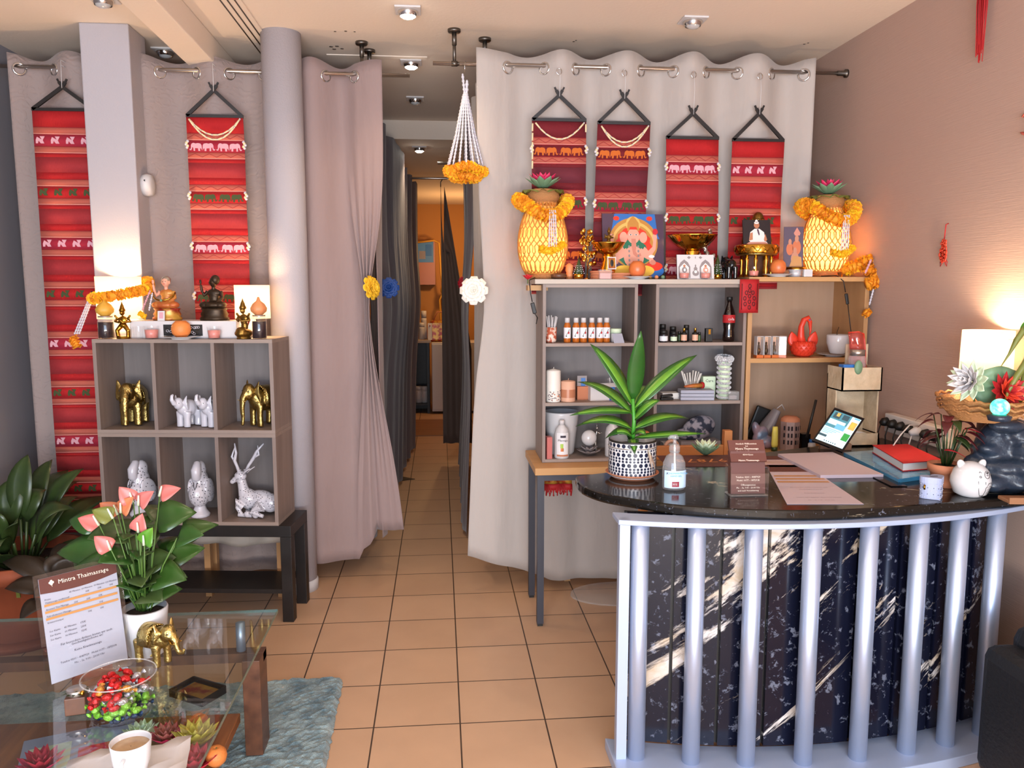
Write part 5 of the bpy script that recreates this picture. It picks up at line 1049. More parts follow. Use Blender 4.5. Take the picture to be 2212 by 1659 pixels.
t = thing('house_tin', 'octagonal tin shaped like a little house with printed windows', 'tin', at(1704, 3.56, .7605)); MB().lathe([(.046, 0), (.046, .135)], 'tin_print', seg=8).build('tin_body', t); [setattr(p, 'use_smooth', False) for p in t.children[0].data.polygons] if t.children else None
MB().lathe([(.047, .135), (.044, .148), (.03, .158), (.001, .16)], 'terracotta_light', seg=8, caps=False).build('roof_lid', t); b = MB()
for zf in (.03, .063, .096):
    for an in (-90, -45, -135):
        a = R(an); n_ = Vector((math.cos(a), math.sin(a), 0)); u_ = Vector((-n_.y, n_.x, 0)); 
        for s in (-1, 1): b.add([n_*.0435+u_*(s*.008+dx)+Vector((0, 0, zf+dz)) for dx, dz in ((-.006, 0), (.006, 0), (.006, .02), (-.006, .02))], [(0, 1, 2, 3)], 'p_dark')
b.build('printed_windows', t)
t = thing('cream_tube', 'white and yellow cream tube standing on its dark cap', 'tube', at(1672, 3.53, .7605)); MB().lathe([(.014, 0), (.014, .018)], 'leaf_dark', seg=18).build('cap', t); MB().lathe([(.013, .018), (.016, .03), (.014, .09), (.012, .115)], 'lotus_yellow', seg=18, sy=.7).build('tube_body', t)
simple('dark_box', 'small dark blue box between the house tin and the tablet', 'box', MB().bx((-.02, -.02, 0), (.02, .02, .075), 'black_gloss'), at(1736, 3.56, .7605)); t = thing('ink_bottle', 'little white bottle with blue lid behind the tablet', 'bottle', at(1752, 3.54, .7605)); MB().lathe([(.018, 0), (.018, .03), (.012, .036)], 'white', seg=20).build('bottle_body', t); MB().lathe([(.013, .036), (.013, .05)], 'p_blue', seg=18).build('cap', t)
# red fringed cloth under the table
b = MB(); P = [[(.02+.14*i/12, .004*math.sin(i), -.0-.085*j/3) for i in range(13)] for j in range(4)]; b.grid(P, 'robe_red'); b.grid([[(x, y-.003, z-.02) for x, y, z in r_] for r_ in P[-2:]], 'red')
for i in range(34): x = .02+.14*i/33; b.tube([(x, 0, -.08), (x+.004*math.sin(i*2.1), -.004, -.105), (x+.006*math.sin(i*1.7), 0, -.125+.01*math.sin(i*3))], .0022, 'red', 5)
tag(b.build('fringed_cloth', loc=(.44, 3.56, TZ-.034), solid=.001), 'dark red fringed cloth hanging under the beech table', 'cloth')
# chair behind the desk
t = thing('wooden_chair', 'pine chair whose back rises between the desk and the shelves', 'chair', (.86, 3.162, 0)); 
for x in (.0, .37): MB().bx((x, .155, 0), (x+.036, .19, .90), 'pine').build('leg', t, bevel=.003); MB().bx((x, -.16, 0), (x+.036, -.125, .42), 'pine').build('leg', t, bevel=.003)
for s_, e_ in (((.0, -.16, .42), (.406, .19, .44)),): MB().bx(s_, e_, 'pine').build('seat', t, bevel=.004)
MB().bx((.036, .16, .775), (.37, .183, .835), 'pine').build('backrest', t, bevel=.003); MB().bx((.036, .16, .60), (.37, .183, .65), 'pine').build('back_slat', t, bevel=.003)
# ================================================================ reception desk
def stone(name, base, vein, warm, thr, s=3.2, rough=.08, rot=.7, seed=0, fine=.62):
    m, nt, p = _new(name); N = nt.nodes.new; L = nt.links.new
    p.inputs['Roughness'].default_value = rough; p.inputs['Coat Weight'].default_value = 0; p.inputs['Specular IOR Level'].default_value = .4; p.inputs['Coat Roughness'].default_value = .03
    tc = N('ShaderNodeTexCoord'); mp = N('ShaderNodeMapping'); mp.inputs['Rotation'].default_value = rot; mp.inputs['Scale'].default_value = (1, 1, 1); mp.inputs['Location'].default_value = (seed, seed*.7, 0)
    L(tc.outputs['Object'], mp.inputs[0]); m2 = N('ShaderNodeMapping'); m2.inputs['Scale'].default_value = (.5, 1, 2.6); L(mp.outputs[0], m2.inputs[0])
    def noise(sc_, det, dist, co): n = N('ShaderNodeTexNoise'); n.inputs['Scale'].default_value = sc_; n.inputs['Detail'].default_value = det; n.inputs['Roughness'].default_value = .68; n.inputs['Distortion'].default_value = dist; L(co, n.inputs[0]); return n.outputs[0]
    def ramp(src, a, b, ca, cb): r = N('ShaderNodeValToRGB'); r.color_ramp.elements[0].position = a; r.color_ramp.elements[1].position = b; r.color_ramp.elements[0].color = ca; r.color_ramp.elements[1].color = cb; L(src, r.inputs[0]); return r.outputs[0]
    k0, k1 = (0, 0, 0, 1), (1, 1, 1, 1)
    big = ramp(noise(s, 9, .5, m2.outputs[0]), thr, thr+.035, k0, k1); spk = ramp(noise(s*15, 9, .3, mp.outputs[0]), fine, fine+.06, k0, (.34, .34, .34, 1))
    a = N('ShaderNodeMix'); a.data_type = 'RGBA'; L(spk, a.inputs[0]); a.inputs[6].default_value = srgb(base); a.inputs[7].default_value = srgb('9aa0b4')
    vc = ramp(noise(s*3, 6, 1, mp.outputs[0]), .4, .62, srgb(vein), srgb(warm))
    b = N('ShaderNodeMix'); b.data_type = 'RGBA'; L(big, b.inputs[0]); L(a.outputs[2], b.inputs[6]); L(vc, b.inputs[7]); L(b.outputs[2], p.inputs['Base Color']); return m
stone('marble_panel', '0d0f1e', 'cfc8c4', 'b8a48c', .575, 2.2, .14, (0, .75, 0), 2.1, .57)
stone('granite_top', '14110e', '9c9484', 'a89a80', .60, 4.2, .13, (.3, 0, .25), 4.1, .60)
mat('aluminium', 'bccae4', .40, .72); mat('alu_light', 'a8b6d2', .45, .3)
DZ = .85
edge = [(1243, 1028), (1247, 1040), (1262, 1052), (1300, 1066), (1360, 1077), (1450, 1090), (1550, 1098), (1650, 1102), (1750, 1103), (1850, 1100), (1960, 1093), (2080, 1084), (2212, 1073)]
fe = [PZ(x, y, DZ) for x, y in edge]; fe = [(p.x, p.y) for p in fe] + [(1.975, 2.33)]
be = [(1.975, 3.36), (1.50, 3.33), (1.36, 3.285), (1.15, 3.20), (.98, 3.11), (.80, 3.02), (.62, 2.93), (.52, 2.84), (.478, 2.775)]
t = thing('reception_desk', 'curved reception desk with black granite top and aluminium tube front', 'desk', (.5, 2.25, 0))
off = lambda P: [(x-.5, y-2.25) for x, y in P]
_o = fe[:-1][::-1]; _o = be[1:-0][::1] + fe[:-1]; ol = []
for i in range(len(_o)-1):
    a0, a1, a2, a3 = [Vector(_o[max(0, min(len(_o)-1, i+k))]) for k in (-1, 0, 1, 2)]
    for s_ in (0, .25, .5, .75): c2 = .5*((2*a1) + (a2-a0)*s_ + (2*a0-5*a1+4*a2-a3)*s_**2 + (3*a1-a0-3*a2+a3)*s_**3); ol.append((c2.x, c2.y))
ol += [_o[-1], (1.975, 2.33), (1.975, 3.36)]
MB().prism(off(ol), .032, 'granite_top', DZ-.032).build('desk_top', t, bevel=.008, label='polished black granite top with pale veins')
Yt = lambda X: 2.228 + .25*(X-1.15)**2
b = MB(); xs = [.575+.145*i for i in range(10)]
for i in range(9):
    x0, x1 = xs[i]+.006, min(xs[i+1], 1.97)-.004
    if x0 > 1.95: break
    b.bar((x0-.5, Yt(x0)+.085-2.25, .44), (x1-.5, Yt(x1)+.085-2.25, .44), .018, .755, 'marble_panel')
b.build('front_panel', t, label='glossy black marble front with diagonal white veins')
b = MB()
for i in range(9):
    x0, x1 = xs[i], min(xs[i+1], 1.97)
    if x0 > 1.95: break
    b.bar((x0-.5, Yt(x0)+.100-2.25, .44), (x1-.5, Yt(x1)+.100-2.25, .44), .012, .755, 'black')
b.build('backing_board', t)
MB().bx((.540-.5, 2.315-2.25, .038), (.572-.5, 2.345-2.25, DZ-.033), 'alu_light').build('corner_post', t); MB().bx((1.3-.5, 2.40-2.25, 0), (1.32-.5, 3.0-2.25, DZ-.033), 'black').build('support_panel', t)
def strip(z0, z1, yo, th, m, nm, xa=.535, xb=1.97):
    P = []; n = 18; out = [(x, Yt(x)+yo) for x in [xa+(xb-xa)*i/n for i in range(n+1)]]; inn = [(x, y+th) for x, y in out[::-1]]
    MB().prism(off(out+inn), z1-z0, m, z0).build(nm, t, bevel=.003)
strip(DZ-.049, DZ-.033, -.008, .09, 'alu_light', 'upper_rail'); strip(0.0, .038, -.055, .17, 'alu_light', 'plinth', .53)
for x in (.606, .772, .941, 1.122, 1.305, 1.480, 1.633, 1.79):
    MB().tube([(x-.5, Yt(x)-2.25+.024, .038), (x-.5, Yt(x)-2.25+.024, DZ-.049)], .0275, 'aluminium', 28).build('front_tube', t)
def D(px, py, z=DZ): return PZ(px, py, z)
EPS = .0006
# potted dracaena
t = thing('potted_dracaena', 'green striped-leaf plant in a white pot with navy dots on a terracotta saucer', 'potted plant', D(1365, 1030)+Vector((0, 0, EPS)))
MB().lathe([(.070, 0), (.088, .016), (.095, .02), (.093, .021), (.08, .012), (.001, .006)], 'terracotta_light', seg=40, caps=False).build('saucer', t)
r = .084; MB().lathe([(r*.97, .009), (r, .013), (r, .138), (r*.95, .138), (r*.93, .11), (.001, .11)], 'white_gloss', seg=48, caps=False).build('pot', t); MB().lathe([(r*1.004, .132), (r*1.004, .138), (r*.95, .1385)], 'p_navy' if 'p_navy' in MATS else 'black', seg=48, caps=False).build('rim_line', t)
mat('navy', '1c2238', .3); b = MB()
for z, n, rr in ((.124, 26, .0072), (.106, 40, .0040), (.093, 26, .0072), (.080, 40, .0046), (.070, 40, .0044), (.057, 26, .0072), (.044, 40, .0046), (.034, 40, .0046), (.024, 34, .005)):
    for i in range(n):
        a = 2*PI*i/n; b.add([((r+.0006)*math.cos(a+rr*math.cos(q)/r), (r+.0006)*math.sin(a+rr*math.cos(q)/r), z+rr*math.sin(q)) for q in [2*PI*k/10 for k in range(10)]], [tuple(range(10))], 'navy')
b.build('navy_dots', t)
MB().lathe([(r*.92, .112), (.001, .116)], 'soil', seg=30, caps=False).build('soil', t)
b = MB(); b.tube([(r*1.015*math.cos(a), r*1.015*math.sin(a), .114) for a in [2*PI*i/30 for i in range(30)]], .0015, 'silver', 5, closed=True)
for d_ in ((.5, -.4, .9), (.8, -.3, .6), (.1, -.9, -1.0), (.35, -.7, -.9)): b.leaf((.035, -.079, .114), d_, .062, .009, 'silver', .3, 5)
b.build('ribbon', t)
MB().tube([(0, 0, .11), (.004, 0, .2), (-.002, 0, .28)], [.008, .007, .006], 'leaf_mid', 10).build('stem', t)
b = MB(); sr = Vector((1, -.09, 0))
for dx, dz, z0, ln, w_, dr, dy in ((-.48, .95, .25, .34, .064, .28, -.1), (.02, 1, .27, .27, .062, .03, -.25), (.62, .72, .24, .38, .056, .32, .0), (-1, .25, .23, .26, .040, .26, -.4), (.45, .8, .20, .20, .045, .5, -.4), (-.85, .62, .17, .24, .045, .7, -.1), (.9, .5, .17, .27, .046, .5, .1), (.95, .15, .14, .26, .034, .10, -.2), (-.7, .9, .14, .17, .04, .9, -.5), (.3, .6, .15, .12, .04, .6, -.8), (-.2, .5, .13, .11, .04, .7, -.9), (-.75, 1.0, .22, .30, .05, .5, .5), (.5, 1, .22, .24, .045, .5, .7), (.1, .5, .15, .15, .05, .9, .8)):
    mid = 'leaf_light'; b.leaf((0, 0, z0), (dx, dy, dz), ln, w_, 'leaf_drac', dr, 8, 0, mid=mid, up=Vector((0, -.55, .83)) if abs(dx) > .2 else Vector((0, .3, 1)))
mat('leaf_drac', '1f4718', .3, noise=('2c5c1e', 10, (1, 1, 1), .3)); mat('leaf_light', '6f9c2c', .35, noise=('3c7a24', 14, (1, 1, 1), .3)); b.build('leaves', t, solid=.0008)
# sanitizer
t = thing('sanitizer_bottle', 'clear pump bottle of hand gel with a blue and white label', 'bottle', D(1455, 1056)+Vector((0, 0, EPS)), s=1.12); glass_mat('gel', (.93, .95, .97), .3, op=.12, opcol=(.85, .87, .9))
MB().lathe([(.031, 0), (.034, .005), (.035, .05), (.033, .08), (.024, .1), (.013, .108), (.013, .114)], 'gel', seg=36, sy=.8).build('bottle_body', t)
b = MB(); fr = lambda z0, z1, m, r_=.0358, a0=-2.7, a1=-.35: b.grid([[(r_*math.cos(a0+(a1-a0)*i/12), r_*.8*math.sin(a0+(a1-a0)*i/12), z) for i in range(13)] for z in (z0, z1)], m)
mat('label_blue', 'bcd4ec', .5); mat('cyan', '4a9cc8', .5); mat('label_red', '8c2a38', .5)
fr(.008, .06, 'label_blue'); fr(.012, .028, 'label_red', .0361, -1.95, -1.35); b.text('DESINFEKTIONS', .0075, 'cyan', (.004, -.0292, .053)); b.text('HANDGEL', .0075, 'cyan', (-.002, -.0293, .045)); b.text('99%', .009, 'white', (-.005, -.0296, .020)); b.text('A\"', .010, 'ink', (-.025, -.022, .052)); b.build('paper_label', t)
MB().lathe([(.016, .112), (.016, .128), (.013, .134), (.006, .136), (.005, .15), (.012, .152), (.012, .158), (.006, .164)], 'gel', seg=24).tube([(0, 0, .156), (-.014, -.006, .159), (-.022, -.010, .154)], [.007, .006, .004], 'gel', 10).tube([(0, 0, .134), (.002, 0, .06), (.004, 0, .01)], .003, 'wax_white', 6).build('pump', t)
# card holder
def flat_on(b, pts, m, z=0): b.add([(x, y, z) for x, y in pts], [tuple(range(len(pts)))], m)
t = thing('card_holder', 'clear stand of brown visiting cards with opening hours', 'card holder', D(1612, 1068)+Vector((0, 0, EPS)), -.02, s=1.14); b = MB(); b.bx((-.055, -.024, 0), (.055, .024, .003), 'glass_milky'); b.bx((-.055, -.024, 0), (.055, -.021, .065), 'glass_clear'); b.bx((-.055, -.024, 0), (-.052, .024, .085), 'glass_clear'); b.bx((.052, -.024, 0), (.055, .024, .085), 'glass_clear'); b.build('acrylic_case', t)
b = MB(); b.T = Matrix.Rotation(-.12, 4, 'X'); b.bx((-.05, -.014, .003), (.05, .008, .125), 'brown'); b.T = Matrix.Translation((0, .003, .112)) @ Matrix.Rotation(-.55, 4, 'X'); b.bx((-.052, -.006, -.02), (.052, .0, .045), 'brown'); b.build('cards', t)
b = MB(); T_ = lambda s_, z, sz: b.text(s_, sz, 'inkpale', (0, -.0145+z*.12+.0, z), (1, 0, 0), (0, .12, 1), lift=.0012)
T_('Telefon: 0201 - 4087929', .052, .0072); T_('Mobil: 0177 - 1872918', .043, .0072); T_('Öffnungszeiten', .030, .0072); T_('Mo. - Sa. 9:00 - 20:00 Uhr', .022, .0065); T_('und nach Vereinbarung', .014, .0065)
up_ = Vector((0, .5227, .8525)); o_ = Vector((0, .003-.0052, .112)); 
for s_, k, sz in (('Herzlich Willkommen', .036, .0068), ('bei', .029, .006), ('Mintra Thaimassage', .021, .0085), ('Traditionelle Thaimassage', .013, .006), ('45000 Essen', .003, .006), ('Mintra Thaimassage', -.014, .0075)): b.text(s_, sz, 'inkpale', o_+up_*k, (1, 0, 0), up_, lift=.0016)
b.build('lettering', t)
# flat sheets
def sheet(name, label, pix, draw=None, m='paper', z=DZ, th=.0012, cat='paper'):
    P = [D(x, y, z) for x, y in pix]; o = P[0]; t_ = thing(name, label, cat, o+Vector((0, 0, EPS))); Q = [(p.x-o.x, p.y-o.y) for p in P]; MB().prism(Q, th, m).build('sheet', t_)
    if draw:
        b = MB(); V = [Vector((*q, th+.0003)) for q in Q]
        pt_ = lambda u, v: V[0]*(1-u)*(1-v)+V[1]*u*(1-v)+V[2]*u*v+V[3]*(1-u)*v
        draw(b, pt_, V); b.build('print', t_)
    return t_
def quad(b, pt_, u0, v0, u1, v1, m, k=0): b.add([pt_(*c)+Vector((0, 0, .0002*k)) for c in ((u0, v0), (u0, v1), (u1, v1), (u1, v0))], [(3, 2, 1, 0)], m)
def d1(b, pt_, V):  # price sheet: v=0 far edge, v=1 near edge
    quad(b, pt_, 0, 0, 1, .2, 'brown')
    for v in (.3, .38, .46): quad(b, pt_, .04, v, .96, v+.035, 'gold_line')
    ux = (V[1]-V[0]).normalized(); uy = (V[0]-V[3]).normalized()
    for s_, v, sz in (('Für besondere Anlässe bieten wir auch', .62, .008), ('Geschenkgutscheine an!', .67, .008), ('Keine Krankmassage', .76, .008), ('Telefon 0201 4087929  Mobil 0177 1872918', .86, .008), ('Mo. - Sa. 9:00 - 20:00 Uhr', .92, .008)): b.text(s_, sz, 'ink', pt_(.5, v), ux, uy)
mat('print_rose', 'b07868', .6)
sheet('price_sheet', 'laminated price sheet lying nearest the desk edge beside the card holder', [(1655, 1006), (1742, 1006), (1866, 1090), (1700, 1090)], d1, 'paper_pink')
def d2(b, pt_, V):
    quad(b, pt_, 0, 0, 1, .35, 'brown'); quad(b, pt_, 0, .8, 1, 1, 'brown')
    for v in (.45, .55, .65): quad(b, pt_, .03, v, .97, v+.04, 'gold_line')
sheet('price_sheet', 'second laminated price sheet tucked beyond the card holder', [(1636, 986), (1690, 986), (1738, 1010), (1650, 1010)], d2, 'paper_pink')
def d3(b, pt_, V): b.text('897878', .082, 'print_num', pt_(.52, .5), (V[1]-V[0]).normalized()*-1, (V[3]-V[0]).normalized())
mat('print_num', 'c88048', .5)
sheet('phone_number_sheet', 'brown sheet with big upside-down digits behind the gel bottle', [(1418, 985), (1610, 983), (1622, 1008), (1440, 1009)], d3, 'brown')
t = sheet('paper_pad', 'pad of blank pinkish paper lying in the middle of the desk', [(1680, 987), (1798, 983), (1908, 1032), (1772, 1034)], None, 'paper_pink', th=.012)
t = sheet('document_folder', 'shiny blue plastic document folder under the red book', [(1822, 985), (1900, 979), (2040, 1030), (1940, 1044)], None, 'folder_blue' if 'folder_blue' in MATS else 'p_blue', th=.014)
mat('folder_blue', '3f86b0', .12, coat=.6, bump=(14, .5, (1, 1, 1))); t.children[0].data.materials[0] = MATS['folder_blue'] if t.children else None
for o in COL.objects:
    if o.parent == t: o.data.materials.clear(); o.data.materials.append(MATS['folder_blue'])
t = sheet('clear_sleeve', 'dark transparent sleeve edge below the blue folder', [(1800, 990), (1830, 990), (1960, 1052), (1925, 1052)], None, 'black_gloss', th=.003)
P = [D(x, y, DZ+.016) for x, y in ((1884, 978), (1960, 976), (2035, 1012), (1950, 1019))]; o = P[0]; t = thing('red_book', 'thick red hardback book resting on the blue folder', 'book', o); Q = [(p.x-o.x, p.y-o.y) for p in P]
MB().prism(Q, .003, 'red').build('cover', t); cx_, cy_ = sum(q[0] for q in Q)/4, sum(q[1] for q in Q)/4; MB().prism([(cx_+(x-cx_)*.97, cy_+(y-cy_)*.97) for x, y in Q], .026, 'white', .003).build('page_block', t); MB().prism(Q, .003, 'red', .029).build('cover', t)
# tablet
t = thing('tablet', 'black tablet propped on a small stand showing a web page', 'tablet', D(1800, 975)+Vector((0, 0, EPS)), R(6)); mat('screen', '9cc0c8', .3, emit='b4d8e0', es=.75)
for nm, c_ in (('scr_dark', '2c4048'), ('scr_green', '2a7a38'), ('scr_sand', 'a08848'), ('scr_blue', '5890b0'), ('scr_teal', '3c6c78')): mat(nm, c_, .3, emit=c_, es=.75)
TC = [PY(1803, 880, 3.13), PY(1868, 904, 3.07), PY(1838, 985, 2.98), PY(1754, 951, 3.04)]; TC = [c_-t.location for c_ in TC]; TC[2] = TC[1]+TC[3]-TC[0]
t.rotation_euler = (0, 0, 0); TN = (TC[3]-TC[0]).cross(TC[1]-TC[0]).normalized(); TN = TN if TN.y < 0 else -TN
b = MB(); b.add([c_ for c_ in TC]+[c_-TN*.008 for c_ in TC], [(3, 2, 1, 0), (4, 5, 6, 7), (0, 1, 5, 4), (1, 2, 6, 5), (2, 3, 7, 6), (3, 0, 4, 7)], 'black_gloss'); b.build('casing', t)
b = MB(); pt_ = lambda u, v: TC[0]*(1-u)*(1-v)+TC[1]*u*(1-v)+TC[2]*u*v+TC[3]*(1-u)*v
q = lambda u0, v0, u1, v1, m, k=1: b.add([pt_(u, v)+TN*.0004*k for u, v in ((u0, v0), (u0, v1), (u1, v1), (u1, v0))], [(0, 1, 2, 3)], m)
q(.06, .07, .94, .93, 'screen'); q(.06, .07, .66, .52, 'scr_teal', 2); q(.12, .10, .34, .26, 'scr_dark', 3); q(.20, .10, .30, .2, 'scr_sand', 4); q(.40, .10, .60, .24, 'scr_dark', 3); q(.08, .30, .60, .44, 'screen', 3); q(.36, .38, .66, .52, 'scr_blue', 4)
q(.72, .20, .92, .42, 'scr_sand', 2); q(.76, .22, .86, .36, 'lotus_yellow', 3); q(.72, .54, .92, .74, 'scr_green', 2); q(.06, .74, .30, .80, 'scr_dark', 2); q(.74, .08, .92, .12, 'scr_blue', 2)
for k_ in range(4): q(.08, .56+.04*k_, .6-.1*k_, .575+.04*k_, 'scr_blue', 2)
for k_ in range(6): q(.30+.07*k_, .87, .33+.07*k_, .90, 'scr_dark', 2)
b.build('screen', t); MB().bar((-.03, .06, .012), (.09, .03, .012), .03, .024, 'tray_wood').build('stand', t); MB().bar((.02, .05, .02), (TC[1]+TC[3])/2-TN*.010, .02, .004, 'tray_wood').build('prop', t)
simple('marker_pen', 'black pen-like rod leaning behind the tablet', 'pen', MB().tube([(0, 0, .005), (.045, .02, .17)], .006, 'black', 8), at(1742, 3.36, DZ+.001))
# organiser
mat('weave', 'cbb79a', .7, noise=('b09a7c', 22, (1, 1, 1), .25), bump=(60, .3, (1, 1, 1)))
t = thing('desk_organiser', 'two-tier woven beige organiser box with high back beside the tablet', 'organiser', (PY(1848, 900, 3.20).x+.005, 3.17, DZ+EPS), 0)
W, Dp = .175, .13; 
for z0, z1, nm in ((0, .055, 'lower_box'), (.235, .335, 'upper_box')):
    b = MB(); b.bx((-W/2, 0, z0), (W/2, .006, z1), 'weave'); b.bx((-W/2, 0, z0), (-W/2+.006, Dp, z1), 'weave'); b.bx((W/2-.006, 0, z0), (W/2, Dp, z1), 'weave'); b.bx((-W/2, 0, z0), (W/2, Dp, z0+.006), 'weave'); b.build(nm, t)
MB().bx((-W/2, Dp-.006, 0), (W/2, Dp, .30), 'weave').bx((W/2-.10, Dp-.006, .30), (W/2, Dp, .425), 'weave').build('back_panel', t)
MB().bx((W/2-.006, .02, .05), (W/2, Dp, .24), 'weave').build('side_panel', t); MB().bx((-W/2, .05, .05), (-W/2+.006, Dp, .24), 'weave').build('side_panel', t)
O_ = Vector((PY(1848, 900, 3.20).x+.005, 3.17, DZ+EPS+.2415)); glass_mat('red_clear', (.95, .45, .4), .3, op=.25, opcol=(.7, .15, .12))
t = thing('plastic_jar', 'clear jar with a silver lid standing in the organiser', 'jar', O_+Vector((-.0, .05, 0))); MB().lathe([(.034, 0), (.036, .13), (.03, .14)], 'glass_milky', seg=24, caps=False).build('jar_body', t); MB().lathe([(.031, .14), (.031, .165), (.001, .166)], 'silver', seg=24).build('lid', t)
t = thing('plastic_case', 'red transparent plastic pouch curving up from the organiser', 'case', O_+Vector((.04, .08, 0))); b = MB(); P = []
for j in range(9): v = j/8; P.append([(-.035+.07*i/6 - .03*v, .01*math.cos(i)+.004*math.sin(v*6), .24*v*(1-.12*abs(i/6-.4)**2)) for i in range(7)])
b.grid(P, 'red_clear'); b.build('pouch_film', t, solid=.002); MB().tube([P[j][6] for j in range(9)]+[P[8][3], P[8][0]], .003, 'red_plastic', 6).build('zip_edge', t)
t = thing('toothed_clip', 'teal plastic clip on the organiser', 'clip', O_+Vector((-.05, .03, 0))); MB().bx((-.03, -.02, 0), (.03, .02, .105), 'scr_t' if 'scr_t' in MATS else 'p_blue').build('clip_body', t)
b = MB(); b.ell((0, 0, .095), (.018, .010, .03), 'lotus_green'); tag(b.build('eraser', loc=O_+Vector((-.02, -.0, .02)), bevel=0), 'small green oval brush in the organiser', 'brush')
for o in list(COL.objects):
    if o.name.startswith('eraser'): o.location.z = O_.z-.03+.03
simple('tissue_pack', 'reddish packets in the lower tier of the organiser', 'packets', MB().bx((-.06, -.03, 0), (.05, .03, .03), 'robe_red').box((.02, 0, .045), (.06, .05, .02), 'wax_white', ry=.2), O_+Vector((0, .06, -.2405)))
# polka dot tin, bear bank
mat('lavender', '9aa2c0', .4); t = thing('dotted_tin', 'small lavender heart-shaped tin with tiny dots', 'tin', D(2014, 1076)+Vector((0, 0, EPS)), .1, s=1.12)
hs = [(.034*(1.0*math.sin(a)**3)*1.0, .030*(.8125*math.cos(a)-.3125*math.cos(2*a)-.125*math.cos(3*a)-.0625*math.cos(4*a))) for a in [2*PI*i/40 for i in range(40)]]; hs = hs[::-1]
MB().prism(hs, .048, 'lavender').build('tin_body', t, bevel=.002); MB().prism([(x*1.05, y*1.05) for x, y in hs], .017, 'lavender', .046).build('lid', t, bevel=.003); MB().bx((-.012, -.002, .063), (.012, .002, .0638), 'p_dark').build('coin_slot', t)
b = MB()
for z in range(5):
    for i in range(40):
        if (i+z) % 2: x_, y_ = hs[i]; b.ell((x_*1.01, y_*1.01, .006+.009*z), (.0012,)*3, 'navy' if z % 2 else 'white', seg=6, rings=4)
b.build('dots', t); MB().tube([(-.035, -.01, .03), (-.038, -.012, .036), (-.035, -.01, .042)], .003, 'gold', 8).build('clasp', t)
t = thing('bear_money_box', 'round white ceramic bear money box with line-drawn face and belly', 'money box', D(2094, 1070)+Vector((0, 0, EPS)), R(-2)); r = .060
MB().lathe([(r*.55, 0), (r*.82, .010), (r, r*.72), (r*.98, r*1.0), (r*.84, r*1.42), (r*.55, r*1.72), (r*.2, r*1.86), (.001, r*1.87)], 'white_gloss', seg=48, caps=False).build('body', t)
for s in (-1, 1): MB().ell((s*r*.58, 0, r*1.70), (.013, .008, .017), 'white_gloss', rot=(0, s*.45, 0), seg=14).build('ear', t)
def on_b(x, z, l=.0012):  # point on the bear's front
    pr = [(0, .55), (.17, .82), (.72, 1), (1.0, .98), (1.42, .84), (1.72, .55), (1.86, .2)]; zz = z/r; rr = r
    for (a_, ra), (b_, rb) in zip(pr, pr[1:]):
        if a_ <= zz <= b_: rr = r*(ra+(rb-ra)*(zz-a_)/(b_-a_))
    rr += l; x = max(-rr*.98, min(rr*.98, x)); return (x, -math.sqrt(rr*rr-x*x), z)
b = MB(); ln = lambda P, w_=.0007: b.tube([on_b(x, z) for x, z in P], w_, 'black', 5)
ln([(.022+.011*math.cos(a), r*1.30+.011*math.sin(a)) for a in [2*PI*i/16 for i in range(17)]]); b.ell(on_b(.022, r*1.40), (.0035, .002, .0025), 'black'); ln([(.022, r*1.38), (.022, r*1.3)]); ln([(.018, r*1.28), (.022, r*1.26), (.026, r*1.28)])
ln([(-.003+.003*math.cos(a), r*1.42+.003*math.sin(a)) for a in [PI*i/6 for i in range(7)]]); ln([(.042+.003*math.cos(a), r*1.42+.003*math.sin(a)) for a in [PI*i/6 for i in range(7)]])
for x in (-.004, .046): ln([(x+.003*math.cos(a), r*1.22+.003*math.sin(a)) for a in [2*PI*i/8 for i in range(9)]])
ln([(-.012, r*1.0), (-.008, r*.5), (-.002, r*.22), (.006, r*.14), (.012, r*.22), (.016, r*.5), (.012, r*.95)]); ln([(.016, r*.62), (.026, r*.86), (.038, r*.86), (.046, r*.6), (.042, r*.3), (.032, r*.14)])
for i in range(5): ln([(.0+.003*i, r*.2), (.001+.003*i, r*.12)])
rnd = random.Random(3)
for i in range(24): b.ell(on_b(rnd.uniform(.02, .038), rnd.uniform(r*.2, r*.75)), .0007, 'black', seg=5, rings=4)
b.build('drawn_lines', t)
# plant with dark red leaves in terracotta pot
t = thing('potted_plant', 'small dark red-leaved plant in a terracotta pot behind the tin', 'potted plant', D(2040, 1050)+Vector((0, 0, EPS))); MB().lathe([(.036, 0), (.048, .05), (.055, .052), (.057, .078), (.05, .078), (.045, .066), (.001, .064)], 'terracotta_light', seg=36, caps=False).build('pot', t); MB().lathe([(.047, .068), (.001, .07)], 'soil', seg=20, caps=False).build('soil', t)
mat('leaf_redd', '5c1a1e', .45, noise=('3a1216', 12, (1, 1, 1), .3)); b = MB(); rnd = random.Random(31); st = MB()
for i in range(22):
    a = rnd.uniform(0, 6.28); zt = rnd.uniform(.14, .245); rr = rnd.uniform(.02, .06); e = Vector((rr*math.cos(a), rr*math.sin(a), zt)); st.tube([(rr*.2*math.cos(a), rr*.2*math.sin(a), .066), e], .002, 'leaf_dark', 5); b.leaf(e, (math.cos(a), math.sin(a), .2), rnd.uniform(.05, .075), .035, rnd.choice(['leaf_redd', 'leaf_redd', 'leaf_dark']), .7, 6, 1)
st.build('stems', t); b.build('leaves', t, solid=.0008)
for px_, s_ in ((.055, .2), (-.01, .13)): b = MB(); b.leaf((px_-.02, -.03, s_), (.95, -.3, .05), .08, .035, 'flower_red', .45, 7, 1); b.build('red_bract', t, solid=.001)
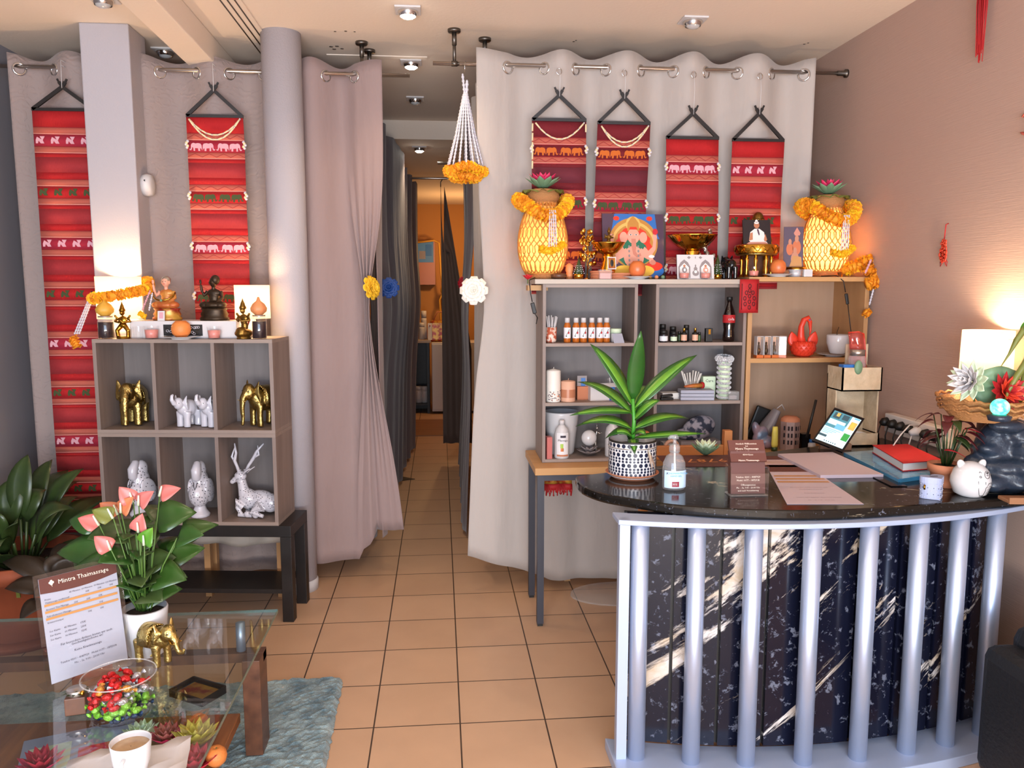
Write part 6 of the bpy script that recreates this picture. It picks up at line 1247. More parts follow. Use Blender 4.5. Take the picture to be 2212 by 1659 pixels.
# indoor fountain with green light
mat('rock', '1c2430', .35, noise=('2c3848', 14, (1, 1, 1), .3), bump=(18, .8, (1, 1, 1)))
FX = 1.83; FYY = 2.43
t = thing('table_fountain', 'dark stone-look tabletop fountain with stepped ledges', 'fountain', (FX, FYY, DZ+EPS)); b = MB(); rnd = random.Random(5)
b.ell((.02, 0, .05), (.11, .10, .06), 'rock'); b.ell((0, .01, .13), (.07, .06, .10), 'rock')
for i in range(26): a = rnd.uniform(0, 6.28); lv = i // 7; b.ell((.02+(.08-.012*lv)*math.cos(a), (.065-.012*lv)*math.sin(a), .04+.05*lv), (rnd.uniform(.04, .07), rnd.uniform(.03, .05), rnd.uniform(.02, .032)), 'rock', rot=(0, rnd.uniform(-.2, .2), a))
b.ell((.06, .01, .20), (.05, .05, .04), 'rock'); b.ell((-.01, -.05, .225), (.06, .04, .022), 'rock'); blob(b, 'rock_body', t, voxel=.007, smooth=2)
mat('green_glow', '20c890', .05, emit=(.05, .8, .45), es=1.6, noise=('c8f8d8', 40, (1, 1, 1), .1)); gp = PY(2160, 880, FYY-.15); 
b = MB(); b.ell((0, 0, 0), .027, 'green_glow', seg=24, rings=16); tag(b.build('glass_ball', loc=gp), 'glowing green glass ball sitting on the fountain', 'ball'); b = MB(); b.lathe([(.03, 0), (.035, .015), (.02, .02)], 'rock', seg=20); 
o = b.build('ball_socket', t, loc=(gp.x-FX, gp.y-FYY, gp.z-DZ-.042)); 
# basket on a stand behind, with flowers
t = thing('wicker_basket', 'round wicker basket with lotus flowers behind the fountain', 'basket', (1.79, 2.46, DZ+EPS)); zb = PY(2075, 862, 2.45).z-DZ
MB().lathe([(.09, zb-.07), (.115, zb-.04), (.122, zb-.008), (.125, zb), (.117, zb), (.108, zb-.04), (.001, zb-.06)], 'rattan', seg=40, wob=.012, wn=40, caps=False).build('woven_body', t)
b = MB(); 
for k_ in (.0, -.018, -.036): b.tube([((.124+k_*.25)*math.cos(a), (.168+k_*.25)*math.sin(a), zb+k_+.004*math.sin(a*20)) for a in [2*PI*i/60 for i in range(60)]], .005, 'rattan', 5, closed=True)
b.build('braided_rim', t)
t = thing('white_lotus', 'upright white lotus flower at the left of the wicker basket', 'flower', PY(2100, 866, 2.40)); b = MB()
b.T = Matrix.Translation((0, 0, .06)) @ Matrix.Rotation(R(-75), 4, 'Y') @ Matrix.Rotation(R(20), 4, 'X'); petals(b, (0, 0, 0), 10, .068, .034, R(15), 'lotus_pale'); petals(b, (0, 0, .008), 10, .062, .030, R(38), 'white', .3); petals(b, (0, 0, .014), 8, .05, .026, R(58), 'white', .1); petals(b, (0, 0, .018), 6, .04, .02, R(78), 'white', .1); b.build('petals', t, solid=.0015); MB().tube([(0, 0, .055), (.01, 0, -.03)], .003, 'stem').build('stalk', t)
t = thing('red_lotus', 'red lotus on a rounded green leaf in the wicker basket', 'flower', PY(2162, 872, 2.38)); b = MB(); n = 22
P = [[(.085*k_/3*math.cos(2*PI*i/n)*1.0, .02+.01*math.sin(i*1.7)*(k_/3), .05+.07*k_/3*math.sin(2*PI*i/n)) for i in range(n+1)] for k_ in range(4)]; b.grid(P, 'lotus_green'); b.build('leaf_pad', t, solid=.002)
b = MB(); b.T = Matrix.Translation((.01, .005, .035)) @ Matrix.Rotation(R(70), 4, 'X'); petals(b, (0, 0, 0), 12, .062, .026, R(15), 'red'); petals(b, (0, 0, .005), 10, .05, .022, R(38), 'red_plastic', .2); petals(b, (0, 0, .01), 8, .035, .018, R(62), 'red', .3); b.build('petals', t, solid=.0012)
t = thing('bamboo_shoot', 'curved green plant shoot arching in front of the right lamp', 'plant', (1.86, 2.40, PY(2150, 870, 2.36).z-.05)); pp = lambda x, y: PY(x, y, 2.36)-Vector((1.86, 2.40, PY(2150, 870, 2.36).z-.05))
b = MB(); b.tube([pp(2212, 785)+Vector((.02, 0, .03)), pp(2212, 790), pp(2195, 815), pp(2178, 845), pp(2170, 868)], [.012, .012, .010, .006, .002], 'leaf_olive', 8); b.build('lower_shoot', t); b = MB(); b.tube([pp(2212, 700)+Vector((.02, 0, .01)), pp(2212, 712), pp(2196, 735), pp(2180, 765), pp(2162, 792)], [.008, .010, .009, .004, .001], 'leaf_olive', 8); b.leaf(pp(2196, 735), (-.6, 0, .1), .03, .01, 'leaf_olive', .1); b.leaf(pp(2205, 720), (.3, 0, 1), .05, .02, 'leaf_mid', .1); b.build('upper_shoot', t); MB().tube([pp(2212, 785)+Vector((.02, 0, .03)), (.03, .05, -.05)], .01, 'leaf_olive').build('stalk', t)
# right lamp on its own wooden foot behind the basket
lp = PY(2193, 808, 2.58); t = thing('table_lamp', 'bright white drum lamp against the beige wall at far right', 'lamp', (1.893, 2.60, DZ+EPS)); zl = lp.z-DZ; r = .082
MB().lathe([(.05, 0), (.05, .012), (.016, .03), (.016, zl*.5), (.012, zl)], 'walnut', seg=28).build('base', t); MB().lathe([(r, zl), (r*.97, zl+.15)], 'shade_white', seg=44, caps=False).build('lamp_shade', t, solid=.0015); MB().ell((0, 0, zl+.07), (.022, .022, .028), 'bulb_warm').build('bulb', t); point('lamp_light', (1.893, 2.60, DZ+zl+.10), 9, WARM2, .025)
# lotus candle on wooden tray
t = thing('wooden_tray', 'low wooden tray at the right edge of the desk', 'tray', (1.86, 2.285, DZ+EPS), -.12); MB().bx((-.10, -.03, 0), (.11, .03, .012), 'tray_wood').build('board', t, bevel=.003); MB().bx((-.10, -.036, .0), (.11, -.0301, .020), 'tray_wood').build('lip', t)
t = thing('lotus_candle', 'pale green and white lotus candle on the wooden tray', 'candle', Vector((1.875, 2.285, DZ+.014))); lotus(t, (0, 0, .0), .050, 'white', 'lotus_pale', closed=12)
t = thing('lotus_candle', 'pale lotus candle bowl at the far side of the desk behind the gel bottle', 'candle', D(1524, 984)+Vector((0, 0, EPS))); lotus(t, (0, 0, .0), .07, 'lotus_pale', 'lotus_green', closed=8)
# power strip on the wall
wx = XR; P0 = PX(1932, 905, wx); P1 = PX(2060, 950, wx); t = thing('power_strip', 'white multi-socket strip fixed along the beige wall', 'power strip', (wx, P1.y, (P0.z+P1.z)/2)); Lh = P0.y-P1.y; zt = 0
mat('socket_white', 'd8cfc8', .4); MB().bx((-.045, 0, -.045), (0, Lh, .035), 'socket_white').build('housing', t, bevel=.004)
ns = 7; names = []
for i in range(ns):
    y = Lh*(i+.6)/ns; p_ = thing('power_plug', ['black plug nearest the red-leaved plant', 'second black plug from the plant', 'white charger plug with white cables', 'black plug left of the white charger', 'black plug in the middle-left of the strip', 'second black plug from the far end', 'black plug at the far end of the strip'][i], 'plug', (wx-.046, P1.y+y, t.location.z))
    m = 'white' if i == 2 else 'black'; MB().tube([(0, 0, 0), (-.018, 0, -.002), (-.04 if i == 2 else -.03, 0, -.008)], [.020, .018, .010], m, 16).build('plug_body', p_)
    c_ = [(-.03, 0, -.012), (-.04, -.0, -.05), (-.03, .01*((i % 3)-1), -.12), (-.02, 0, -.19)]
    MB().tube(c_, .003, m, 6).build('cord', p_)
t = thing('charging_cable', 'white charging cable arching down from the strip to the desk', 'cable', (0, 0, 0)); c_ = [PY(x, y, Y_) for x, y, Y_ in ((1985, 920, 3.0), (1965, 918, 2.98), (1945, 940, 2.96), (1930, 962, 2.95), (1920, 985, 2.95))]; MB().tube(c_, .0028, 'white', 6).build('cord', t)
# wall charms
w_ = PX(2050, 485, wx); t = thing('knot_charm', 'small red knotted lucky charm hanging on the beige wall', 'charm', w_+Vector((-.012, 0, 0))); k_ = (w_-PX(2050, 575, wx)).z
b = MB(); b.tube([(.010, 0, .004), (0, 0, 0), (0, .006, -k_*.4)], .0022, 'red', 6); b.build('cord', t)
b = MB(); 
for zf, rr in ((.45, .009), (.62, .011), (.72, .013), (.8, .010)):
    for q in range(5): a = 2*PI*q/5; b.tube([(0-.004, rr*1.2*math.cos(a)+rr*.7*math.cos(x), -k_*zf+rr*1.1*math.sin(a)+rr*.7*math.sin(x)) for x in [2*PI*i/8 for i in range(8)]], .0028, 'red_plastic', 5, closed=True)
b.build('knots', t); b = MB(); 
for s in (-1, 1): b.tube([(0, s*.008, -k_*.82), (0, s*.022, -k_*.9), (0, s*.020, -k_), (0, s*.010, -k_*.93), (0, s*.006, -k_*.82)], .0018, 'red', 5)
b.build('loops', t)
w_ = PX(2130, 137, wx); t = thing('red_tassel', 'long red silk tassel hanging at the top right corner', 'tassel', (wx-.03, w_.y, w_.z)); b = MB(); rnd = random.Random(6)
for i in range(46): a = rnd.uniform(0, 6.28); rr = rnd.uniform(0, .016); b.tube([(rr*.6*math.cos(a), rr*math.sin(a), .42), (rr*.8*math.cos(a), rr*1.6*math.sin(a), .2), (rr*.5*math.cos(a+.3), rr*1.1*math.sin(a+.3), rnd.uniform(0, .09))], .0017, 'red', 4)
b.build('fringe', t); MB().lathe([(.004, .42), (.018, .44), (.016, .47), (.004, .48)], 'red', seg=14).build('tassel_head', t)
w_ = PX(2208, 272, wx); t = thing('ribbon_loop', 'pale red paper ribbon loop on the wall at the right edge', 'ribbon', (wx-.012, w_.y-.02, w_.z)); MB().tube([(0, -.02+.03*math.cos(a), .036*math.sin(a)) for a in [PI*.25+1.5*PI*i/16 for i in range(17)]], .008, 'cloth_salmon', 6, flat=.4).build('loop', t)
# dark armchair at the right edge
t = thing('armchair', 'dark navy armchair corner at the lower right edge in front of the desk', 'armchair', (1.955, 1.72, 0)); mat('leather', '05060a', .55, bump=(80, .3, (1, 1, 1)))
b = MB(); b.bx((-.30, -.35, .12), (.0, .30, .42), 'leather'); b.build('seat', t, bevel=.04); b = MB(); b.bx((-.32, .22, .12), (.02, .36, .56), 'leather'); b.build('backrest', t, bevel=.05); b = MB(); b.bx((-.40, -.35, .10), (-.28, .36, .50), 'leather'); b.build('armrest', t, bevel=.04)
for x in (-.36, -.04):
    for y in (-.3, .3): MB().bx((x-.02, y-.02, 0), (x+.02, y+.02, .12), 'blackwood').build('leg', t)
# ================================================================ foreground: rug, glass table
m, nt, p = _new('rug_pile'); N = nt.nodes.new; L = nt.links.new
tc = N('ShaderNodeTexCoord'); n1 = N('ShaderNodeTexNoise'); n1.inputs['Scale'].default_value = 9; n1.inputs['Detail'].default_value = 8; n1.inputs['Roughness'].default_value = .7; L(tc.outputs['Object'], n1.inputs[0])
r_ = N('ShaderNodeValToRGB'); e_ = r_.color_ramp.elements; e_[0].position = .38; e_[0].color = srgb('4f6a76'); e_[1].position = .62; e_[1].color = srgb('98aeb2'); L(n1.outputs[0], r_.inputs[0]); L(r_.outputs[0], p.inputs['Base Color']); p.inputs['Roughness'].default_value = .95; p.inputs['Sheen Weight'].default_value = .3
n2 = N('ShaderNodeTexNoise'); n2.inputs['Scale'].default_value = 260; L(tc.outputs['Object'], n2.inputs[0]); bp = N('ShaderNodeBump'); bp.inputs['Strength'].default_value = 1; bp.inputs['Distance'].default_value = .006; L(n2.outputs[0], bp.inputs['Height']); L(bp.outputs[0], p.inputs['Normal'])
rc = PZ(741, 1456, .025); rd = PZ(700, 1659, .025); rl = PZ(380, 1470, .025)
b = MB(); rnd = random.Random(1); x0_, x1_, y0_, y1_ = -1.75, 0, -1.35, 0; nx_, ny_ = 120, 100
b.grid([[(x0_+(x1_-x0_)*i/nx_ + rnd.uniform(-.004, .004), y0_+(y1_-y0_)*j/ny_ + rnd.uniform(-.004, .004), (.002 if i in (0, nx_) or j in (0, ny_) else .022+rnd.uniform(-.004, .005))) for i in range(nx_+1)] for j in range(ny_+1)], 'rug_pile', False)
o = b.build('rug', loc=(rc.x, rc.y, 0), rot=(0, 0, R(1.5))); tag(o, 'mottled blue-grey shaggy rug under the glass coffee table', 'rug')
glass_mat('table_glass', (.88, .93, .92), .45, .015); glass_mat('glass_edge', (.55, .72, .66), .3, .05, op=.15, opcol=(.45, .6, .55))
GZ = .45; gr = PZ(600, 1316, GZ); gx, gy = gr.x, gr.y
t = thing('coffee_table', 'glass-topped coffee table with walnut frame and lower wooden shelf', 'coffee table', (gx, gy, 0))
GW, GD = 1.15, 1.0
b = MB(); b.bx((-GW, -GD, GZ-.010), (0, 0, GZ), 'table_glass'); b.build('glass_top', t); b = MB()
for a_, c_ in (((-GW, 0), (0, 0)), ((0, 0), (0, -GD)), ((-GW, 0), (-GW, -GD))): b.bar((*a_, GZ-.005), (*c_, GZ-.005), .0016, .0094, 'glass_edge')
b.build('glass_edge', t)
fz = .345
for x in (-.085, -1.06):
    for y in (-.055, -.90): MB().bx((x-.0, y-.10, .028 if 0 else .026), (x+.055, y, fz), 'walnut').build('leg', t, bevel=.002)
MB().bx((-1.06, -.10, fz-.03), (-.03, -.055, fz+.001), 'walnut').build('rail', t); MB().bx((-1.06, -.95, fz-.03), (-.03, -.90, fz+.001), 'walnut').build('rail', t)
MB().bx((-1.02, -.98, .135), (-.10, -.14, .165), 'walnut_shelf').build('lower_shelf', t, bevel=.002)
for x in (-.105, -1.0):
    for y in (-.075, -.92): b = MB(); b.lathe([(.015, fz+.001), (.015, GZ-.0105)], 'aluminium', (x, y, 0), 20); b.build('spacer', t); 
G = lambda px, py: PZ(px, py, GZ+.0006)
GS = lambda px, py: PZ(px, py, .1656)
# anthurium
t = thing('potted_anthurium', 'anthurium with pink flowers in a white pot on the glass table', 'potted plant', G(318, 1408)); r = .064
MB().lathe([(r*.78, 0), (r*.82, .004), (r, .135), (r*.95, .14), (r*.9, .12), (.001, .115)], 'white_gloss', seg=40, caps=False).build('pot', t); MB().lathe([(r*.9, .12), (r*.5, .13), (.001, .128)], 'soil', seg=24, caps=False).build('soil', t)
mat('leaf_anth', '1f4419', .3, noise=('38531e', 8, (1, 1, 1), .3)); mat('leaf_anth2', '47542a', .35, noise=('223c1a', 8, (1, 1, 1), .3))
b = MB(); st = MB(); rnd = random.Random(12)
A_ = lambda px, py, dy=0: PY(px, py, t.location.y+dy) - t.location
tips = [(165, 1130, .05), (150, 1190, 0), (190, 1225, -.05), (225, 1180, .1), (245, 1140, .08), (440, 1145, .05), (400, 1120, 0), (415, 1200, .03), (380, 1240, -.05), (350, 1180, .1), (300, 1200, -.08), (210, 1160, -.08), (270, 1165, -.1), (345, 1110, .1), (395, 1175, .12), (170, 1215, .1), (300, 1250, -.08), (340, 1260, -.05), (250, 1245, -.02), (370, 1100, .14), (420, 1165, -.08), (285, 1225, .02), (320, 1150, .06), (230, 1210, -.1), (360, 1215, .0), (275, 1195, .1), (265, 1270, -.06), (330, 1285, -.06), (295, 1285, -.1), (355, 1275, .02), (245, 1262, .04), (310, 1262, .06), (375, 1255, -.08), (230, 1240, .08)]
for i, (x, y, dy) in enumerate(tips):
    e = A_(x, y, dy); d = Vector((e.x*1.3, e.y*1.2 - .03, .02)); base = Vector((e.x*.1, e.y*.1, .125)); ln = rnd.uniform(.085, .13)
    c = e - d.normalized()*ln*.7; st.tube([base, base.lerp(c, .5)+Vector((0, 0, .03)), c], .0024, 'stem', 6); b.leaf(c, d.normalized()+Vector((0, 0, rnd.uniform(.0, .35))), ln*1.1, ln*.82, rnd.choice(['leaf_anth', 'leaf_anth2', 'leaf_anth']), rnd.uniform(.25, .5), 8, 1, fold=.2, up=Vector((rnd.uniform(-.3, .3), -.75, .75)).normalized())
st.build('stems', t); b.build('leaves', t, solid=.0008)
for x, y, dy, m, dx in ((345, 1072, -.03, 'pink', .9), (288, 1085, -.05, 'pink', -.3), (300, 1092, -.06, 'pink', .4), (255, 1112, -.05, 'pink_orange', -.5), (262, 1108, -.06, 'pink_orange', .3), (215, 1135, -.08, 'pink', -.9), (300, 1150, -.09, 'pink', .1), (240, 1188, -.1, 'pink', -.4), (312, 1178, -.11, 'leaf_light', .2), (245, 1120, -.1, 'leaf_olive', -.8)):
    f_ = MB(); e = A_(x, y, dy); f_.tube([(e.x*.1, e.y*.1, .125), e], .0018, 'stem', 6); f_.build('flower_stalk', t); f_ = MB(); f_.leaf(e, (dx, -.1, .45), .066, .052, m, .2, 7, 1, fold=.3, up=Vector((0, -.8, .6))); f_.build('flower', t, solid=.001)
    MB().tube([e+Vector((0, -.004, .002)), e+Vector((dx*.012, -.012, .032))], [.004, .002], 'lotus_pale', 8).build('spadix', t)
# terracotta plant left
pb = PZ(62, 1378, 0); t = thing('potted_palm', 'large dark leafy plant in a big terracotta pot at the left edge', 'potted plant', (XL+.29, pb.y+.06, 0)); r = .25
MB().lathe([(r*.92, 0), (r*.98, .02), (r*.98, .03), (r*.74, .03)], 'terracotta', seg=48).build('saucer', t); MB().lathe([(r*.72, .03), (r*.95, .30), (r*1.04, .305), (r*1.06, .37), (r*.98, .37), (r*.92, .30), (.001, .29)], 'terracotta', seg=48, caps=False).build('pot', t); MB().lathe([(r*.93, .31), (.001, .315)], 'soil', seg=30, caps=False).build('soil', t)
b = MB(); st = MB(); rnd = random.Random(77)
for i in range(34):
    a = rnd.uniform(0, 6.28); el = rnd.uniform(.5, 1.5); ln = rnd.uniform(.28, .46); d = Vector((math.cos(a)*math.cos(el), math.sin(a)*math.cos(el)*.8, math.sin(el))); s0 = Vector((.05*math.cos(a), .05*math.sin(a), .3)); c = s0 + d*rnd.uniform(.10, .24)
    st.tube([s0, c], .006, 'leaf_dark', 6); b.leaf(c, d, ln, rnd.uniform(.09, .13), 'leaf_dark', rnd.uniform(.3, .75), 9, 0, fold=.2, up=Vector((0, -.5, .86))) if t.location.x + c.x + d.x*ln > XL+.08 else None
st.build('stems', t); b.build('leaves', t, solid=.001); MB().box((.06, -.22, .30), (.07, .004, .12), 'leaf_olive', rx=.2).build('plant_label', t)
# second dark plant behind bench end
t = thing('leafy_plant', 'brownish-leaved plant between the big terracotta pot and the grey shelves', 'plant', (-1.50, 3.33, 0)); MB().lathe([(.09, 0), (.12, .2), (.11, .2), (.001, .18)], 'blackwood', seg=24, caps=False).build('pot', t); b = MB(); mat('leaf_brown', '33281e', .5); rnd = random.Random(19)
for i in range(22):
    a = rnd.uniform(0, 6.28); el = rnd.uniform(.5, 1.3); d = Vector((math.cos(a)*math.cos(el), math.sin(a)*math.cos(el), math.sin(el))); s0 = Vector((0, 0, .19)); c = s0+d*.16; b.tube([s0, c], .004, 'leaf_brown', 5); b.leaf(c, d, rnd.uniform(.2, .34), .09, 'leaf_brown', .6, 8, 0, fold=.2, up=Vector((0, -.5, .86)))
b.leaf((.0, 0, .35), (.45, -.1, .8), .42, .10, 'leaf_brown', .55, 9); b.build('leaves', t, solid=.001)
# menu stand
a0 = G(104, 1500); a1 = G(288, 1435); ux = (a1-a0).normalized(); wd = (a1-a0).length; nrm = Vector((ux.y, -ux.x, 0)); t = thing('menu_stand', 'clear acrylic stand with white massage price list on the glass table', 'sign', a0, math.atan2(ux.y, ux.x)); H_ = .315; W_ = wd; TI = Matrix.Rotation(-.16, 4, 'X')
b = MB(); b.T = TI; b.bx((0, 0, 0), (W_, .004, H_), 'glass_clear'); b.build('acrylic_sheet', t); MB().bx((0, 0, 0), (W_, .075, .003), 'glass_clear').build('acrylic_foot', t)
b = MB(); b.T = TI; b.bx((.012, .0012, .022), (W_-.012, .0028, H_-.012), 'paper'); b.build('paper', t)
b = MB(); b.T = TI; y_ = .0009; pw = W_-.024; Pg = lambda u, v, k=0: (.012+pw*u, y_-.0015-.0002*k, .022+(H_-.034)*v)
n = 10; b.add([Pg(0, 1), Pg(0, .86)]+[Pg(i/n, .86-.03*math.sin(PI*i/n)+.02*(i/n)) for i in range(1, n)]+[Pg(1, .88), Pg(1, 1)], [tuple(range(n+3))], 'brown')
for v in (.73, .665, .60): b.add([Pg(.03, v), Pg(.97, v), Pg(.97, v+.022), Pg(.03, v+.022)], [(0, 1, 2, 3)], 'gold_line')
bt = lambda s_, u, v, sz, m='ink', al='CENTER': b.text(s_, sz, m, Pg(u, v, 2), (1, 0, 0), (0, 0, 1), al)
bt('Mintra Thaimassage', .56, .935, .0165, 'inkpale'); 
for q in range(4): b.ell(Pg(.15+.018*math.cos(q*1.57), .945+.014*math.sin(q*1.57), 2), (.0035, .0008, .0035), 'inkpale', seg=8, rings=5)
b.tube([Pg(.15, .94, 2), Pg(.155, .905, 2)], .0006, 'inkpale', 4)
for u, s_ in ((.42, '45 Minuten'), (.58, '60 Minuten'), (.74, '90 Minuten'), (.9, '120 Minuten')): bt(s_, u, .81, .0062)
for v, s_ in ((.795, 'Preise'), (.765, 'Thaimassage traditionell'), (.70, 'Aromaöl Thai Massage'), (.635, 'Fußreflexzonen Massage'), (.575, 'Kräuterstempel')): bt(s_, .04, v, .0062, 'ink', 'LEFT')
for v, us in ((.775, (.58, .74, .9)), (.70, (.42, .58, .74)), (.635, (.74,)), (.575, (.58, .74))):
    for u in us: bt('55€', u, v, .006)
for v, s_ in ((.49, '5er Karte     45 Minuten     175€'), (.45, '5er Karte     60 Minuten     235€'), (.41, '5er Karte     90 Minuten     320€')): bt(s_, .05, v, .0068, 'ink', 'LEFT')
bt('Für besondere Anlässe bieten wir auch', .5, .34, .0085); bt('Geschenkgutscheine an!', .5, .315, .0085); bt('Keine Krankmassage', .5, .25, .0085); bt('Telefon 0201 - 4087929   Mobil 0177 - 1872918', .5, .17, .0075); bt('Mo. - Sa. 9:00 - 20:00 Uhr', .5, .13, .0075)
b.build('print', t)
# gold elephant on the glass
mat('gold_pale', 'c0a868', .33, 1, bump=(70, .5, (1, 1, 1)))
t = thing('gold_elephant', 'pale gold trumpeting elephant figurine standing on the glass table', 'elephant figurine', G(350, 1436), R(58)); elephant(t, 'gold_pale', .118, 'curl', 'gold_bright', 'gold_pale', vox=.0024)
# sweets bowl
bc = G(262, 1540); t = thing('sweets_bowl', 'clear glass bowl with a wide rim full of wrapped sweets', 'bowl', bc); MB().lathe([(.055, .002), (.068, 0), (.070, .006), (.072, .06), (.066, .072), (.085, .10), (.088, .102)], 'glass_clear', seg=44, caps=False).build('bowl_body', t)
MB().tube([(.087*math.cos(a), .087*math.sin(a), .102) for a in [2*PI*i/44 for i in range(44)]], .0018, 'glass_edge2' if 0 else 'glass_milky', 6, closed=True).build('rim', t)
mat('foil_red', 'c82828', .2, .5, bump=(120, .6, (1, 1, 1))); mat('foil_green', '7cb83c', .25, .3, bump=(120, .6, (1, 1, 1))); mat('foil_blue', '1f3a5c', .25, .4, bump=(120, .6, (1, 1, 1))); mat('foil_silver', 'c8c8cc', .2, .8, bump=(120, .8, (1, 1, 1))); mat('foil_gold', 'd89a4c', .25, .6, bump=(120, .6, (1, 1, 1)))
rnd = random.Random(8); proto = {}; placed = []
def sweet(m): 
    b = MB(); b.ell((0, 0, 0), (.013, .0095, .009), m, seg=12, rings=8)
    for s in (-1, 1):
        c0 = (s*.010, 0, 0); ring = [(s*.022, .008*math.cos(a), .006*math.sin(a)+.001*math.sin(a*4)) for a in [2*PI*i/8 for i in range(8)]]; b.add([c0]+ring, [(0, 1+i, 1+(i+1) % 8) for i in range(8)], m, True)
    return b.mesh('wrapped_sweet')
lay = [(.006, ['foil_blue'], 9, .055), (.017, ['foil_green', 'foil_blue'], 11, .058), (.028, ['foil_green'], 13, .058), (.040, ['foil_green', 'foil_silver', 'foil_red'], 13, .058), (.052, ['foil_silver', 'foil_red', 'foil_gold', 'foil_silver'], 13, .056), (.064, ['foil_red', 'foil_silver'], 10, .05), (.076, ['foil_red', 'foil_silver', 'foil_gold'], 8, .045), (.087, ['foil_red'], 5, .035)]
wd_ = {'foil_red': 'red', 'foil_green': 'green', 'foil_blue': 'dark blue', 'foil_silver': 'silvery', 'foil_gold': 'orange-gold'}
for z, ms, n, rr in lay:
    for i in range(n):
        m = rnd.choice(ms); a = 2*PI*i/n + rnd.uniform(-.15, .15); q_ = rr*(1 if i % 3 else .45); 
        if m not in proto: proto[m] = sweet(m)
        o = bpy.data.objects.new('wrapped_sweet', proto[m]); COL.objects.link(o); o.location = bc+Vector((q_*math.cos(a), q_*math.sin(a), z+.004)); o.rotation_euler = (rnd.uniform(-.5, .5), rnd.uniform(-.5, .5), rnd.uniform(0, 6))
        lvl = 'at the bottom of' if z < .02 else ('in the middle of' if z < .06 else 'heaped on top in')
        sd = ['right', 'back right', 'back', 'back left', 'left', 'front left', 'front', 'front right'][int((a % (2*PI))/(PI/4)+.5) % 8] + (' edge' if i % 3 else ', inner ring'); tag(o, f'{wd_[m]} foil-wrapped sweet {lvl} the clear glass bowl, {sd}', 'sweet', f'{wd_[m]} sweets {lvl} the glass bowl, {sd}')
# cup with napkin
nb = MB(); c0 = PZ(283, 1688, GZ+.0008); P = []
rnd = random.Random(3)
for j in range(9): P.append([(-.125+.26*i/8 + .02*(j-4)/8, -.11+.2*j/8 + .01*math.sin(i*.8), .002+.006*abs(math.sin(i*1.3+j*.9)) + (.010 if (i+j) % 5 == 0 else 0)) for i in range(9)])
nb.grid(P, 'napkin_white' if 'napkin_white' in MATS else 'white'); o = nb.build('paper_napkin', loc=c0+Vector((-.03, .03, 0)), rot=(0, 0, .3), solid=.001); tag(o, 'crumpled white paper napkin under the espresso cup', 'napkin')
t = thing('coffee_cup', 'white cup of coffee standing on the napkin at the front edge', 'cup', c0+Vector((.0, .01, .014)), 0); MB().lathe([(.026, 0), (.030, .003), (.038, .03), (.0425, .075), (.0405, .075), (.036, .03), (.001, .01)], 'white_gloss', seg=44, caps=False).build('cup_body', t)
mat('coffee', '9a7c5c', .2, noise=('b89c78', 30, (1, 1, 1), .2)); MB().lathe([(.0395, .062), (.001, .0622)], 'coffee', seg=40, caps=False).build('coffee', t); MB().tube([(.0, -.040, .055), (.002, -.058, .056), (.004, -.064, .04), (.003, -.056, .022), (0, -.036, .02)], .0045, 'white_gloss', 10, flat=.8).build('handle', t)
# candle holder and bell near the menu
t = thing('candle_holder', 'square brown wooden tealight holder with silver cup beside the menu stand', 'candle holder', G(168, 1535), .2); MB().bx((-.024, -.024, 0), (.024, .024, .045), 'walnut').build('block', t, bevel=.002); MB().lathe([(.02, .045), (.024, .058), (.022, .06), (.001, .05)], 'silver', seg=24, caps=False).build('tealight_cup', t)
b = MB(); 
for i in range(12): b.leaf((.0, 0, .05), (math.cos(i*.52), math.sin(i*.52), .3), .035, .012, 'leaf_dark', .2, 4)
b.build('evergreen_ring', t); MB().ell((.018, -.022, .056), .006, 'gold_bright').build('bauble', t)
# lower shelf things
t = thing('phone_tray', 'dark rounded tray with reddish contents lying on the lower shelf', 'tray', PZ(428, 1500, .166), -.55); MB().bx((-.075, -.05, 0), (.075, .05, .006), 'folder_blue').build('tray_base', t, bevel=.003); b = MB()
for a_, c_ in (((-.075, -.05), (.075, -.05)), ((.075, -.05), (.075, .05)), ((.075, .05), (-.075, .05)), ((-.075, .05), (-.075, -.05))): b.bar((*a_, .012), (*c_, .012), .006, .024, 'black_gloss')
b.build('tray_rim', t); MB().bx((-.06, -.04, .006), (.06, .04, .012), 'robe_red').build('tray_contents', t)
def deco_lotus(px, py, S, mi, mo, label): t = thing('lotus_flower', label, 'flower', PZ(px, py, .1665)); lotus(t, (0, 0, .0), S, mi, mo, closed=6); return t
mat('lotus_red', 'c0283c', .5); deco_lotus(424, 1612, .078, 'lotus_yellow', 'lotus_yellow', 'yellow artificial lotus on the lower shelf of the coffee table'); deco_lotus(418, 1668, .075, 'lotus_red', 'lotus_red', 'red artificial lotus at the very front of the lower shelf'); deco_lotus(360, 1605, .06, 'pink', 'lotus_pink', 'pink artificial lotus behind the napkin on the lower shelf'); deco_lotus(305, 1600, .06, 'lotus_pale', 'lotus_pale', 'pale artificial lotus under the glass behind the coffee cup'); deco_lotus(90, 1668, .07, 'lotus_red', 'lotus_pink', 'dark red artificial lotus at the lower left corner')
fruit(PZ(430, 1580, .166), .030, 'yellow-orange ball fruit behind the yellow lotus on the lower shelf', 'fruit', 'apple', 'mandarin'); fruit(PZ(468, 1652, .166), .030, 'bright orange ball fruit beside the red lotus on the lower shelf', 'fruit', 'orange', 'mandarin')
simple('magazine', 'pale glossy magazine lying on the lower shelf under the menu stand', 'magazine', MB().bx((-.15, -.11, 0), (.15, .11, .006), 'lavender').bx((-.13, -.09, .006), (-.02, .05, .0064), 'lotus_pale').bx((.0, -.08, .006), (.13, .0, .0064), 'lotus_pink'), PZ(170, 1620, .166), .35)
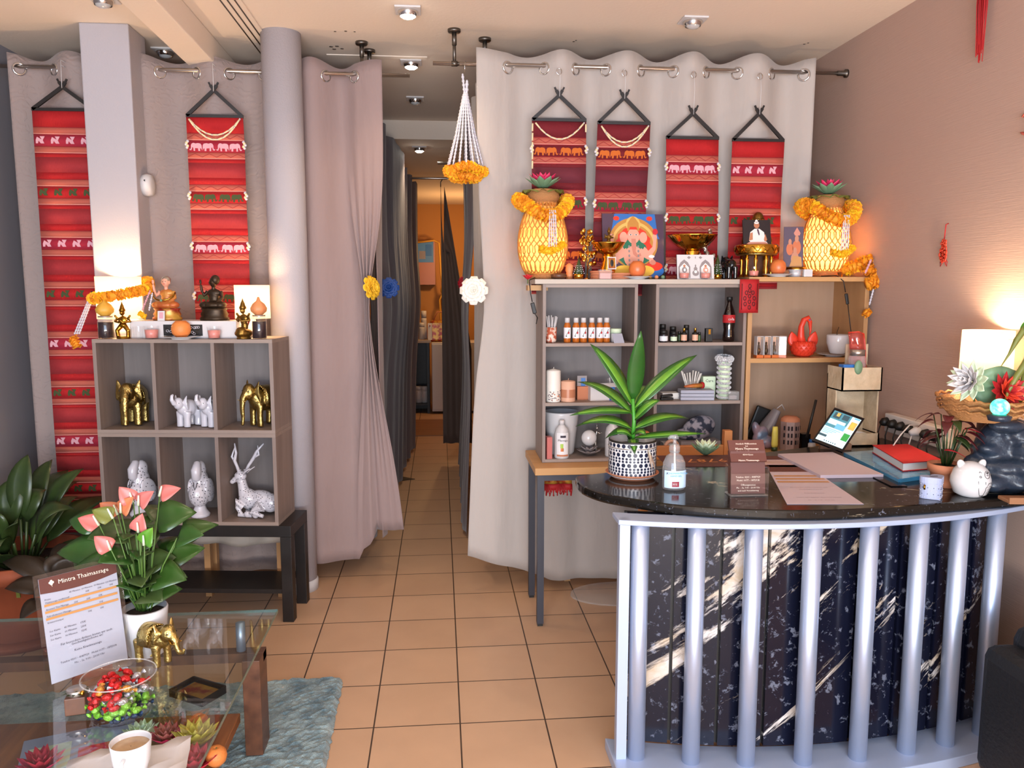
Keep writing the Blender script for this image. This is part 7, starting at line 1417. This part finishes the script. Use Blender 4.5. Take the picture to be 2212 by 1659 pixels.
# hanging garland in the passage
hp = PY(1005, 150, YRr-.02); t = thing('hanging_garland', 'tall white bud garland with marigold hem hanging from the right rod', 'garland', (hp.x, YRr-.012, RODZ)); k_ = YRr/F_PX
b = MB(); b.tube([(.004, .022, .012), (0, .01, .0125), (-.002, 0, -.005), (-.002, 0, -.04)], .0016, 'chrome', 6); b.build('hook', t)
zt = -(165-128)*k_; zb_ = -(345-128)*k_
b = MB()
for i in range(16):
    a = 2*PI*i/16; r0, r1 = .010, .085; p0 = Vector((r0*math.cos(a), r0*math.sin(a), zt-.06)); p1 = Vector((r1*.55*math.cos(a), r1*.55*math.sin(a), (zt+zb_)/2-.04)); p2 = Vector((r1*math.cos(a), r1*math.sin(a), zb_+.02)); bud_string(b, p0, p1, .0052, 'garland_white', 1.5); bud_string(b, p1, p2, .0056, 'garland_white', 1.5)
b.build('bud_strands', t)
b = MB(); bud_string(b, (-.012, 0, zt+.03), (-.002, 0, zt-.07), .007, 'garland_white', 1.2); bud_string(b, (.008, 0, zt), (.004, 0, zt-.08), .009, 'garland_white', 1.2); b.build('top_knot', t)
b = MB(); ruffle(b, [(.085*math.cos(a), .085*math.sin(a), zb_+.012*math.sin(3*a)) for a in [2*PI*i/20 for i in range(20)]], .026, 'marigold', 21, True, 1.2, 'marigold_y'); ruffle(b, [(.06*math.cos(a), .06*math.sin(a), zb_-.03) for a in [2*PI*i/16 for i in range(16)]], .024, 'marigold', 22, True, 1, 'marigold_y'); b.build('marigold_hem', t)
# flower tiebacks
def rose(px, py, Y, S, m, label, tilt=R(80), rz=0):
    t = thing('fabric_flower', label, 'flower', PY(px, py, Y)); b = MB(); b.T = Matrix.Rotation(rz, 4, 'Z') @ Matrix.Rotation(tilt, 4, 'X')
    for k_, (n, l_, w_2, ti) in enumerate(((8, 1, .95, 10), (8, .92, .9, 26), (7, .8, .8, 42), (6, .62, .7, 58), (5, .42, .5, 74), (4, .3, .35, 86))): petals(b, (0, 0, .003*k_), n, S*l_, S*w_2, R(ti), m, k_*.5, .15, 2)
    b.build('petals', t, solid=.001); MB().tube([(0, .01, 0), (.0, .05, 0)], .004, m).build('tie', t); return t
rose(800, 622, YLr-.10, .058, 'flower_yellow', 'yellow fabric flower tying back the rose curtain', rz=R(58)); rose(1024, 628, YRr-.09, .065, 'flower_white', 'large white fabric flower at the left edge of the cream curtain', rz=R(-12)); rose(840, 622, 4.42, .055, 'flower_blue', 'blue fabric flower tying the grey passage curtain'); rose(1005, 612, 5.9, .055, 'flower_red', 'red fabric flower half hidden behind the white one', rz=R(-20))
# ================================================================ back of the passage
t = thing('white_cabinet', 'low white cabinet at the end of the passage', 'cabinet', (-.10, 9.55, 0)); MB().bx((0, 0, .03), (.6, .5, .86), 'white').build('body', t, bevel=.004); MB().bx((.004, -.018, .06), (.42, 0, .84), 'white').build('door', t, bevel=.003); MB().bx((.13, -.026, .74), (.18, -.018, .75), 'steel_dark').build('handle', t)
t = thing('work_counter', 'dark open counter with a pale top at the end of the passage', 'counter', (-.75, 9.6, 0)); MB().bx((0, -.05, .86), (.64, .45, .89), 'board_pale').build('top', t); MB().bx((.0, .4, 0), (.62, .43, .86), 'blackwood').build('back_board', t); MB().bx((0, 0, 0), (.03, .4, .86), 'blackwood').build('side_panel', t); MB().bx((.59, 0, 0), (.62, .4, .86), 'blackwood').build('side_panel', t); MB().bx((.03, 0, .1), (.59, .4, .12), 'blackwood').build('shelf', t)
for i, (px, h, r, m) in enumerate(((905, .20, .04, 'white'), (918, .20, .04, 'white'))): small_jar(px, 9.7, .121, r, h, m, None, ['left', 'right'][i] + ' white bottle low inside the dark passage counter', 'white')
for px, h, r, m, lb in ((868, .22, .04, 'p_dark', 'dark bottle at the left of the back counter'), (880, .16, .035, 'p_grey', 'grey bottle on the back counter'), (895, .26, .04, 'p_dark', 'tall dark bottle on the back counter'), (911, .20, .035, 'white', 'white jar on the back counter'), (916, .34, .035, 'white', 'tall white paper roll on the back counter')): small_jar(px, 9.72 if h < .3 else 9.85, .891, r, h, m, None, lb, m)
simple('brown_box', 'brown cardboard box on the back counter', 'box', MB().bx((-.12, 0, 0), (.12, .12, .14), 'p_skinb'), at(902, 9.88, .891)); simple('phone_handset', 'pale handset with a red light on the counter end', 'phone', MB().bx((-.025, 0, 0), (.025, .04, .20), 'wax_white').ell((0, -.005, .17), .008, 'red_led' if 'red_led' in MATS else 'red', seg=8, rings=6), at(929, 9.6, .891))
t = thing('dark_red_bag', 'dark red bag sitting on the white cabinet', 'bag', at(954, 9.75, .861)); MB().bx((-.14, -.08, 0), (.12, .08, .26), 'robe_red').build('bag_body', t, bevel=.03); MB().tube([(-.1, 0, .25), (-.05, 0, .36), (.05, 0, .36), (.1, 0, .25)], .008, 'p_skinb', 6).build('handle', t)
t = thing('wall_cupboard', 'brown wall board with a glossy picture on the far wall', 'cupboard', (PY(868, 600, 10.2).x-.2, 10.2, PY(868, 615, 10.2).z)); MB().bx((0, 0, 0), (.62, .19, .54), 'p_skinb').build('body', t); MB().bx((.39, -.01, .28), (.60, 0, .54), 'scr_dark').bx((.42, -.014, .32), (.5, -.01, .42), 'p_grey').bx((.5, -.014, .36), (.58, -.01, .5), 'p_blue').build('picture', t)
t = thing('cord_bundle', 'yellowish cord bundle hanging right of the wall board', 'cord', (PY(945, 525, 10.1).x, 10.1, PY(945, 525, 10.1).z)); MB().tube([(-.3, 0, .0), (-.04, 0, .03), (.02, 0, 0), (.04, 0, -.4), (.07, 0, -.6), (.02, 0, -.7), (.04, 0, -1.2), (.12, 0, -1.5)], .012, 'garlic', 6).build('cord', t); MB().ell((.08, 0, -.58), (.05, .04, .07), 'garlic').build('knot', t)
t = thing('hanging_cloth', 'brown cloth hung by one corner on the right of the far passage', 'cloth', (.04, 6.9, 0)); P = []
for j in range(25):
    v = j/24; z = 2.36-2.2*v; wd_r = .03+.22*min(1, v*1.6); P.append([( -.02+wd_r*i/12, .02*math.sin(i*1.4)+.0*v, z - (.55*math.sin(PI*i/12)*max(0, 1-v*4) if v < .25 else 0)) for i in range(13)])
MB().grid(P, 'cloth_brown').build('cloth', t, solid=.003); MB().tube([(-.02, 0, 2.36), (-.02, 0, 2.40), (.0, 0, 2.43)], .004, 'steel_dark', 6).build('hook', t)
rod('curtain_rod', 'thin far rod with the brown hanging cloth across the back passage', (-.9, 6.9, 2.43), (.9, 6.9, 2.43)); tag(MB().tube([(0, 0, 0), (.35, 0, 0)], .012, 'steel', 10).build('short_rod', loc=PY(945, 352, 6.2)), 'short shiny rod end beyond the hanging garland', 'rod')
simple('door_mat', 'pale mat lying at the far end of the passage floor', 'mat', MB().bx((-.45, -.5, 0), (.32, .5, .008), 'tray_wood'), (-.1, 8.6, .0005)); simple('small_wedge', 'dark flat floor wedge beside the grey passage curtain', 'wedge', MB().prism([(0, 0), (.13, .05), (.0, .16)], .004, 'blackwood'), (-.34, 6.2, .0005))
simple('clear_tray', 'clear plastic tray on the floor under the cream curtain by the desk', 'tray', MB().prism(circ(0, 0, .25, 24, .15), .008, 'glass_milky'), (.88, 3.75, .0005)); simple('wooden_peg', 'short wooden furniture foot just behind the curtain hem', 'foot', MB().bx((-.016, -.016, 0), (.016, .016, .12), 'beech_v'), (PZ(1231, 1268, 0).x, PZ(1231, 1268, 0).y+.1, 0))
point('far_lamp', (.25, 9.3, 1.9), 14, (1, .55, .22), .06)
